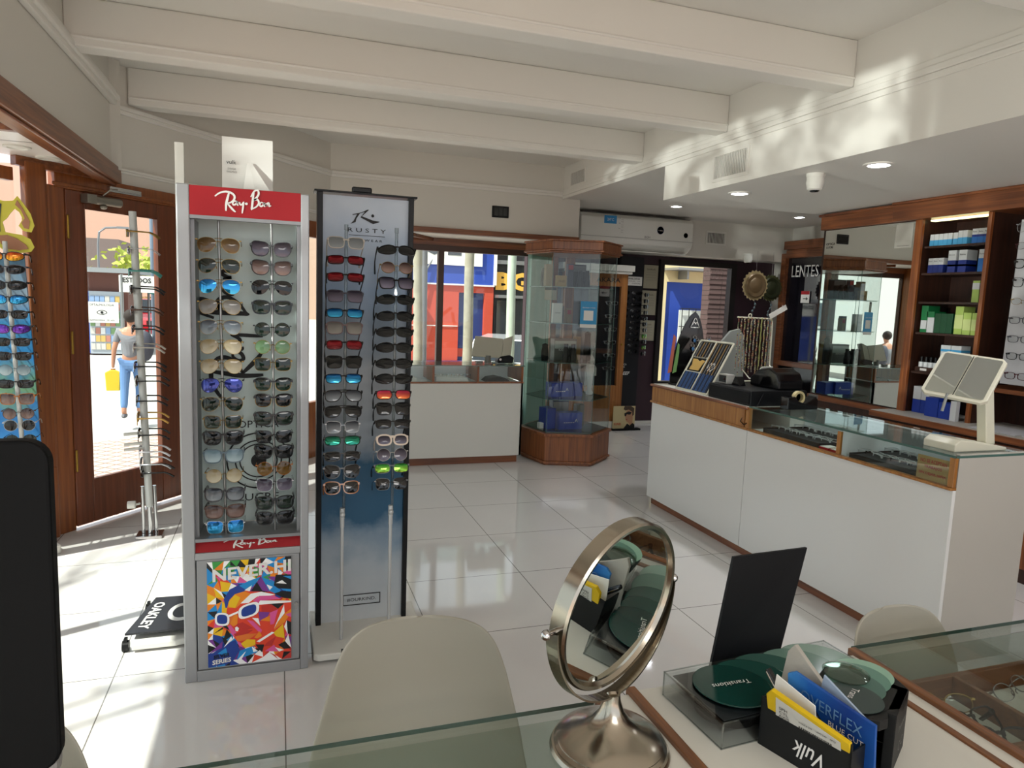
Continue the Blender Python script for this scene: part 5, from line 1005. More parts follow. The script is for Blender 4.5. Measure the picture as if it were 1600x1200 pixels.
# white panel with optical frames
t = thing('frame_board', 'tall white board holding a column of optical frames', 'display board', (XW, 2.8, 1.08))
b = B(); b.prism([(3.015, 1.075), (3.0, 2.04), (2.4, 2.04), (2.4, 1.075)], (XW+.02, 0, 0), (0, 1, 0), (0, 0, 1), (.03, 0, 0)); b.done('panel', mat('board_white', '#c6c6c8', .4), t)
b = B(); b.box(XW+.02, XW+.06, 3.20, 3.61, 2.085, 2.095); b.done('strip_lamp', mat('strip_glow', '#fff2c8', .5, emit='#f4f0b0', es=2.5), bpy.data.objects['shelf_unit'])
fs = [('aviator', FSI), ('ovalthin', mat('wine_frame', '#4a1820', .25)), ('wayfarer', FBK), ('square', FBK), ('ovalthin', FGO), ('rect', FGY), ('rect', FGY), ('rect', FBK), ('rect', MATS['wine_frame'])]
FN[MATS['wine_frame']] = 'wine red'
for i, ((st, fm), z) in enumerate(zip(fs, (1.995, 1.885, 1.782, 1.675, 1.565, 1.455, 1.345, 1.245, 1.13))):
    glasses('eyeglass_frame', '%s optical frame, %s on tall white board' % (FN[fm], nth(i, 16) if i < 8 else 'bottom one'), st, fm, CLEAR, (XW-.012, 2.93-.004*i, z), (0, 0, radians(-90)), 'optical frames on the white board', 1.1, cat='eyeglasses')
# ================================================================== FAR RIGHT: dark glossy panel with white words
t = thing('lettered_panel', 'dark glossy panel in wooden frame with white words', 'panel', (5.98, 6.8, .8))
b = B(); b.box(5.99, 6.02, 5.2, 7.27, .80, 2.15); pn = b.done('panel', mat('dark_glass_panel', '#16141a', .03, spec=.9), t)
b = B(); b.box(5.94, 6.04, 7.20, 7.28, .6, 2.16); b.box(5.94, 6.04, 5.2, 7.2, 2.10, 2.2); b.box(5.93, 6.04, 5.2, 7.2, .78, .84); b.done('frame', WOODH, t, bevel=.004)
b = B(); b.box(5.96, 6.04, 5.2, 7.2, 0, .78); b.done('lower_panel', BLACKG, t)
b = B(); b.box(5.9, 6.05, 5.2, 7.2, 2.2, 2.30); b.done('top_board', WOODH, t)
txt('LENTES DE SOL', TEXTW, pn, 'lettering', (5.985, 7.13-.48, 1.94), (0, -1, 0), (0, 0, 1), .95, .14)
o = B().box(5.975, 5.98, 6.78, 6.92, 1.56, 1.70).done('arrow_sign', PAPER, None); solo(o, 'small white sign with black arrow and red top on dark panel', 'sign'); B().box(5.974, 5.975, 6.78, 6.92, 1.66, 1.70).done('red_strip', RED, o)
b = B(); b.box(5.973, 5.975, 6.82, 6.88, 1.605, 1.615); b.prism([(6.83, 1.59), (6.80, 1.61), (6.83, 1.63)], (5.973, 0, 0), (0, 1, 0), (0, 0, 1), (.002, 0, 0)); b.done('arrow', TEXTB, o)
# round spiky hanging ornaments
def orn(x, y, z, R, lab, m1, m2):
    t = thing('hanging_ornament', lab, 'ornament', (x, y, z)); pts = []
    for k in range(44): r = R*(1. if k % 2 else .90); a = 2*pi*k/44; pts.append((r*cos(a), r*sin(a)))
    b = B(); b.prism(pts, (x, y, z), (1, 0, 0), (0, 0, 1), (0, .01, 0)); b.done('spiky_disc', m1, t)
    b = B(); b.lathe([(R*.8, .012), (R*.72, .02), (R*.5, .012), (R*.42, .02), (.0, .028)], (x, y, z), 24, 'Y'); b.done('centre', m2, t, smooth=True)
    b = B(); q = [(x+.02*sin(i*1.3), y, z-R-.04*i) for i in range(9)]; b.tube([(x, y, z-R*.95)]+q, .003, 5)
    for i in range(1, 9): b.ball(q[i], .016, 8, 5, (1, .4, 1))
    b.done('charm_string', mat('charm_mix', '#7a8a90', .25, .5), t, smooth=True)
    b = B(); b.cyl((x, y, z+R*.9), (x, y, 2.14), .0015, n=5); b.done('thread', TEXTG, t)
orn(5.33, 6.95, 1.74, .18, 'spiky round brown mandala ornament hanging under the header', mat('antique', '#a8946c', .4, .3), mat('antique_dark', '#6a553a', .4, .3))
orn(5.58, 6.98, 1.72, .16, 'second round green-brown ornament beside wooden panel frame', mat('olive_antique', '#4a4a2a', .4, .4), mat('olive_dark', '#2c2f1a', .4, .4))
# ================================================================== BACK: wooden booth, lens wall, certificates
t = thing('wooden_cabinet', 'tall honey-wood display cabinet with white crown behind hexagonal case', 'cabinet', (3.6, 7.3, 0))
HW = wood('honey_wood', '#8a5428', '#b0763e', .4)
b = B(); b.box(3.72, 3.80, 7.22, 7.27, .1, 1.80); b.box(3.0, 3.08, 7.22, 7.27, .1, 1.80); b.box(3.08, 3.72, 7.22, 7.27, 1.66, 1.80); b.box(3.08, 3.72, 7.22, 7.27, .1, .52); b.done('frame', HW, t, bevel=.003)
b = B(); b.box(2.98, 3.82, 7.16, 7.58, 1.80, 1.83); b.box(2.96, 3.84, 7.14, 7.58, 1.83, 1.90); b.done('crown', WHITEM, t, bevel=.006)
b = B(); b.box(3.0, 3.80, 7.27, 7.58, .1, 1.8); b.done('body', mat('booth_dark', '#14161c', .3), t); b = B(); b.box(2.98, 3.82, 7.2, 7.58, 0, .1); b.done('plinth', WHITEM, t)
b = B(); b.ball((3.76, 7.21, 1.0), .014, 10, 6); b.done('knob', BRASS, t, smooth=True)
txt('AKARA', TEXTB, t, 'lettering', (3.55, 7.218, 1.73), (1, 0, 0), (0, 0, 1), .30, .05, bold=.02)
for i in range(6):
    z = .72+i*.15; r = glasses('sunglasses', 'sunglasses on %s row of dark honey-wood cabinet' % ['lowest', 'second', 'third', 'fourth', 'fifth', 'highest'][i], 'rect', FSI, LD, (3.62, 7.24, z), (0, 0, 0), 'sunglasses in the honey-wood cabinet', 1.1)
# dark door-width lens board
t = thing('lens_board', 'narrow black wall board of small dark sunglasses with white sign', 'display board', (3.95, 7.35, 0))
b = B(); b.box(3.80, 4.10, 7.42, 7.47, .25, 2.02); bd = b.done('panel', mat('board_navy_black', '#0b0d14', .5), t)
o = B().box(3.80, 4.08, 7.405, 7.415, 1.685, 1.79).done('paper_sign', PAPER, None); solo(o, 'white sign with printed lines at top of black sunglasses board', 'sign')
txt('ARTESANAL DE ISA', TEXTB, o, 'lettering', (3.94, 7.404, 1.765), (1, 0, 0), (0, 0, 1), .22, .02, bold=.02); txt('Miyagi SUNGLASS    10 %', TEXTB, o, 'lettering', (3.94, 7.404, 1.735), (1, 0, 0), (0, 0, 1), .23, .015); txt('3 X 20      CUOTAS', TEXTB, o, 'lettering', (3.94, 7.404, 1.71), (1, 0, 0), (0, 0, 1), .23, .015)
txt('OPTICA', TEXTW, bd, 'lettering', (3.895, 7.418, .75), (1, 0, 0), (0, 0, 1), .10, .022); txt('LUCRE', TEXTW, bd, 'lettering', (3.885, 7.418, .72), (1, 0, 0), (0, 0, 1), .075, .018)
txt('REEF', TEXTW, bd, 'lettering', (3.93, 7.418, .645), (1, 0, 0), (0, 0, 1), .13, .04, shear=.3, bold=.02)
b = B(); b.lathe([(.018, .0), (.026, .0)], (3.83, 7.417, .645), 18, 'Y'); b.done('emblem', TEXTW, bd)
for i in range(11):
    z = 1.60-i*.069
    for j in range(2):
        glasses('sunglasses', 'small dark sunglasses, %s in %s file of black board' % (nth(i, 11), ('left', 'right')[j]), ('rect', 'wrap', 'round')[(i+j) % 3], (FBK, FSM)[i % 2], LD, (3.855+j*.17-i*.002, 7.395, z), (0, 0, 0), 'sunglasses on the black board', 1.0)
    glasses('sunglasses', 'dark sunglasses side-on at the right edge of black board, %s' % nth(i, 11), ('round', 'aviator', 'wayfarer')[i % 3], FBK, (LD if i not in (9, 7) else MY), (4.13, 7.36, z-.02), (0, 0, radians(35)), 'sunglasses at the edge of black board', 1.0)
t = thing('show_card', 'cream floor poster of a face in dark sunglasses at foot of black board', 'poster', (3.84, 7.17, 0))
b = B(); b.box(3.67, 4.03, 7.14, 7.22, 0, .022); b.done('base', BLACKM, t, bevel=.003)
b = B(); b.box(3.68, 3.965, 7.175, 7.18, .022, .285); cd = b.done('card', mat('poster_cream', '#c9b98c', .5), t)
def fl(name, pts, m_, d): b = B(); b.add([(3.68+.285*x, 7.1745-d, .022+.263*y) for x, y in pts], [tuple(range(len(pts)))]); return b.done(name, m_, cd)
fl('jacket', [(.5, 0), (1., 0), (1., .16), (.88, .25), (.78, .12), (.66, .22)], TEXTB, 0); fl('face', [(.55, .7), (.52, .56), (.56, .5), (.57, .4), (.62, .3), (.70, .26), (.78, .14), (.9, .24), (.9, .55), (.88, .8), (.66, .85)], mat('poster_skin', '#b98a6a', .5), .0004)
fl('hair', [(.46, .86), (.5, 1.0), (.8, 1.0), (.95, .9), (.94, .6), (.88, .55), (.86, .74), (.7, .84), (.55, .8)], mat('poster_hair', '#4a3a2c', .5), .0008); fl('eyewear', [(.5, .68), (.52, .56), (.58, .54), (.62, .64), (.68, .62), (.78, .62), (.84, .72), (.7, .76)], TEXTB, .0012); fl('lips', [(.585, .41), (.64, .43), (.66, .39), (.61, .37)], mat('poster_lips', '#a84a42', .5), .0012)
txt('KUNSE', mat('poster_orange', '#b8502a', .5), cd, 'lettering', (3.74, 7.173, .075), (1, 0, 0), (0, 0, 1), .09, .028, bold=.03)
for i, (a, c, z0, z1) in enumerate(((4.185, 4.38, 1.665, 1.945), (4.17, 4.375, 1.345, 1.64), (4.165, 4.375, 1.03, 1.28))):
    o = B().box(a, c, 7.565, 7.58, z0, z1).done('certificate', mat('certificate_paper', '#aaa48e', .5), None); solo(o, '%s of three framed certificates left of entry window' % ['top', 'middle', 'bottom'][i], 'certificate', 'certificates on the purple wall')
    b = B()
    for q in ((a-.008, c+.008, z1, z1+.008), (a-.008, c+.008, z0-.008, z0), (a-.008, a, z0, z1), (c, c+.008, z0, z1)): b.box(q[0], q[1], 7.56, 7.58, q[2], q[3])
    b.done('frame', BLACK, o)
    txt('Certificado', TEXTB, o, 'lettering', ((a+c)/2, 7.564, z1-.05), (1, 0, 0), (0, 0, 1), .12); b = B()
    for k in range(4): b.box(a+.03, c-.03, 7.5635, 7.5645, z1-.09-.03*k, z1-.087-.03*k)
    b.done('text_lines', TEXTG, o)

# ================================================================== DESK IN THE FOREGROUND
DZ = .76
t = thing('desk', 'white and wood desk with glass-topped display sections', 'desk', (.5, .8, 0))
b = B(); b.box(.605, 1.09, .35, 1.055, DZ-.03, DZ); b.box(.545, .605, .35, 1.05, DZ-.03, DZ-.002); b.box(1.09, 1.128, .35, 1.06, DZ-.03, DZ-.002); b.done('worktop', mat('desk_white', '#cfcdc3', .35), t)
for q in ((.528, .545, 1.04, -.06, .003), (.600, .618, 1.06, -.03, .007), (1.075, 1.09, .94, -.03, .004), (1.125, 1.145, 1.075, -.06, .007)): B().box(q[0], q[1], .35, q[2], DZ+q[3], DZ+q[4]).done('wood_strip', WOODS, t, bevel=.002)
b = B(); b.box(-1.3, .53, .35, 1.045, DZ-.008, DZ); b.box(1.145, 2.4, .35, 1.085, DZ-.006, DZ+.002); b.done('glass_top', GLASSG, t)
b = B(); b.box(-1.3, .53, 1.045, 1.0457, DZ-.008, DZ); b.box(1.145, 2.4, 1.085, 1.0857, DZ-.006, DZ+.002); b.done('glass_edge', GEDGE, t)
b = B(); b.box(-1.3, .53, 1.02, 1.024, DZ-.12, DZ-.01); b.box(1.15, 2.4, 1.05, 1.054, DZ-.1, DZ-.008); b.done('front_glass', GLASSG, t)
b = B(); b.box(.515, .53, .35, 1.03, DZ-.12, DZ-.06); b.box(-1.3, .53, .98, 1.0, DZ-.22, DZ-.185); b.box(-1.3, .53, .3, .99, DZ-.20, DZ-.185); b.done('case_floor', WOOD, t)
WI = wood('inner_wood', '#6a4128', '#8f6040', .5, 'X')
b = B(); b.box(1.15, 2.4, .35, 1.05, DZ-.105, DZ-.095); b.box(1.15, 2.4, 1.0, 1.012, DZ-.095, DZ-.045); b.box(1.15, 2.4, .79, .80, DZ-.095, DZ-.045); b.box(1.15, 2.4, .58, .59, DZ-.095, DZ-.045)
for x in (1.335, 1.60, 1.87): b.box(x, x+.012, .35, 1.0, DZ-.095, DZ-.045)
b.done('compartments', WI, t, bevel=.002)
b = B(); b.box(1.30, 2.3, 1.014, 1.048, DZ-.095, DZ-.085); b.done('velvet_strip', mat('velvet', '#3a2a20', .9), t)
b = B()
for x0, x1 in ((1.16, 1.33), (1.355, 1.595), (1.62, 1.865)):
    for y0, y1 in ((.805, .99), (.60, .785)): b.box(x0, x1, y0, y1, DZ-.094, DZ-.089)
b.done('white_liner', WHITEM, t)
b = B(); b.box(.55, .57, .4, .42, 0, DZ-.03); b.box(1.10, 1.12, .4, .42, 0, DZ-.03); b.box(.61, 1.08, .4, .8, .1, DZ-.03); b.box(2.3, 2.34, .5, .95, 0, DZ-.12); b.box(-1.28, -1.24, .5, .95, 0, DZ-.19); b.done('pedestal', WHITEM, t)
b = B(); b.box(1.155, 1.175, 1.02, 1.046, DZ-.02, DZ-.008); b.box(.50, .528, 1.022, 1.04, DZ-.06, DZ-.008); b.done('bracket', STEEL, t, bevel=.002)
rg = random.Random(21)
spots = [(1.25, .955, 'ovalthin', FGO, CLEAR, 'gold-rimmed glasses with tag in front left compartment of desk case'), (1.45, .955, 'ovalthin', FSI, CLEAR, 'large clear glasses in front middle compartment of desk case'), (1.47, .87, 'round', FSI, LVG, 'violet-lensed glasses in front middle compartment of desk case'),
         (1.25, .885, 'square', FBK, CLEAR, 'thick black glasses in front left compartment of desk case'), (1.25, .83, 'wayfarer', FSM, CLEAR, 'dark smoky glasses below the thick black pair in desk case'), (1.74, .93, 'rect', FBK, CLEAR, 'black glasses in front right compartment of desk case'), (1.25, .72, 'rect', FBK, CLEAR, 'black glasses in nearer row, left compartment of desk case'), (1.47, .70, 'ovalthin', FSI, CLEAR, 'silver glasses in nearer row, middle compartment of desk case')]
for i, (x, y, st, fm, lm, lab) in enumerate(spots): glasses('eyeglass_frame', lab, st, fm, lm, (x, y, DZ-.062), (radians(-55 if i != 0 else -25), 0, radians(rg.uniform(-35, 35))), None, 1.0, cat='eyeglasses')

# table mirror
MCt = Vector((.495, .919, 1.0)); ax = Vector((.901, .433, 0)).normalized(); per = Vector((.433, -.901, 0)).normalized()
t = thing('table_mirror', 'round brushed nickel vanity mirror on a pedestal standing on desk', 'mirror', (.495, .915, DZ))
b = B(); b.lathe([(.092, 0), (.095, .004), (.092, .010), (.088, .011), (.089, .014), (.084, .018), (.085, .021), (.078, .027), (.062, .035), (.045, .042), (.030, .052), (.019, .068), (.0135, .085), (.0125, .095)], (.495, .915, DZ), 48); b.done('base', NICKEL, t, smooth=True)
b = B(); b.cyl((.495, .915, DZ+.09), (.4955, .918, 1.0-.147), .0105, n=20); b.done('stem', NICKEL, t, smooth=True)
RR0 = .1465
b = B(); b.tube([MCt+(ax*cos(a)-Vector((0, 0, 1))*sin(a))*RR0 for a in [pi*i/40 for i in range(41)]], .0022, 10, up=per, flat=1.); 
b2 = B()
for i in range(40):
    a0, a1 = pi*i/40, pi*(i+1)/40; q = []
    for a in (a0, a1):
        d = ax*cos(a)-Vector((0, 0, 1))*sin(a)
        for r, o_ in ((RR0-.0015, -.011), (RR0+.0015, -.011), (RR0+.0015, .011), (RR0-.0015, .011)): q.append(MCt+d*r+per*o_)
    b2.add(q, [(0, 1, 5, 4), (1, 2, 6, 5), (2, 3, 7, 6), (3, 0, 4, 7)])
b2.done('yoke', NICKEL, t, smooth=True)
tl = radians(8); upm = Vector((0, 0, 1))*cos(tl)+per*sin(tl); nm = per*cos(tl)-Vector((0, 0, 1))*sin(tl); RM = .137
def ringp(prof, n=72):
    b = B(); vs = []
    for r, o_ in prof: vs += [MCt+(ax*cos(2*pi*k/n)+upm*sin(2*pi*k/n))*r+nm*o_ for k in range(n)]
    b.add(vs, [(i*n+k, (i+1)*n+k, (i+1)*n+(k+1) % n, i*n+(k+1) % n) for i in range(len(prof)-1) for k in range(n)]); return b
ringp([(RM-.012, .007), (RM-.008, .0135), (RM-.003, .0145), (RM, .011), (RM, -.014), (RM-.004, -.016), (RM-.012, -.013), (RM-.012, .007)]).done('rim', NICKEL, t, smooth=True)
mp = [(0, .0085), (RM-.011, .0075)]
ringp(mp).done('mirror_pane', MIRR, t)
ringp([(RM-.012, -.0075), (0, -.0075)]).done('rear_mirror_pane', MIRR, t)
for s_ in (1, -1):
    b = B(); b.cyl(MCt+ax*s_*(RM-.002), MCt+ax*s_*(RR0+.010), .0042, n=12); b.ball(MCt+ax*s_*(RR0+.013), .0075, 14, 8); b.done('pivot_knob', CHROME, t, smooth=True)
# acrylic box of lens discs
t = thing('lens_sample_box', 'clear acrylic box with dark green lens sample discs on desk', 'box', (.86, .95, DZ))
AX, AY = Vector((1, .06, 0)).normalized(), Vector((-.06, 1, 0)).normalized(); A0 = Vector((.668, .865, DZ))
def slab(b, x0, x1, y0, y1, z0, z1): b.prism([(x0, y0), (x1, y0), (x1, y1), (x0, y1)], A0+Vector((0, 0, z0)), AX, AY, (0, 0, z1-z0))
b = B()
for q in ((0, .38, 0, .165, .0, .004), (0, .38, 0, .165, .042, .046), (0, .003, 0, .165, .004, .042), (.377, .38, 0, .165, .004, .042), (.003, .377, 0, .003, .004, .042), (.003, .377, .162, .165, .004, .042), (.01, .36, .01, .155, .022, .025)): slab(b, *q)
b.done('acrylic_case', ACRYL, t)
eb = B()
for q in ((0, .002, 0, .165, .044, .046), (0, .38, 0, .002, .044, .046), (.378, .38, 0, .165, .044, .046), (0, .38, .163, .165, .044, .046), (0, .002, 0, .002, 0, .046), (0, .002, .163, .165, 0, .046), (.378, .38, 0, .002, 0, .046), (0, .002, 0, .165, 0, .002), (0, .38, 0, .002, 0, .002)): slab(eb, *q)
eb.done('acrylic_edge', glass('acrylic_rim', '#e4eaea', 8., 1.5), t)
b = B(); slab(b, .012, .21, .012, .153, .040, .0415); b.done('dark_sheet', mat('sheet_dark', '#23272a', .3), t)
for i, (x, y, r, c) in enumerate(((.30, .098, .072, '#8aa69a'), (.25, .092, .072, '#6f9084'), (.185, .092, .072, '#3a5e56'), (.135, .086, .070, '#1f4a42'), (.085, .082, .068, '#0f3a34'))):
    b = B(); p = A0+AX*x+AY*y; b.lathe([(0, .0475+.0006*i), (r-.002, .0475+.0006*i), (r, .047+.0006*i), (r, .0462+.0006*i)], (p.x, p.y, DZ), 44); dsc = b.done('lens_disc', mat('disc_%d' % i, c, .12), t)
p = A0+AX*.085+AY*.085; txt('Transitions', TEXTW, dsc, 'lettering', (p.x, p.y, DZ+.0508), (-1, .02, 0), (-.02, -1, 0), .075, None, shear=.2)
for z in (.006, .0145, .026, .034):
    b = B(); b.X = Matrix.Translation(A0+AX*.075+AY*.082+Vector((0, 0, z))); b.lathe([(0, .004), (.04, .0025), (.055, 0), (.055, .0015), (.04, .0045), (0, .006)], (0, 0, 0), 36); o = b.done('lens_blank', glass('lens_blank_glass', '#b4bab8', 2.5, 1.5), t, smooth=True)
# black card standing behind the box
t = thing('menu_card', 'plain black card standing upright behind acrylic lens box', 'card', (.87, 1.06, DZ))
q = [(.690, 1.055, DZ+.05), (.845, 1.095, DZ+.05), (.965, 1.10, DZ+.262), (.785, 1.055, DZ+.262)]
q = [(.768, 1.052, DZ), (.942, 1.072, DZ), (1.012, 1.095, .986), (.817, 1.068, .993)]
nn = (Vector(q[1])-Vector(q[0])).cross(Vector(q[3])-Vector(q[0])).normalized()*.003
b = B(); b.add([tuple(Vector(p)+nn) for p in q]+[tuple(Vector(p)-nn) for p in q], [(0, 1, 2, 3), (7, 6, 5, 4), (0, 4, 5, 1), (1, 5, 6, 2), (2, 6, 7, 3), (3, 7, 4, 0)]); b.done('card', mat('card_black', '#0b0d10', .5, spec=.2), t)
b = B(); b.box(.77, .94, 1.052, 1.082, DZ, DZ+.008); b.done('foot', ACRYL, t)
# black demo stand
t = thing('lens_demo_stand', 'black lens demonstration stand with overlapping green discs on desk', 'stand', (.92, .80, DZ))
C0 = Vector((.885, .795, 0)); ex = Vector((.84, .54, 0)).normalized(); ey_ = Vector((-.54, .84, 0)).normalized()
DB = mat('demo_black', '#151616', .5, spec=.3)
def loc(x, y, z): return C0+ex*x+ey_*y+Vector((0, 0, z))
outl = [(-.070, .0), (-.062, -.028), (-.045, -.036), (-.02, -.03), (-.005, -.045), (.069, -.045), (.118, .0), (.124, .03), (.11, .055), (.05, .08), (-.0, .08), (-.05, .055)]
b = B(); b.prism(outl, loc(0, 0, .842), ex, ey_, (0, 0, .016)); b.done('top_plate', DB, t, bevel=.001)
b = B(); b.prism([(-.03, -.045), (.069, -.045), (.075, .03), (.060, .03), (.055, -.030), (-.03, -.030)], loc(0, 0, DZ), ex, ey_, (0, 0, .098)); b.done('body', DB, t, bevel=.001)
b = B(); b.prism([(-.07, -.02), (-.03, -.045), (.04, -.03), (.04, .03), (-.02, .04)], loc(0, 0, DZ), ex, ey_, (0, 0, .008)); b.done('foot', DB, t)
txt('Transitions', mat('embossed', '#3a3b3b', .3), t, 'lettering', loc(.022, -.0458, .825), ex, (0, 0, 1), .06, None, shear=.2)
txt('C C', mat('embossed'), t, 'lettering', loc(.022, -.0458, .79), ex, (0, 0, 1), .034, .016)
for i, (x, y, r, c) in enumerate(((.075, .024, .046, '#8fb8a2'), (.052, .026, .047, '#5f8a7a'), (.020, .026, .046, '#45685e'), (-.022, .018, .044, '#2a3b38'))):
    p = loc(x, y, .8585+.0004*i); b = B(); b.X = Matrix.Translation(p); b.lathe([(0, .0006), (r, .0006), (r, 0)], (0, 0, 0), 44); dsc = b.done('lens_disc', mat('demo_disc_%d' % i, c, .3), t)
txt('Trans', TEXTW, dsc, 'lettering', loc(-.012, .02, .8608), -ex, -ey_, .035)
o = B(); o.X = Matrix.Translation(loc(.045, .045, .861)); o.lathe([(.036, 0), (.037, .003), (.034, .005), (.02, .0085), (0, .010), (0, .006), (.02, .005), (.034, .001), (.036, 0)], (0, 0, 0), 44); o = o.done('lens_blank', glass('loose_lens_glass', '#e6efea', 2.2, 1.5), None, smooth=True); solo(o, 'loose clear convex lens resting on black demonstration stand', 'lens')
# vulk box with pens and leaflets
t = thing('pen_box', 'open black box with white script holding pens and leaflets on desk', 'box', (.80, .80, DZ))
V0 = Vector((.738, .865, DZ)); vx = Vector((.30, -.95, 0)).normalized(); vy = Vector((.95, .30, 0)).normalized()
def vb(b, x0, x1, y0, y1, z0, z1): b.prism([(x0, y0), (x1, y0), (x1, y1), (x0, y1)], V0+Vector((0, 0, z0)), vx, vy, (0, 0, z1-z0))
b = B(); vb(b, 0, .15, 0, .002, 0, .082); vb(b, 0, .15, .065, .067, 0, .075); vb(b, 0, .002, 0, .067, 0, .08); vb(b, .148, .15, 0, .067, 0, .07); vb(b, 0, .15, 0, .067, 0, .002); bx_ = b.done('carton', mat('box_charcoal', '#121415', .5, spec=.3), t)
txt('Vulk', TEXTW, bx_, 'lettering', V0+vx*.085-vy*.001+Vector((0, 0, .030)), -vx, (0, 0, -1), .050, .026, shear=.3, bold=.01)
def leaf(name, lab, cat, c, w_, h_, m_, lean, d=.003, extra=None, side=0.):
    up_ = (Vector((0, 0, 1))+vx*lean[0]+vy*lean[1]).normalized(); ux = (vx-up_*vx.dot(up_)).normalized(); t = thing(name, lab, cat, tuple(c))
    b = B(); b.prism([(-w_/2, 0), (w_/2, 0), (w_/2, h_), (-w_/2, h_)], c, ux, up_, ux.cross(up_)*-d if False else up_.cross(ux)*d); o = b.done('sheet', m_, t, bevel=.0008)
    return t, o, ux, up_
def leaf2(name, lab, cat, x0, y0, z0, pts, m_, lean, d=.003, bev=.0008):
    c = V0+vx*x0+vy*y0+Vector((0, 0, z0)); up_ = (Vector((0, 0, 1))+vy*lean).normalized(); t = thing(name, lab, cat, tuple(c)); n_ = vx.cross(up_)
    b = B(); b.prism(pts, c, vx, up_, -n_*d); o = b.done('sheet', m_, t, bevel=bev); return t, o, c, up_, n_
t, o, c, up_, nrm = leaf2('yellow_sleeve', 'yellow sleeve with white barcode label in the black pen box', 'sleeve', .012, .006, .046, [(0, 0), (.135, -.018), (.135, .038), (.010, .062), (0, .05)], mat('sleeve_yellow', '#d8b418', .4, spec=.3), -.28, .008)
lab_ = B(); lab_.prism([(.014, .008), (.122, -.008), (.122, .034), (.018, .054)], c+nrm*.0004, vx, up_, nrm*.0006); lb = lab_.done('barcode_label', mat('label_paper', '#c9c7bf', .6), o)
bb = B(); rg = random.Random(5); z = .055
while z < .108: h_ = rg.choice((.0008, .0014, .002)); bb.prism([(z, .002), (z+h_, .002), (z+h_, .022), (z, .022)], c+nrm*.0012, vx, up_, nrm*.0003); z += h_+rg.choice((.001, .0016))
bb.done('barcode', TEXTB, lb); txt('+02225  -0050  (R)', TEXTB, lb, 'lettering', c+nrm*.0016+vx*.085+up_*.030, vx, up_, .06, .004); txt('SPH\nCYL\nAXIS', TEXTB, lb, 'lettering', c+nrm*.0016+vx*.03+up_*.03, vx, up_, .018, .020)
t, o, c, up_, nrm = leaf2('leaflet', 'blue lens cleaning leaflet with pale lettering in the black pen box', 'leaflet', .02, .040, .03, [(.006, 0), (.145, 0), (.142, .075), (.012, .098), (.0, .09)], ramp_mat('leaflet_blue', [(0, '#3f86c8'), (.2, '#1c5aa8'), (.6, '#123884'), (1, '#17549f')], 0, .4, noise=.3, nscale=18), -.05, .006)
txt('OVERFLEX', mat('pale_blue_ink', '#5f88b4', .5), o, 'lettering', c+nrm*.0008+up_*.062+vx*.075, (vx-up_*.12), up_, .10, .018); txt('BLUE CUT', TEXTW, o, 'lettering', c+nrm*.0008+up_*.040+vx*.10, (vx-up_*.12), up_, .055, .009)
leaf2('tissue_sachet', 'crumpled white paper sachet at the back of black pen box', 'sachet', -.01, .05, .02, [(0, 0), (.09, 0), (.088, .085), (.045, .115), (.018, .135), (.008, .12)], mat('sachet_paper', '#aaa69c', .6, bump=.8, bscale=40), .15, .010)
leaf2('leaflet', 'white and black printed leaflet tucked at the left end of black pen box', 'leaflet', .0, .022, .01, [(0, 0), (.09, 0), (.08, .09), (.012, .11)], PAPER, -.05, .002)
leaf2('folded_paper', 'pale folded paper right of the blue leaflet in black pen box', 'paper', .05, .056, .01, [(0, 0), (.10, 0), (.095, .085), (.02, .125)], mat('pale_blue_paper', '#9aaabe', .5), -.02, .004)
for i, (x, y, m_, lab) in enumerate(((.085, .030, BLACKG, 'glossy black pen nearest the left in black box'), (.14, .028, BLACKG, 'black pen with silver band beside yellow sleeve in black box'), (.135, .05, BLACK, 'short black marker at right end of black box'))):
    p0 = V0+vx*x+vy*y+Vector((0, 0, .006)); up_ = (Vector((0, 0, 1))+vx*(-.9 if i < 2 else -.5)).normalized(); t = thing('pen', lab, 'pen', tuple(p0)); b = B(); L_ = (.145, .12, .08)[i]; b.tube([p0, p0+up_*.01, p0+up_*(L_-.01), p0+up_*L_], [.0015, .0058, .0058, .0045], 14); b.done('barrel', m_, t, smooth=True)
    b = B(); b.cyl(p0+up_*(L_*.62), p0+up_*(L_*.66), .0062, n=14); b.cyl(p0+up_*(L_*.66)+vy*-.007, p0+up_*(L_*.98)+vy*-.007, .0012, n=6); b.done('clip', CHROME, t, smooth=True)
# monitor at left
t = thing('computer_monitor', 'black monitor with grey chin at the left edge of desk', 'monitor', (-.42, .72, DZ))
def rrect(x0, x1, z0, z1, r, n=6):
    P = []
    for cx, cz, a in ((x1-r, z0+r, -pi/2), (x1-r, z1-r, 0), (x0+r, z1-r, pi/2), (x0+r, z0+r, pi)): P += [(cx+r*cos(a+pi/2*i/n), cz+r*sin(a+pi/2*i/n)) for i in range(n+1)]
    return P
b = B(); b.prism(rrect(-.80, -.203, .985, 1.315, .022), (0, .735, 0), (1, 0, 0), (0, 0, 1), (0, .018, 0)); b.done('screen', mat('screen_black', '#040506', .6, spec=.15), t, bevel=.003)
b = B(); b.prism(rrect(-.795, -.208, .955, 1.02, .03), (0, .742, 0), (1, 0, 0), (0, 0, 1), (0, .02, 0)); b.done('chin', mat('chin_grey', '#7d7b78', .35), t, bevel=.004)
b = B(); b.box(-.56, -.44, .745, .765, DZ+.008, .97); b.box(-.64, -.36, .62, .84, DZ, DZ+.01); b.done('stand', STEEL, t, bevel=.003)

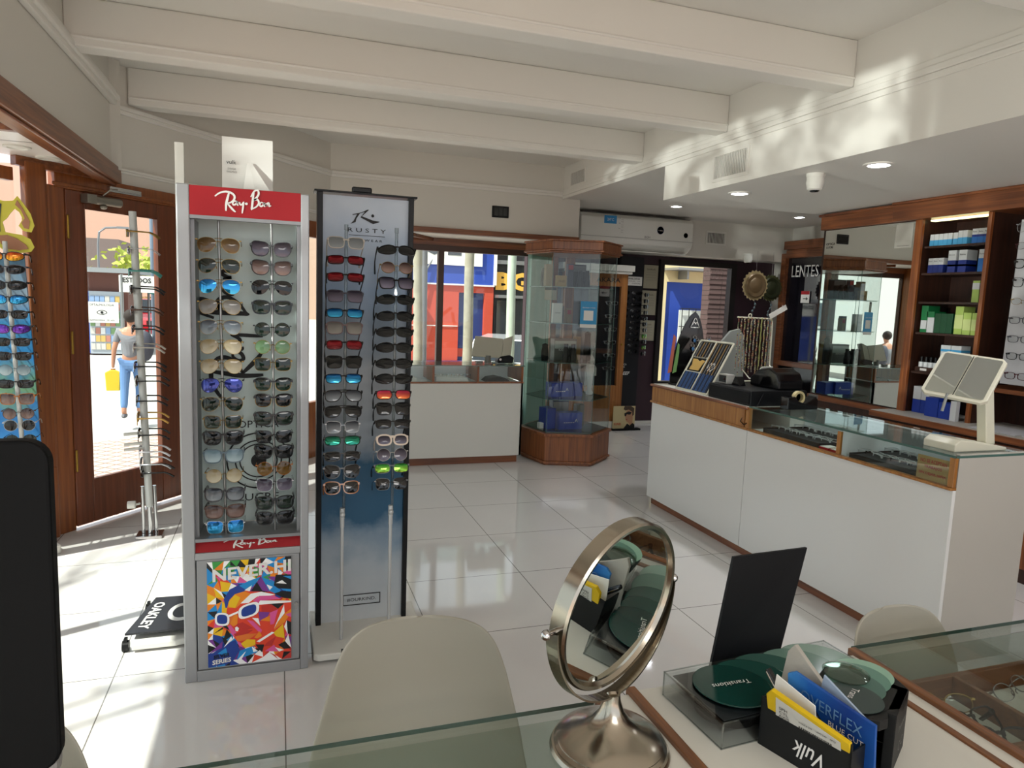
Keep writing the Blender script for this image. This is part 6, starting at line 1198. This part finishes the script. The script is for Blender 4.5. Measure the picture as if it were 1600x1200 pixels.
# ================================================================== CHAIRS (moulded shells)
def chair(x, y, rz, lab, sc=1.):
    t = thing('shell_chair', lab, 'chair', (x, y, 0), 'white shell chairs around the desk'); NU, NV = 18, 26
    # profile: y (towards back), z ; half width
    prof = [(-.235, .425, .13), (-.225, .45, .20), (-.16, .445, .225), (-.08, .435, .235), (0, .43, .24), (.08, .435, .24), (.14, .455, .238), (.18, .50, .233), (.205, .56, .225), (.222, .63, .210), (.234, .70, .196), (.242, .75, .180), (.246, .785, .160), (.248, .803, .135), (.2485, .812, .10), (.2485, .8145, .05), (.2485, .815, .005)]
    vs = []; m = len(prof)
    for yy, zz, w_ in prof:
        back = min(1, max(0, (zz-.46)/.2))
        for k in range(NU+1):
            u = -1+2*k/NU; a = abs(u)
            cy = -(.075*(abs(u*w_)/.21)**2.2)*back; cz = (1-back)*(.055*a**3)
            vs.append((u*w_*(1-.0*a), yy+cy, zz+cz))
    b = B(); b.add(vs, [(i*(NU+1)+k, i*(NU+1)+k+1, (i+1)*(NU+1)+k+1, (i+1)*(NU+1)+k) for i in range(m-1) for k in range(NU)])
    o = b.done('shell', CHAIRM, t, smooth=True, local=True); md = o.modifiers.new('s', 'SOLIDIFY'); md.thickness = .007; md.offset = 0; md2 = o.modifiers.new('u', 'SUBSURF'); md2.levels = md2.render_levels = 2
    for sx in (-1, 1):
        for sy_ in (-1, 1): b = B(); b.tube([(sx*.10, sy_*.09, .42), (sx*.22, sy_*.21, .0)], [.015, .010], 12); b.done('leg', mat('beech', '#b08a5a', .4), t, smooth=True, local=True)
    b = B(); 
    for s1, s2 in (((-.15, -.13, .25), (.15, .13, .25)), ((.15, -.13, .25), (-.15, .13, .25))): b.tube([s1, s2], .004, 6)
    b.tube([(-.1, -.09, .415), (.1, -.09, .415), (.1, .09, .415), (-.1, .09, .415)], .006, 6, True); b.done('wire_brace', BLACK, t, local=True)
    t.rotation_euler = (0, 0, rz); t.scale = (sc, sc, sc); return t
chair(.255, 1.18, radians(-8), 'cream shell chair left of the vanity mirror, across the desk', .95); chair(1.385, .965, radians(10), 'cream shell chair behind glass desk section, near counter end', .95); chair(-.45, 1.0, radians(6), 'cream shell chair just right of the black monitor', .95)
# ================================================================== OUTSIDE
OR = mat('orange_render', '#b8452f', .8); BL = mat('blue_render', '#2444a0', .7); DB_ = mat('dark_blue', '#1c2f6a', .5)
b0 = thing('shop_building', 'blue and red shopfront across the street', 'building', (3.2, 14, -.1))
b = B(); b.box(1.2, 4.26, 14.0, 14.5, 1.75, 3.4); b.done('upper_wall', BL, b0)
b = B(); b.box(1.2, 3.52, 14.02, 14.5, .17, 1.75); b.box(3.52, 4.26, 14.02, 14.5, 1.58, 1.75); b.box(4.07, 4.26, 14.02, 14.5, .17, 1.58); b.done('lower_wall', OR, b0)
b = B(); b.box(1.2, 4.3, 13.97, 14.5, -.1, .17); b.done('blue_plinth', BL, b0)
b = B(); b.box(3.52, 4.07, 14.12, 14.2, .17, 1.58); b.done('blue_door', DB_, b0); b = B(); b.box(3.5, 4.05, 14.10, 14.12, .25, .42); b.done('kick_panel', OR, b0)
b = B(); b.box(1.2, 4.27, 13.98, 14.0, 1.72, 1.75); b.box(4.24, 4.3, 13.96, 14.0, 1.75, 3.4); b.box(1.2, 3.5, 14.0, 14.02, .88, .895); b.done('white_trim', PAPER, b0)
b = B(); b.box(1.6, 3.98, 13.95, 14.0, 2.12, 3.2); sg = b.done('signboard', PAPER, b0); txt('OL', mat('sign_grey', '#4c4f55', .6), sg, 'lettering', (3.13, 13.945, 2.55), (1, 0, 0), (0, 0, 1), .80, .48, bold=.03)
b = B(); b.box(2.62, 2.78, 13.9, 13.98, .5, 1.35); b.done('notice_frame', TEXTG, b0); B().box(2.65, 2.75, 13.89, 13.9, .54, 1.3).done('notice', PAPER, b0)
b1 = thing('shop_building', 'dark shopfront with big yellow letters across the street', 'building', (5.5, 14, -.1))
DK = mat('dark_front', '#1c1c20', .5); b = B(); b.box(4.30, 8.5, 14.1, 14.6, -.1, 3.4); b.done('facade', DK, b1)
b = B(); b.box(4.30, 8.5, 13.8, 14.1, 1.50, 1.56); b.box(4.3, 8.5, 14.0, 14.1, 2.2, 2.28); b.done('metal_band', GREY, b1)
b = B(); b.box(4.35, 5.3, 14.06, 14.1, .1, 1.45); b.done('window', mat('far_glass', '#2a3036', .08), b1)
txt('BG', mat('letters_yellow', '#e8b04a', .5), b1, 'lettering', (4.69, 14.05, 1.85), (1, 0, 0), (0, 0, 1), .76, .38, bold=.05)
b2 = thing('shop_building', 'cream building with blue shutter seen through the entry window', 'building', (6.2, 9.6, -.1))
b = B(); b.box(5.2, 8.6, 11.2, 11.6, 1.9, 3.6); b.box(5.2, 6.68, 11.2, 11.6, -.1, 1.9); b.done('wall', mat('cream_render', '#d9c79a', .7), b2)
b = B(); b.box(6.68, 8.6, 11.25, 11.35, -.1, 1.9); sh = b.done('blue_shutter', BL, b2)
b = B()
for k in range(9): b.cyl((6.85+.14*k, 10.9, .0), (6.85+.14*k, 10.9, 1.42), .008, n=6)
for z in (.3, .7, 1.1, 1.42): b.box(6.8, 8.1, 10.89, 10.91, z, z+.015)
b.done('grille', TEXTB, b2); b = B(); b.box(6.82, 8.0, 10.95, 10.97, .0, 1.40); b.done('pale_window', mat('pale_pane', '#c9cdc8', .4), b2)
b = B(); b.box(6.6, 8.2, 10.7, 11.2, 2.10, 2.14); b.box(6.9, 6.94, 10.9, 11.2, 1.95, 2.1); b.done('awning_frame', GREY, b2)
BR = grid_mat('brickwork', '#54403e', '#3a2c28', .26, 0, .075, 0, .012, .9, axes=(0, 2), var=.3)
b3 = B(); b3.box(6.30, 6.72, 9.3, 9.5, -.25, 2.4)
for k in range(34): b3.box(6.27+.012*(k % 3), 6.74-.01*(k % 2), 9.285-.01*(k % 2), 9.3, -.2+.075*k, -.14+.075*k)
o = b3.done('brick_pillar', BR, None); solo(o, 'rough brown brick pillar outside the entry window', 'pillar')
# poles and trunks in front of the window
def trunk(x, y, r, lab, m_, cat, lean=0.):
    b = B(); P = [(x+lean*z*.1+.012*sin(z*2.3), y, z) for z in (-.24, .3, .8, 1.3, 1.8, 2.4, 3.2, 5)]; b.tube(P, [r*1.15, r*1.05, r, r*.98, r*.95, r*.93, r*.9, r*.85], 14); o = b.done('utility_pole' if cat == 'pole' else 'tree_trunk', m_, None, smooth=True); solo(o, lab, cat, None); return o
TR = mat('weathered_wood', '#9a9684', .9, var=.35, vscale=9, bump=.6, bscale=30)
trunk(1.74, 9.1, .062, 'leftmost weathered wooden pole outside the street window', TR, 'pole', -.05); trunk(2.38, 9.0, .066, 'middle thick weathered pole in front of blue door', TR, 'pole', .1); trunk(2.98, 9.0, .062, 'pale green painted pole in front of yellow letters', mat('pale_green_paint', '#b9c8b4', .8, var=.2), 'pole', .05)
o = B().cyl((1.93, 9.6, -.24), (1.90, 9.6, 2.6), .045, n=14).done('street_post', mat('post_grey', '#6a6c70', .5), None, smooth=True); solo(o, 'thin grey metal post beside leftmost wooden pole', 'post')
B().cyl((2.62, 13.9, 1.65), (3.10, 14.0, 2.5), .018, n=8).done('stay', mat('post_grey'), b0)
# cars
def car(x, y, rz, m_, lab, s=1.):
    t = thing('car', lab, 'car', (x, y, -.24)); 
    side = [(-2.0, .32), (-2.02, .55), (-1.9, .78), (-1.1, .90), (-.55, 1.32), (.55, 1.38), (1.2, 1.0), (1.85, .92), (2.0, .6), (1.98, .32)]
    b = B(); b.prism(side, (0, -.82, 0), (1, 0, 0), (0, 0, 1), (0, 1.64, 0)); b.done('body', m_, t, bevel=.06, seg=3, local=True)
    b = B(); b.prism([(-.98, .93), (-.52, 1.27), (-.02, 1.30), (-.02, .95)], (0, -.835, 0), (1, 0, 0), (0, 0, 1), (0, 1.67, 0)); b.prism([(.04, .95), (.04, 1.30), (.52, 1.31), (1.02, 1.0)], (0, -.835, 0), (1, 0, 0), (0, 0, 1), (0, 1.67, 0)); b.add([(-1.1, -.7, .92), (-1.1, .7, .92), (-.58, .62, 1.30), (-.58, -.62, 1.30)], [(0, 1, 2, 3)]); b.done('window', mat('car_glass', '#1a1f24', .05), t, local=True)
    for wx in (-1.25, 1.25):
        for wy in (-.8, .8): b = B(); b.lathe([(.0, -.1), (.19, -.1), (.31, -.09), (.33, 0), (.31, .09), (.19, .1), (0, .1)], (wx, wy, .32), 24, 'Y'); b.done('wheel', BLACKM, t, smooth=True, local=True)
    b = B(); b.box(-2.04, -1.98, -.7, -.45, .6, .72); b.box(-2.04, -1.98, .45, .7, .6, .72); b.done('headlamp', CHROME, t, local=True)
    t.rotation_euler = (0, 0, rz); t.scale = (s, s, s); return t
car(3.85, 11.2, radians(60), mat('car_white', '#e2e4e6', .15, coat=1), 'white parked car behind the hexagonal case', .8); car(-3.7, 24.5, radians(80), mat('car_red', '#b8202a', .15, coat=1), 'red car parked across the street seen through the door')
# news kiosk with eye notice
k0 = thing('news_kiosk', 'blue street kiosk with racks of magazines and eye notice', 'kiosk', (-4.1, 19.6, -.24))
b = B(); b.box(-5.9, -3.5, 19.3, 21.2, -.24, 1.75); b.done('body', mat('kiosk_brown', '#6a3f34', .6), k0)
b = B(); b.box(-5.9, -4.3, 19.2, 19.3, -.2, 1.3); b.done('blue_side', BL, k0)
b = B(); b.box(-6.1, -3.3, 18.9, 21.4, 1.75, 1.86); b.done('roof', mat('kiosk_roof', '#8f9294', .5), k0)
b = B(); b.box(-4.30, -3.62, 19.1, 19.2, -.2, 1.3); rk = b.done('magazine_rack', mat('rack_pale', '#a8b0b8', .5), k0)
rg = random.Random(2); pmx = [mat('cover_%d' % i, c, .5) for i, c in enumerate(('#c8c4bc', '#8aa4c8', '#c8a860', '#7a9a6a', '#b87a6a', '#dcdcdc'))]
b = B()
for r in range(7):
    for c_ in range(6): b.cur = rg.randrange(6); x = -4.28+.108*c_; z = -.1+.19*r; b.box(x, x+.095, 19.08, 19.1, z, z+.15)
b.done('magazines', pmx, rk)
b = B(); b.box(-4.36, -3.66, 19.0, 19.04, .55, 1.05); nt_ = b.done('eye_notice', PAPER, k0)
txt('OFTALMOLOGIA', TEXTB, nt_, 'lettering', (-4.01, 18.995, .98), (1, 0, 0), (0, 0, 1), .52, .055); txt('BAMADERA  20 AÑ', TEXTB, nt_, 'lettering', (-4.01, 18.995, .62), (1, 0, 0), (0, 0, 1), .52, .05)
b = B(); e1 = [(.11*cos(2*pi*i/24), .055*sin(2*pi*i/24)) for i in range(24)]; b.add([(-4.01+x, 18.99, .80+z) for x, z in e1]+[(-4.01+x*.85, 18.99, .80+z*.75) for x, z in e1], [(k, (k+1) % 24, 24+(k+1) % 24, 24+k) for k in range(24)]); b.add([(-4.01+.03*cos(2*pi*i/16), 18.99, .80+.032*sin(2*pi*i/16)) for i in range(16)], [tuple(range(16))]); b.done('eye_drawing', TEXTB, nt_)
# pale street sign board
t = thing('street_sign', 'white street board hung with letters right of the kiosk', 'sign', (-3.3, 17, 1.3)); b = B(); b.box(-3.25, -2.55, 17, 17.04, 1.32, 1.68); bd = b.done('board', PAPER, t); txt('ESTADOS', TEXTB, bd, 'lettering', (-2.9, 16.99, 1.58), (1, 0, 0), (0, 0, 1), .55, .11, bold=.03); b = B(); b.cyl((-3.2, 17.02, -.24), (-3.2, 17.02, 1.7), .03); b.done('post', STEEL, t)
# buildings beyond
PK = mat('pink_render', '#c9a08c', .8); GB = mat('grey_roof', '#7a6a66', .8)
def house(x0, x1, y, z1, m_, lab, wins=(), roof=None, d=3.):
    t = thing('building', lab, 'building', ((x0+x1)/2, y, -.24)); b = B(); b.box(x0, x1, y, y+d, -.24, z1); b.done('wall', m_, t)
    for wx, wz in wins: b = B(); b.box(wx, wx+.9, y-.03, y, wz, wz+1.1); f = b.done('window', WHITEM, t); B().box(wx+.06, wx+.84, y-.04, y-.03, wz+.06, wz+1.04).done('pane', mat('far_glass'), f)
    if roof: b = B(); b.prism([(x0-.3, z1), (x1+.3, z1), ((x0+x1)/2+.8, z1+roof), ((x0+x1)/2-.8, z1+roof)], (0, y-.3, 0), (1, 0, 0), (0, 0, 1), (0, d+.6, 0)); b.done('roof', GB, t)
    return t
house(-15, -5.2, 44, 7.6, PK, 'tall pale pink building beyond the kiosk', [(-12.5, 1.2), (-12.5, 4.2)]); house(-8.6, -6.6, 36, 2.0, mat('pale_render', '#d8d6d4', .8), 'small pale house with dark pitched roof beyond kiosk', [(-8.2, .6)], 1.5); house(-5.0, 3.5, 46, 5.4, mat('tan_render', '#c4a58f', .8), 'tan building to the right beyond the street trees', [(-4.2, 1.), (-2.4, 1.), (-4.2, 3.2)])
house(-26, -9.5, 24, 4.2, mat('white_render', '#dcdad6', .8), 'white low building on far left side of the street', [(-14, .8), (-12, .8)])
# tree with yellow-green leaves
def tree(x, y, h, R, lab, n=260, seed=1):
    t = thing('street_tree', lab, 'tree', (x, y, -.24)); b = B(); b.tube([(x, y, -.24), (x+.03, y, h*.5), (x-.02, y, h)], [.09, .07, .04], 8); rg = random.Random(seed)
    for k in range(6): a = k*1.05; b.tube([(x, y, h*.6+k*.1), (x+R*.6*cos(a), y+R*.6*sin(a), h+R*.3)], [.04, .012], 5)
    b.done('trunk', mat('bark', '#5c5248', .9), t); b = B()
    for k in range(n):
        u, v, w_ = rg.gauss(0, .45), rg.gauss(0, .45), rg.gauss(0, .35); c = Vector((x+u*R, y+v*R, h+R*.5+w_*R)); d = Vector((rg.uniform(-1, 1), rg.uniform(-1, 1), rg.uniform(-1, 1))).normalized(); e = d.orthogonal().normalized(); s_ = .12
        b.quad(c-d*s_-e*s_*.5, c+d*s_-e*s_*.5, c+d*s_+e*s_*.5, c-d*s_+e*s_*.5)
    b.done('foliage', mat('leaf_yellow_green', '#a8b24a', .7), t)
tree(-5.6, 32, 1.9, .9, 'left yellow-green street tree seen through the door', 160, seed=3); tree(-7.6, 31, 1.5, .7, 'small yellow-green tree in front of pale house', seed=5); tree(-4.3, 29, 1.7, .7, 'yellow-green street tree right of the pole stand', 110, 8)
t = thing('lamp_post', 'slim street lamp post with curved arm seen through the door', 'lamp post', (-4.9, 23, -.24)); b = B(); b.tube([(-4.9, 23, -.24), (-4.9, 23, 2.6), (-4.86, 23, 2.95), (-4.7, 23, 3.08), (-4.3, 23, 3.12)], .03, 8); b.done('post', GREY, t); b = B(); b.box(-4.4, -4.1, 22.95, 23.05, 3.08, 3.14); b.done('lamp_head', GREY, t)
o = B().cyl((-3.35, 22, -.24), (-3.35, 22, 5), .06, n=10).done('street_post', mat('post_blue_grey', '#6f7c8c', .5), None, smooth=True); solo(o, 'blue-grey street post right of the pole stand, through the door', 'post')
o = B().prism([(0, 0), (.9, -.25), (.9, .05), (0, .35)], (-3.3, 20.5, 1.3), (1, 0, 0), (0, 0, 1), (0, 1., 0)).done('awning', mat('teal_canvas', '#1f7a72', .7), None); solo(o, 'teal shop awning on posts beyond the street', 'awning')
for x_ in (-3.25, -2.45): B().cyl((x_, 20.6, -.24), (x_, 20.6, 1.3), .03, n=8).done('post', GREY, o)
o = B().cyl((-1.88, 13.4, -.24), (-1.93, 13.4, 1.02), .05, n=12).done('bollard', mat('ochre_paint', '#a88a2c', .5), None, smooth=True); solo(o, 'ochre yellow bollard on sidewalk seen through the door', 'bollard')

# bare street tree whose branches dapple the floor
t = thing('bare_tree', 'bare branching street tree on left sidewalk outside the bay', 'tree', (-4.7, .4, -.1)); rg = random.Random(12); b = B()
b.tube([(-4.7, .4, -.1), (-4.65, .42, 2.2), (-4.7, .5, 3.6)], [.11, .09, .07], 8)
def branch(p, d, L_, r, k):
    q = p+d*L_*.5+Vector((rg.uniform(-.1, .1), rg.uniform(-.1, .1), .05)); e = p+d*L_; b.tube([p, q, e], [r, r*.75, r*.5], 5)
    if k:
        for i in range(3):
            d2 = (d+Vector((rg.uniform(-.9, .9), rg.uniform(-.9, .9), rg.uniform(-.3, .6)))).normalized(); branch(p+(e-p)*rg.uniform(.5, 1), d2, L_*.66, r*.5, k-1)
for k in range(6): a = k*1.05; branch(Vector((-4.7, .5, 3.0+.12*k)), Vector((cos(a), sin(a), 1.1)).normalized(), 1.7, .05, 4)
b.done('branches', mat('bark'), t)
def body_chain(b, pts, rs, n=12, flat=1.): b.tube([Vector(p) for p in pts], rs, n, up=(0, 1, 0), flat=flat)
px, py, gz = -1.66, 9.25, -.10
t = thing('person', 'person in grey top and blue jeans walking away outside the door', 'person', (px, py, gz))
def P(x, y, z): return (px+x, py+y, gz+z)
S_ = 1.24/1.70
def sk(name, chains, m_, parent, sub=1):
    vs, es, rs = [], [], []
    for ch in chains:
        st = None
        for j, (x, y, z, r) in enumerate(ch):
            p = Vector(P(x*S_, y*S_, z*S_)); hit = None
            for i, q in enumerate(vs):
                if (q-p).length < 1e-4: hit = i
            if hit is None: vs.append(p); rs.append(r*S_); hit = len(vs)-1
            if st is not None: es.append((st, hit))
            st = hit
    off = wpos(parent); me = bpy.data.meshes.new(name); me.from_pydata([tuple(v-off) for v in vs], es, []); o = link(name, me, parent); me.materials.append(m_)
    o.modifiers.new('skin', 'SKIN'); me.update()
    if not me.skin_vertices:
        bm_ = __import__('bmesh').new(); bm_.from_mesh(me); bm_.verts.layers.skin.verify(); bm_.to_mesh(me); bm_.free()
    for i, r in enumerate(rs): me.skin_vertices[0].data[i].radius = (r, r)
    me.skin_vertices[0].data[0].use_root = True
    o.modifiers.new('sub', 'SUBSURF').levels = 2; o.modifiers['sub'].render_levels = 2
    for f in me.polygons: f.use_smooth = True
    return o
SK = mat('skin', '#b98468', .5)
body = sk('body', [[(0, 0, .92, .12), (0, 0, 1.08, .11), (0, -.02, 1.25, .13), (0, -.02, 1.40, .10), (0, 0, 1.47, .05), (0, .02, 1.54, .055), (0, .03, 1.63, .085), (0, .03, 1.70, .06)],
      [(0, 0, .92, .12), (.09, 0, .88, .085), (.10, .06, .48, .055), (.10, -.02, .09, .04), (.11, .09, .04, .035)], [(0, 0, .92, .12), (-.09, 0, .88, .085), (-.10, -.06, .48, .055), (-.10, -.16, .11, .04), (-.10, -.09, .04, .035)],
      [(0, -.02, 1.40, .10), (.17, 0, 1.38, .055), (.23, .05, 1.13, .04), (.20, .22, .98, .03), (.19, .29, .95, .022)], [(0, -.02, 1.40, .10), (-.17, 0, 1.38, .055), (-.24, -.02, 1.12, .04), (-.27, .02, .88, .03), (-.275, .03, .80, .022)]], SK, t)
sk('shirt', [[(0, 0, .95, .14), (0, 0, 1.08, .13), (0, -.02, 1.25, .15), (0, -.02, 1.39, .115)], [(0, -.02, 1.39, .115), (.17, 0, 1.385, .07), (.22, .03, 1.2, .055)], [(0, -.02, 1.39, .115), (-.17, 0, 1.385, .07), (-.225, -.01, 1.2, .055)]], mat('grey_top', '#7c7d82', .8), body)
sk('jeans', [[(0, 0, .93, .135), (.09, 0, .87, .10), (.10, .06, .48, .068), (.10, -.015, .12, .055)], [(0, 0, .93, .135), (-.09, 0, .87, .10), (-.10, -.06, .48, .068), (-.10, -.15, .14, .055)]], mat('jeans_blue', '#5f82b0', .8), body)
b = B(); b.ball(P(0, -.0*S_, 1.65*S_), .098*S_, 14, 10, (1, 1.1, 1.1)); b.done('hair', mat('dark_hair', '#2a211c', .8), body, smooth=True)
b = B()
for sx in (-1, 1): b.ball(P(sx*.032*S_, .098*S_+.012, 1.635*S_), .008*S_, 8, 5)
b.tube([P(0, .10*S_, 1.63*S_), P(0, .125*S_, 1.605*S_)], [.008*S_, .012*S_], 6); b.done('face_features', SK, body, smooth=True)
for sx, hx, hy, hz in ((1, .19, .30, .945), (-1, -.275, .03, .79)):
    for f in range(5):
        b = B(); o_ = (f-2)*.014; L_ = (.045, .055, .058, .053, .042)[f] if f else .05
        a = Vector(P((hx+(o_ if sx < 0 else 0))*S_, (hy)*S_, (hz-(0 if sx < 0 else o_))*S_)); d = Vector((0, .25, -1)) if sx < 0 else Vector((0, 1, -.25))
        b.tube([a, a+d*L_*.6*S_, a+(d+Vector((0, .4, .1)))*L_*S_], [.008*S_, .0075*S_, .006*S_], 6); b.done('finger', SK, body, smooth=True)
for sx, yo in ((1, .06), (-1, -.12)): b = B(); b.ball(P(sx*.10*S_, (yo)*S_, .04*S_), .05*S_, 10, 6, (.9, 2.3, .8)); b.done('shoe', mat('shoe_grey', '#5a5a60', .6), body, smooth=True)
o = B().prism([(-.07, -.34), (.07, -.34), (.08, -.04), (.03, 0), (-.03, 0), (-.08, -.04)], P(-.275*S_, -.02, .77*S_), (1, .1, 0), (0, 0, .72), (0, .05, 0)).done('shopping_bag', mat('bag_yellow', '#e0c02c', .5), None, bevel=.008); solo(o, 'yellow shopping bag held by the person outside', 'bag')
b = B(); b.ball(P(.17, -.12, .86), .12, 16, 10, (.8, .5, 1.5)); b.done('dark_bag', mat('bag_dark', '#3a3c48', .7), t, smooth=True)  # dark bag behind the person, joined to the figure as a part
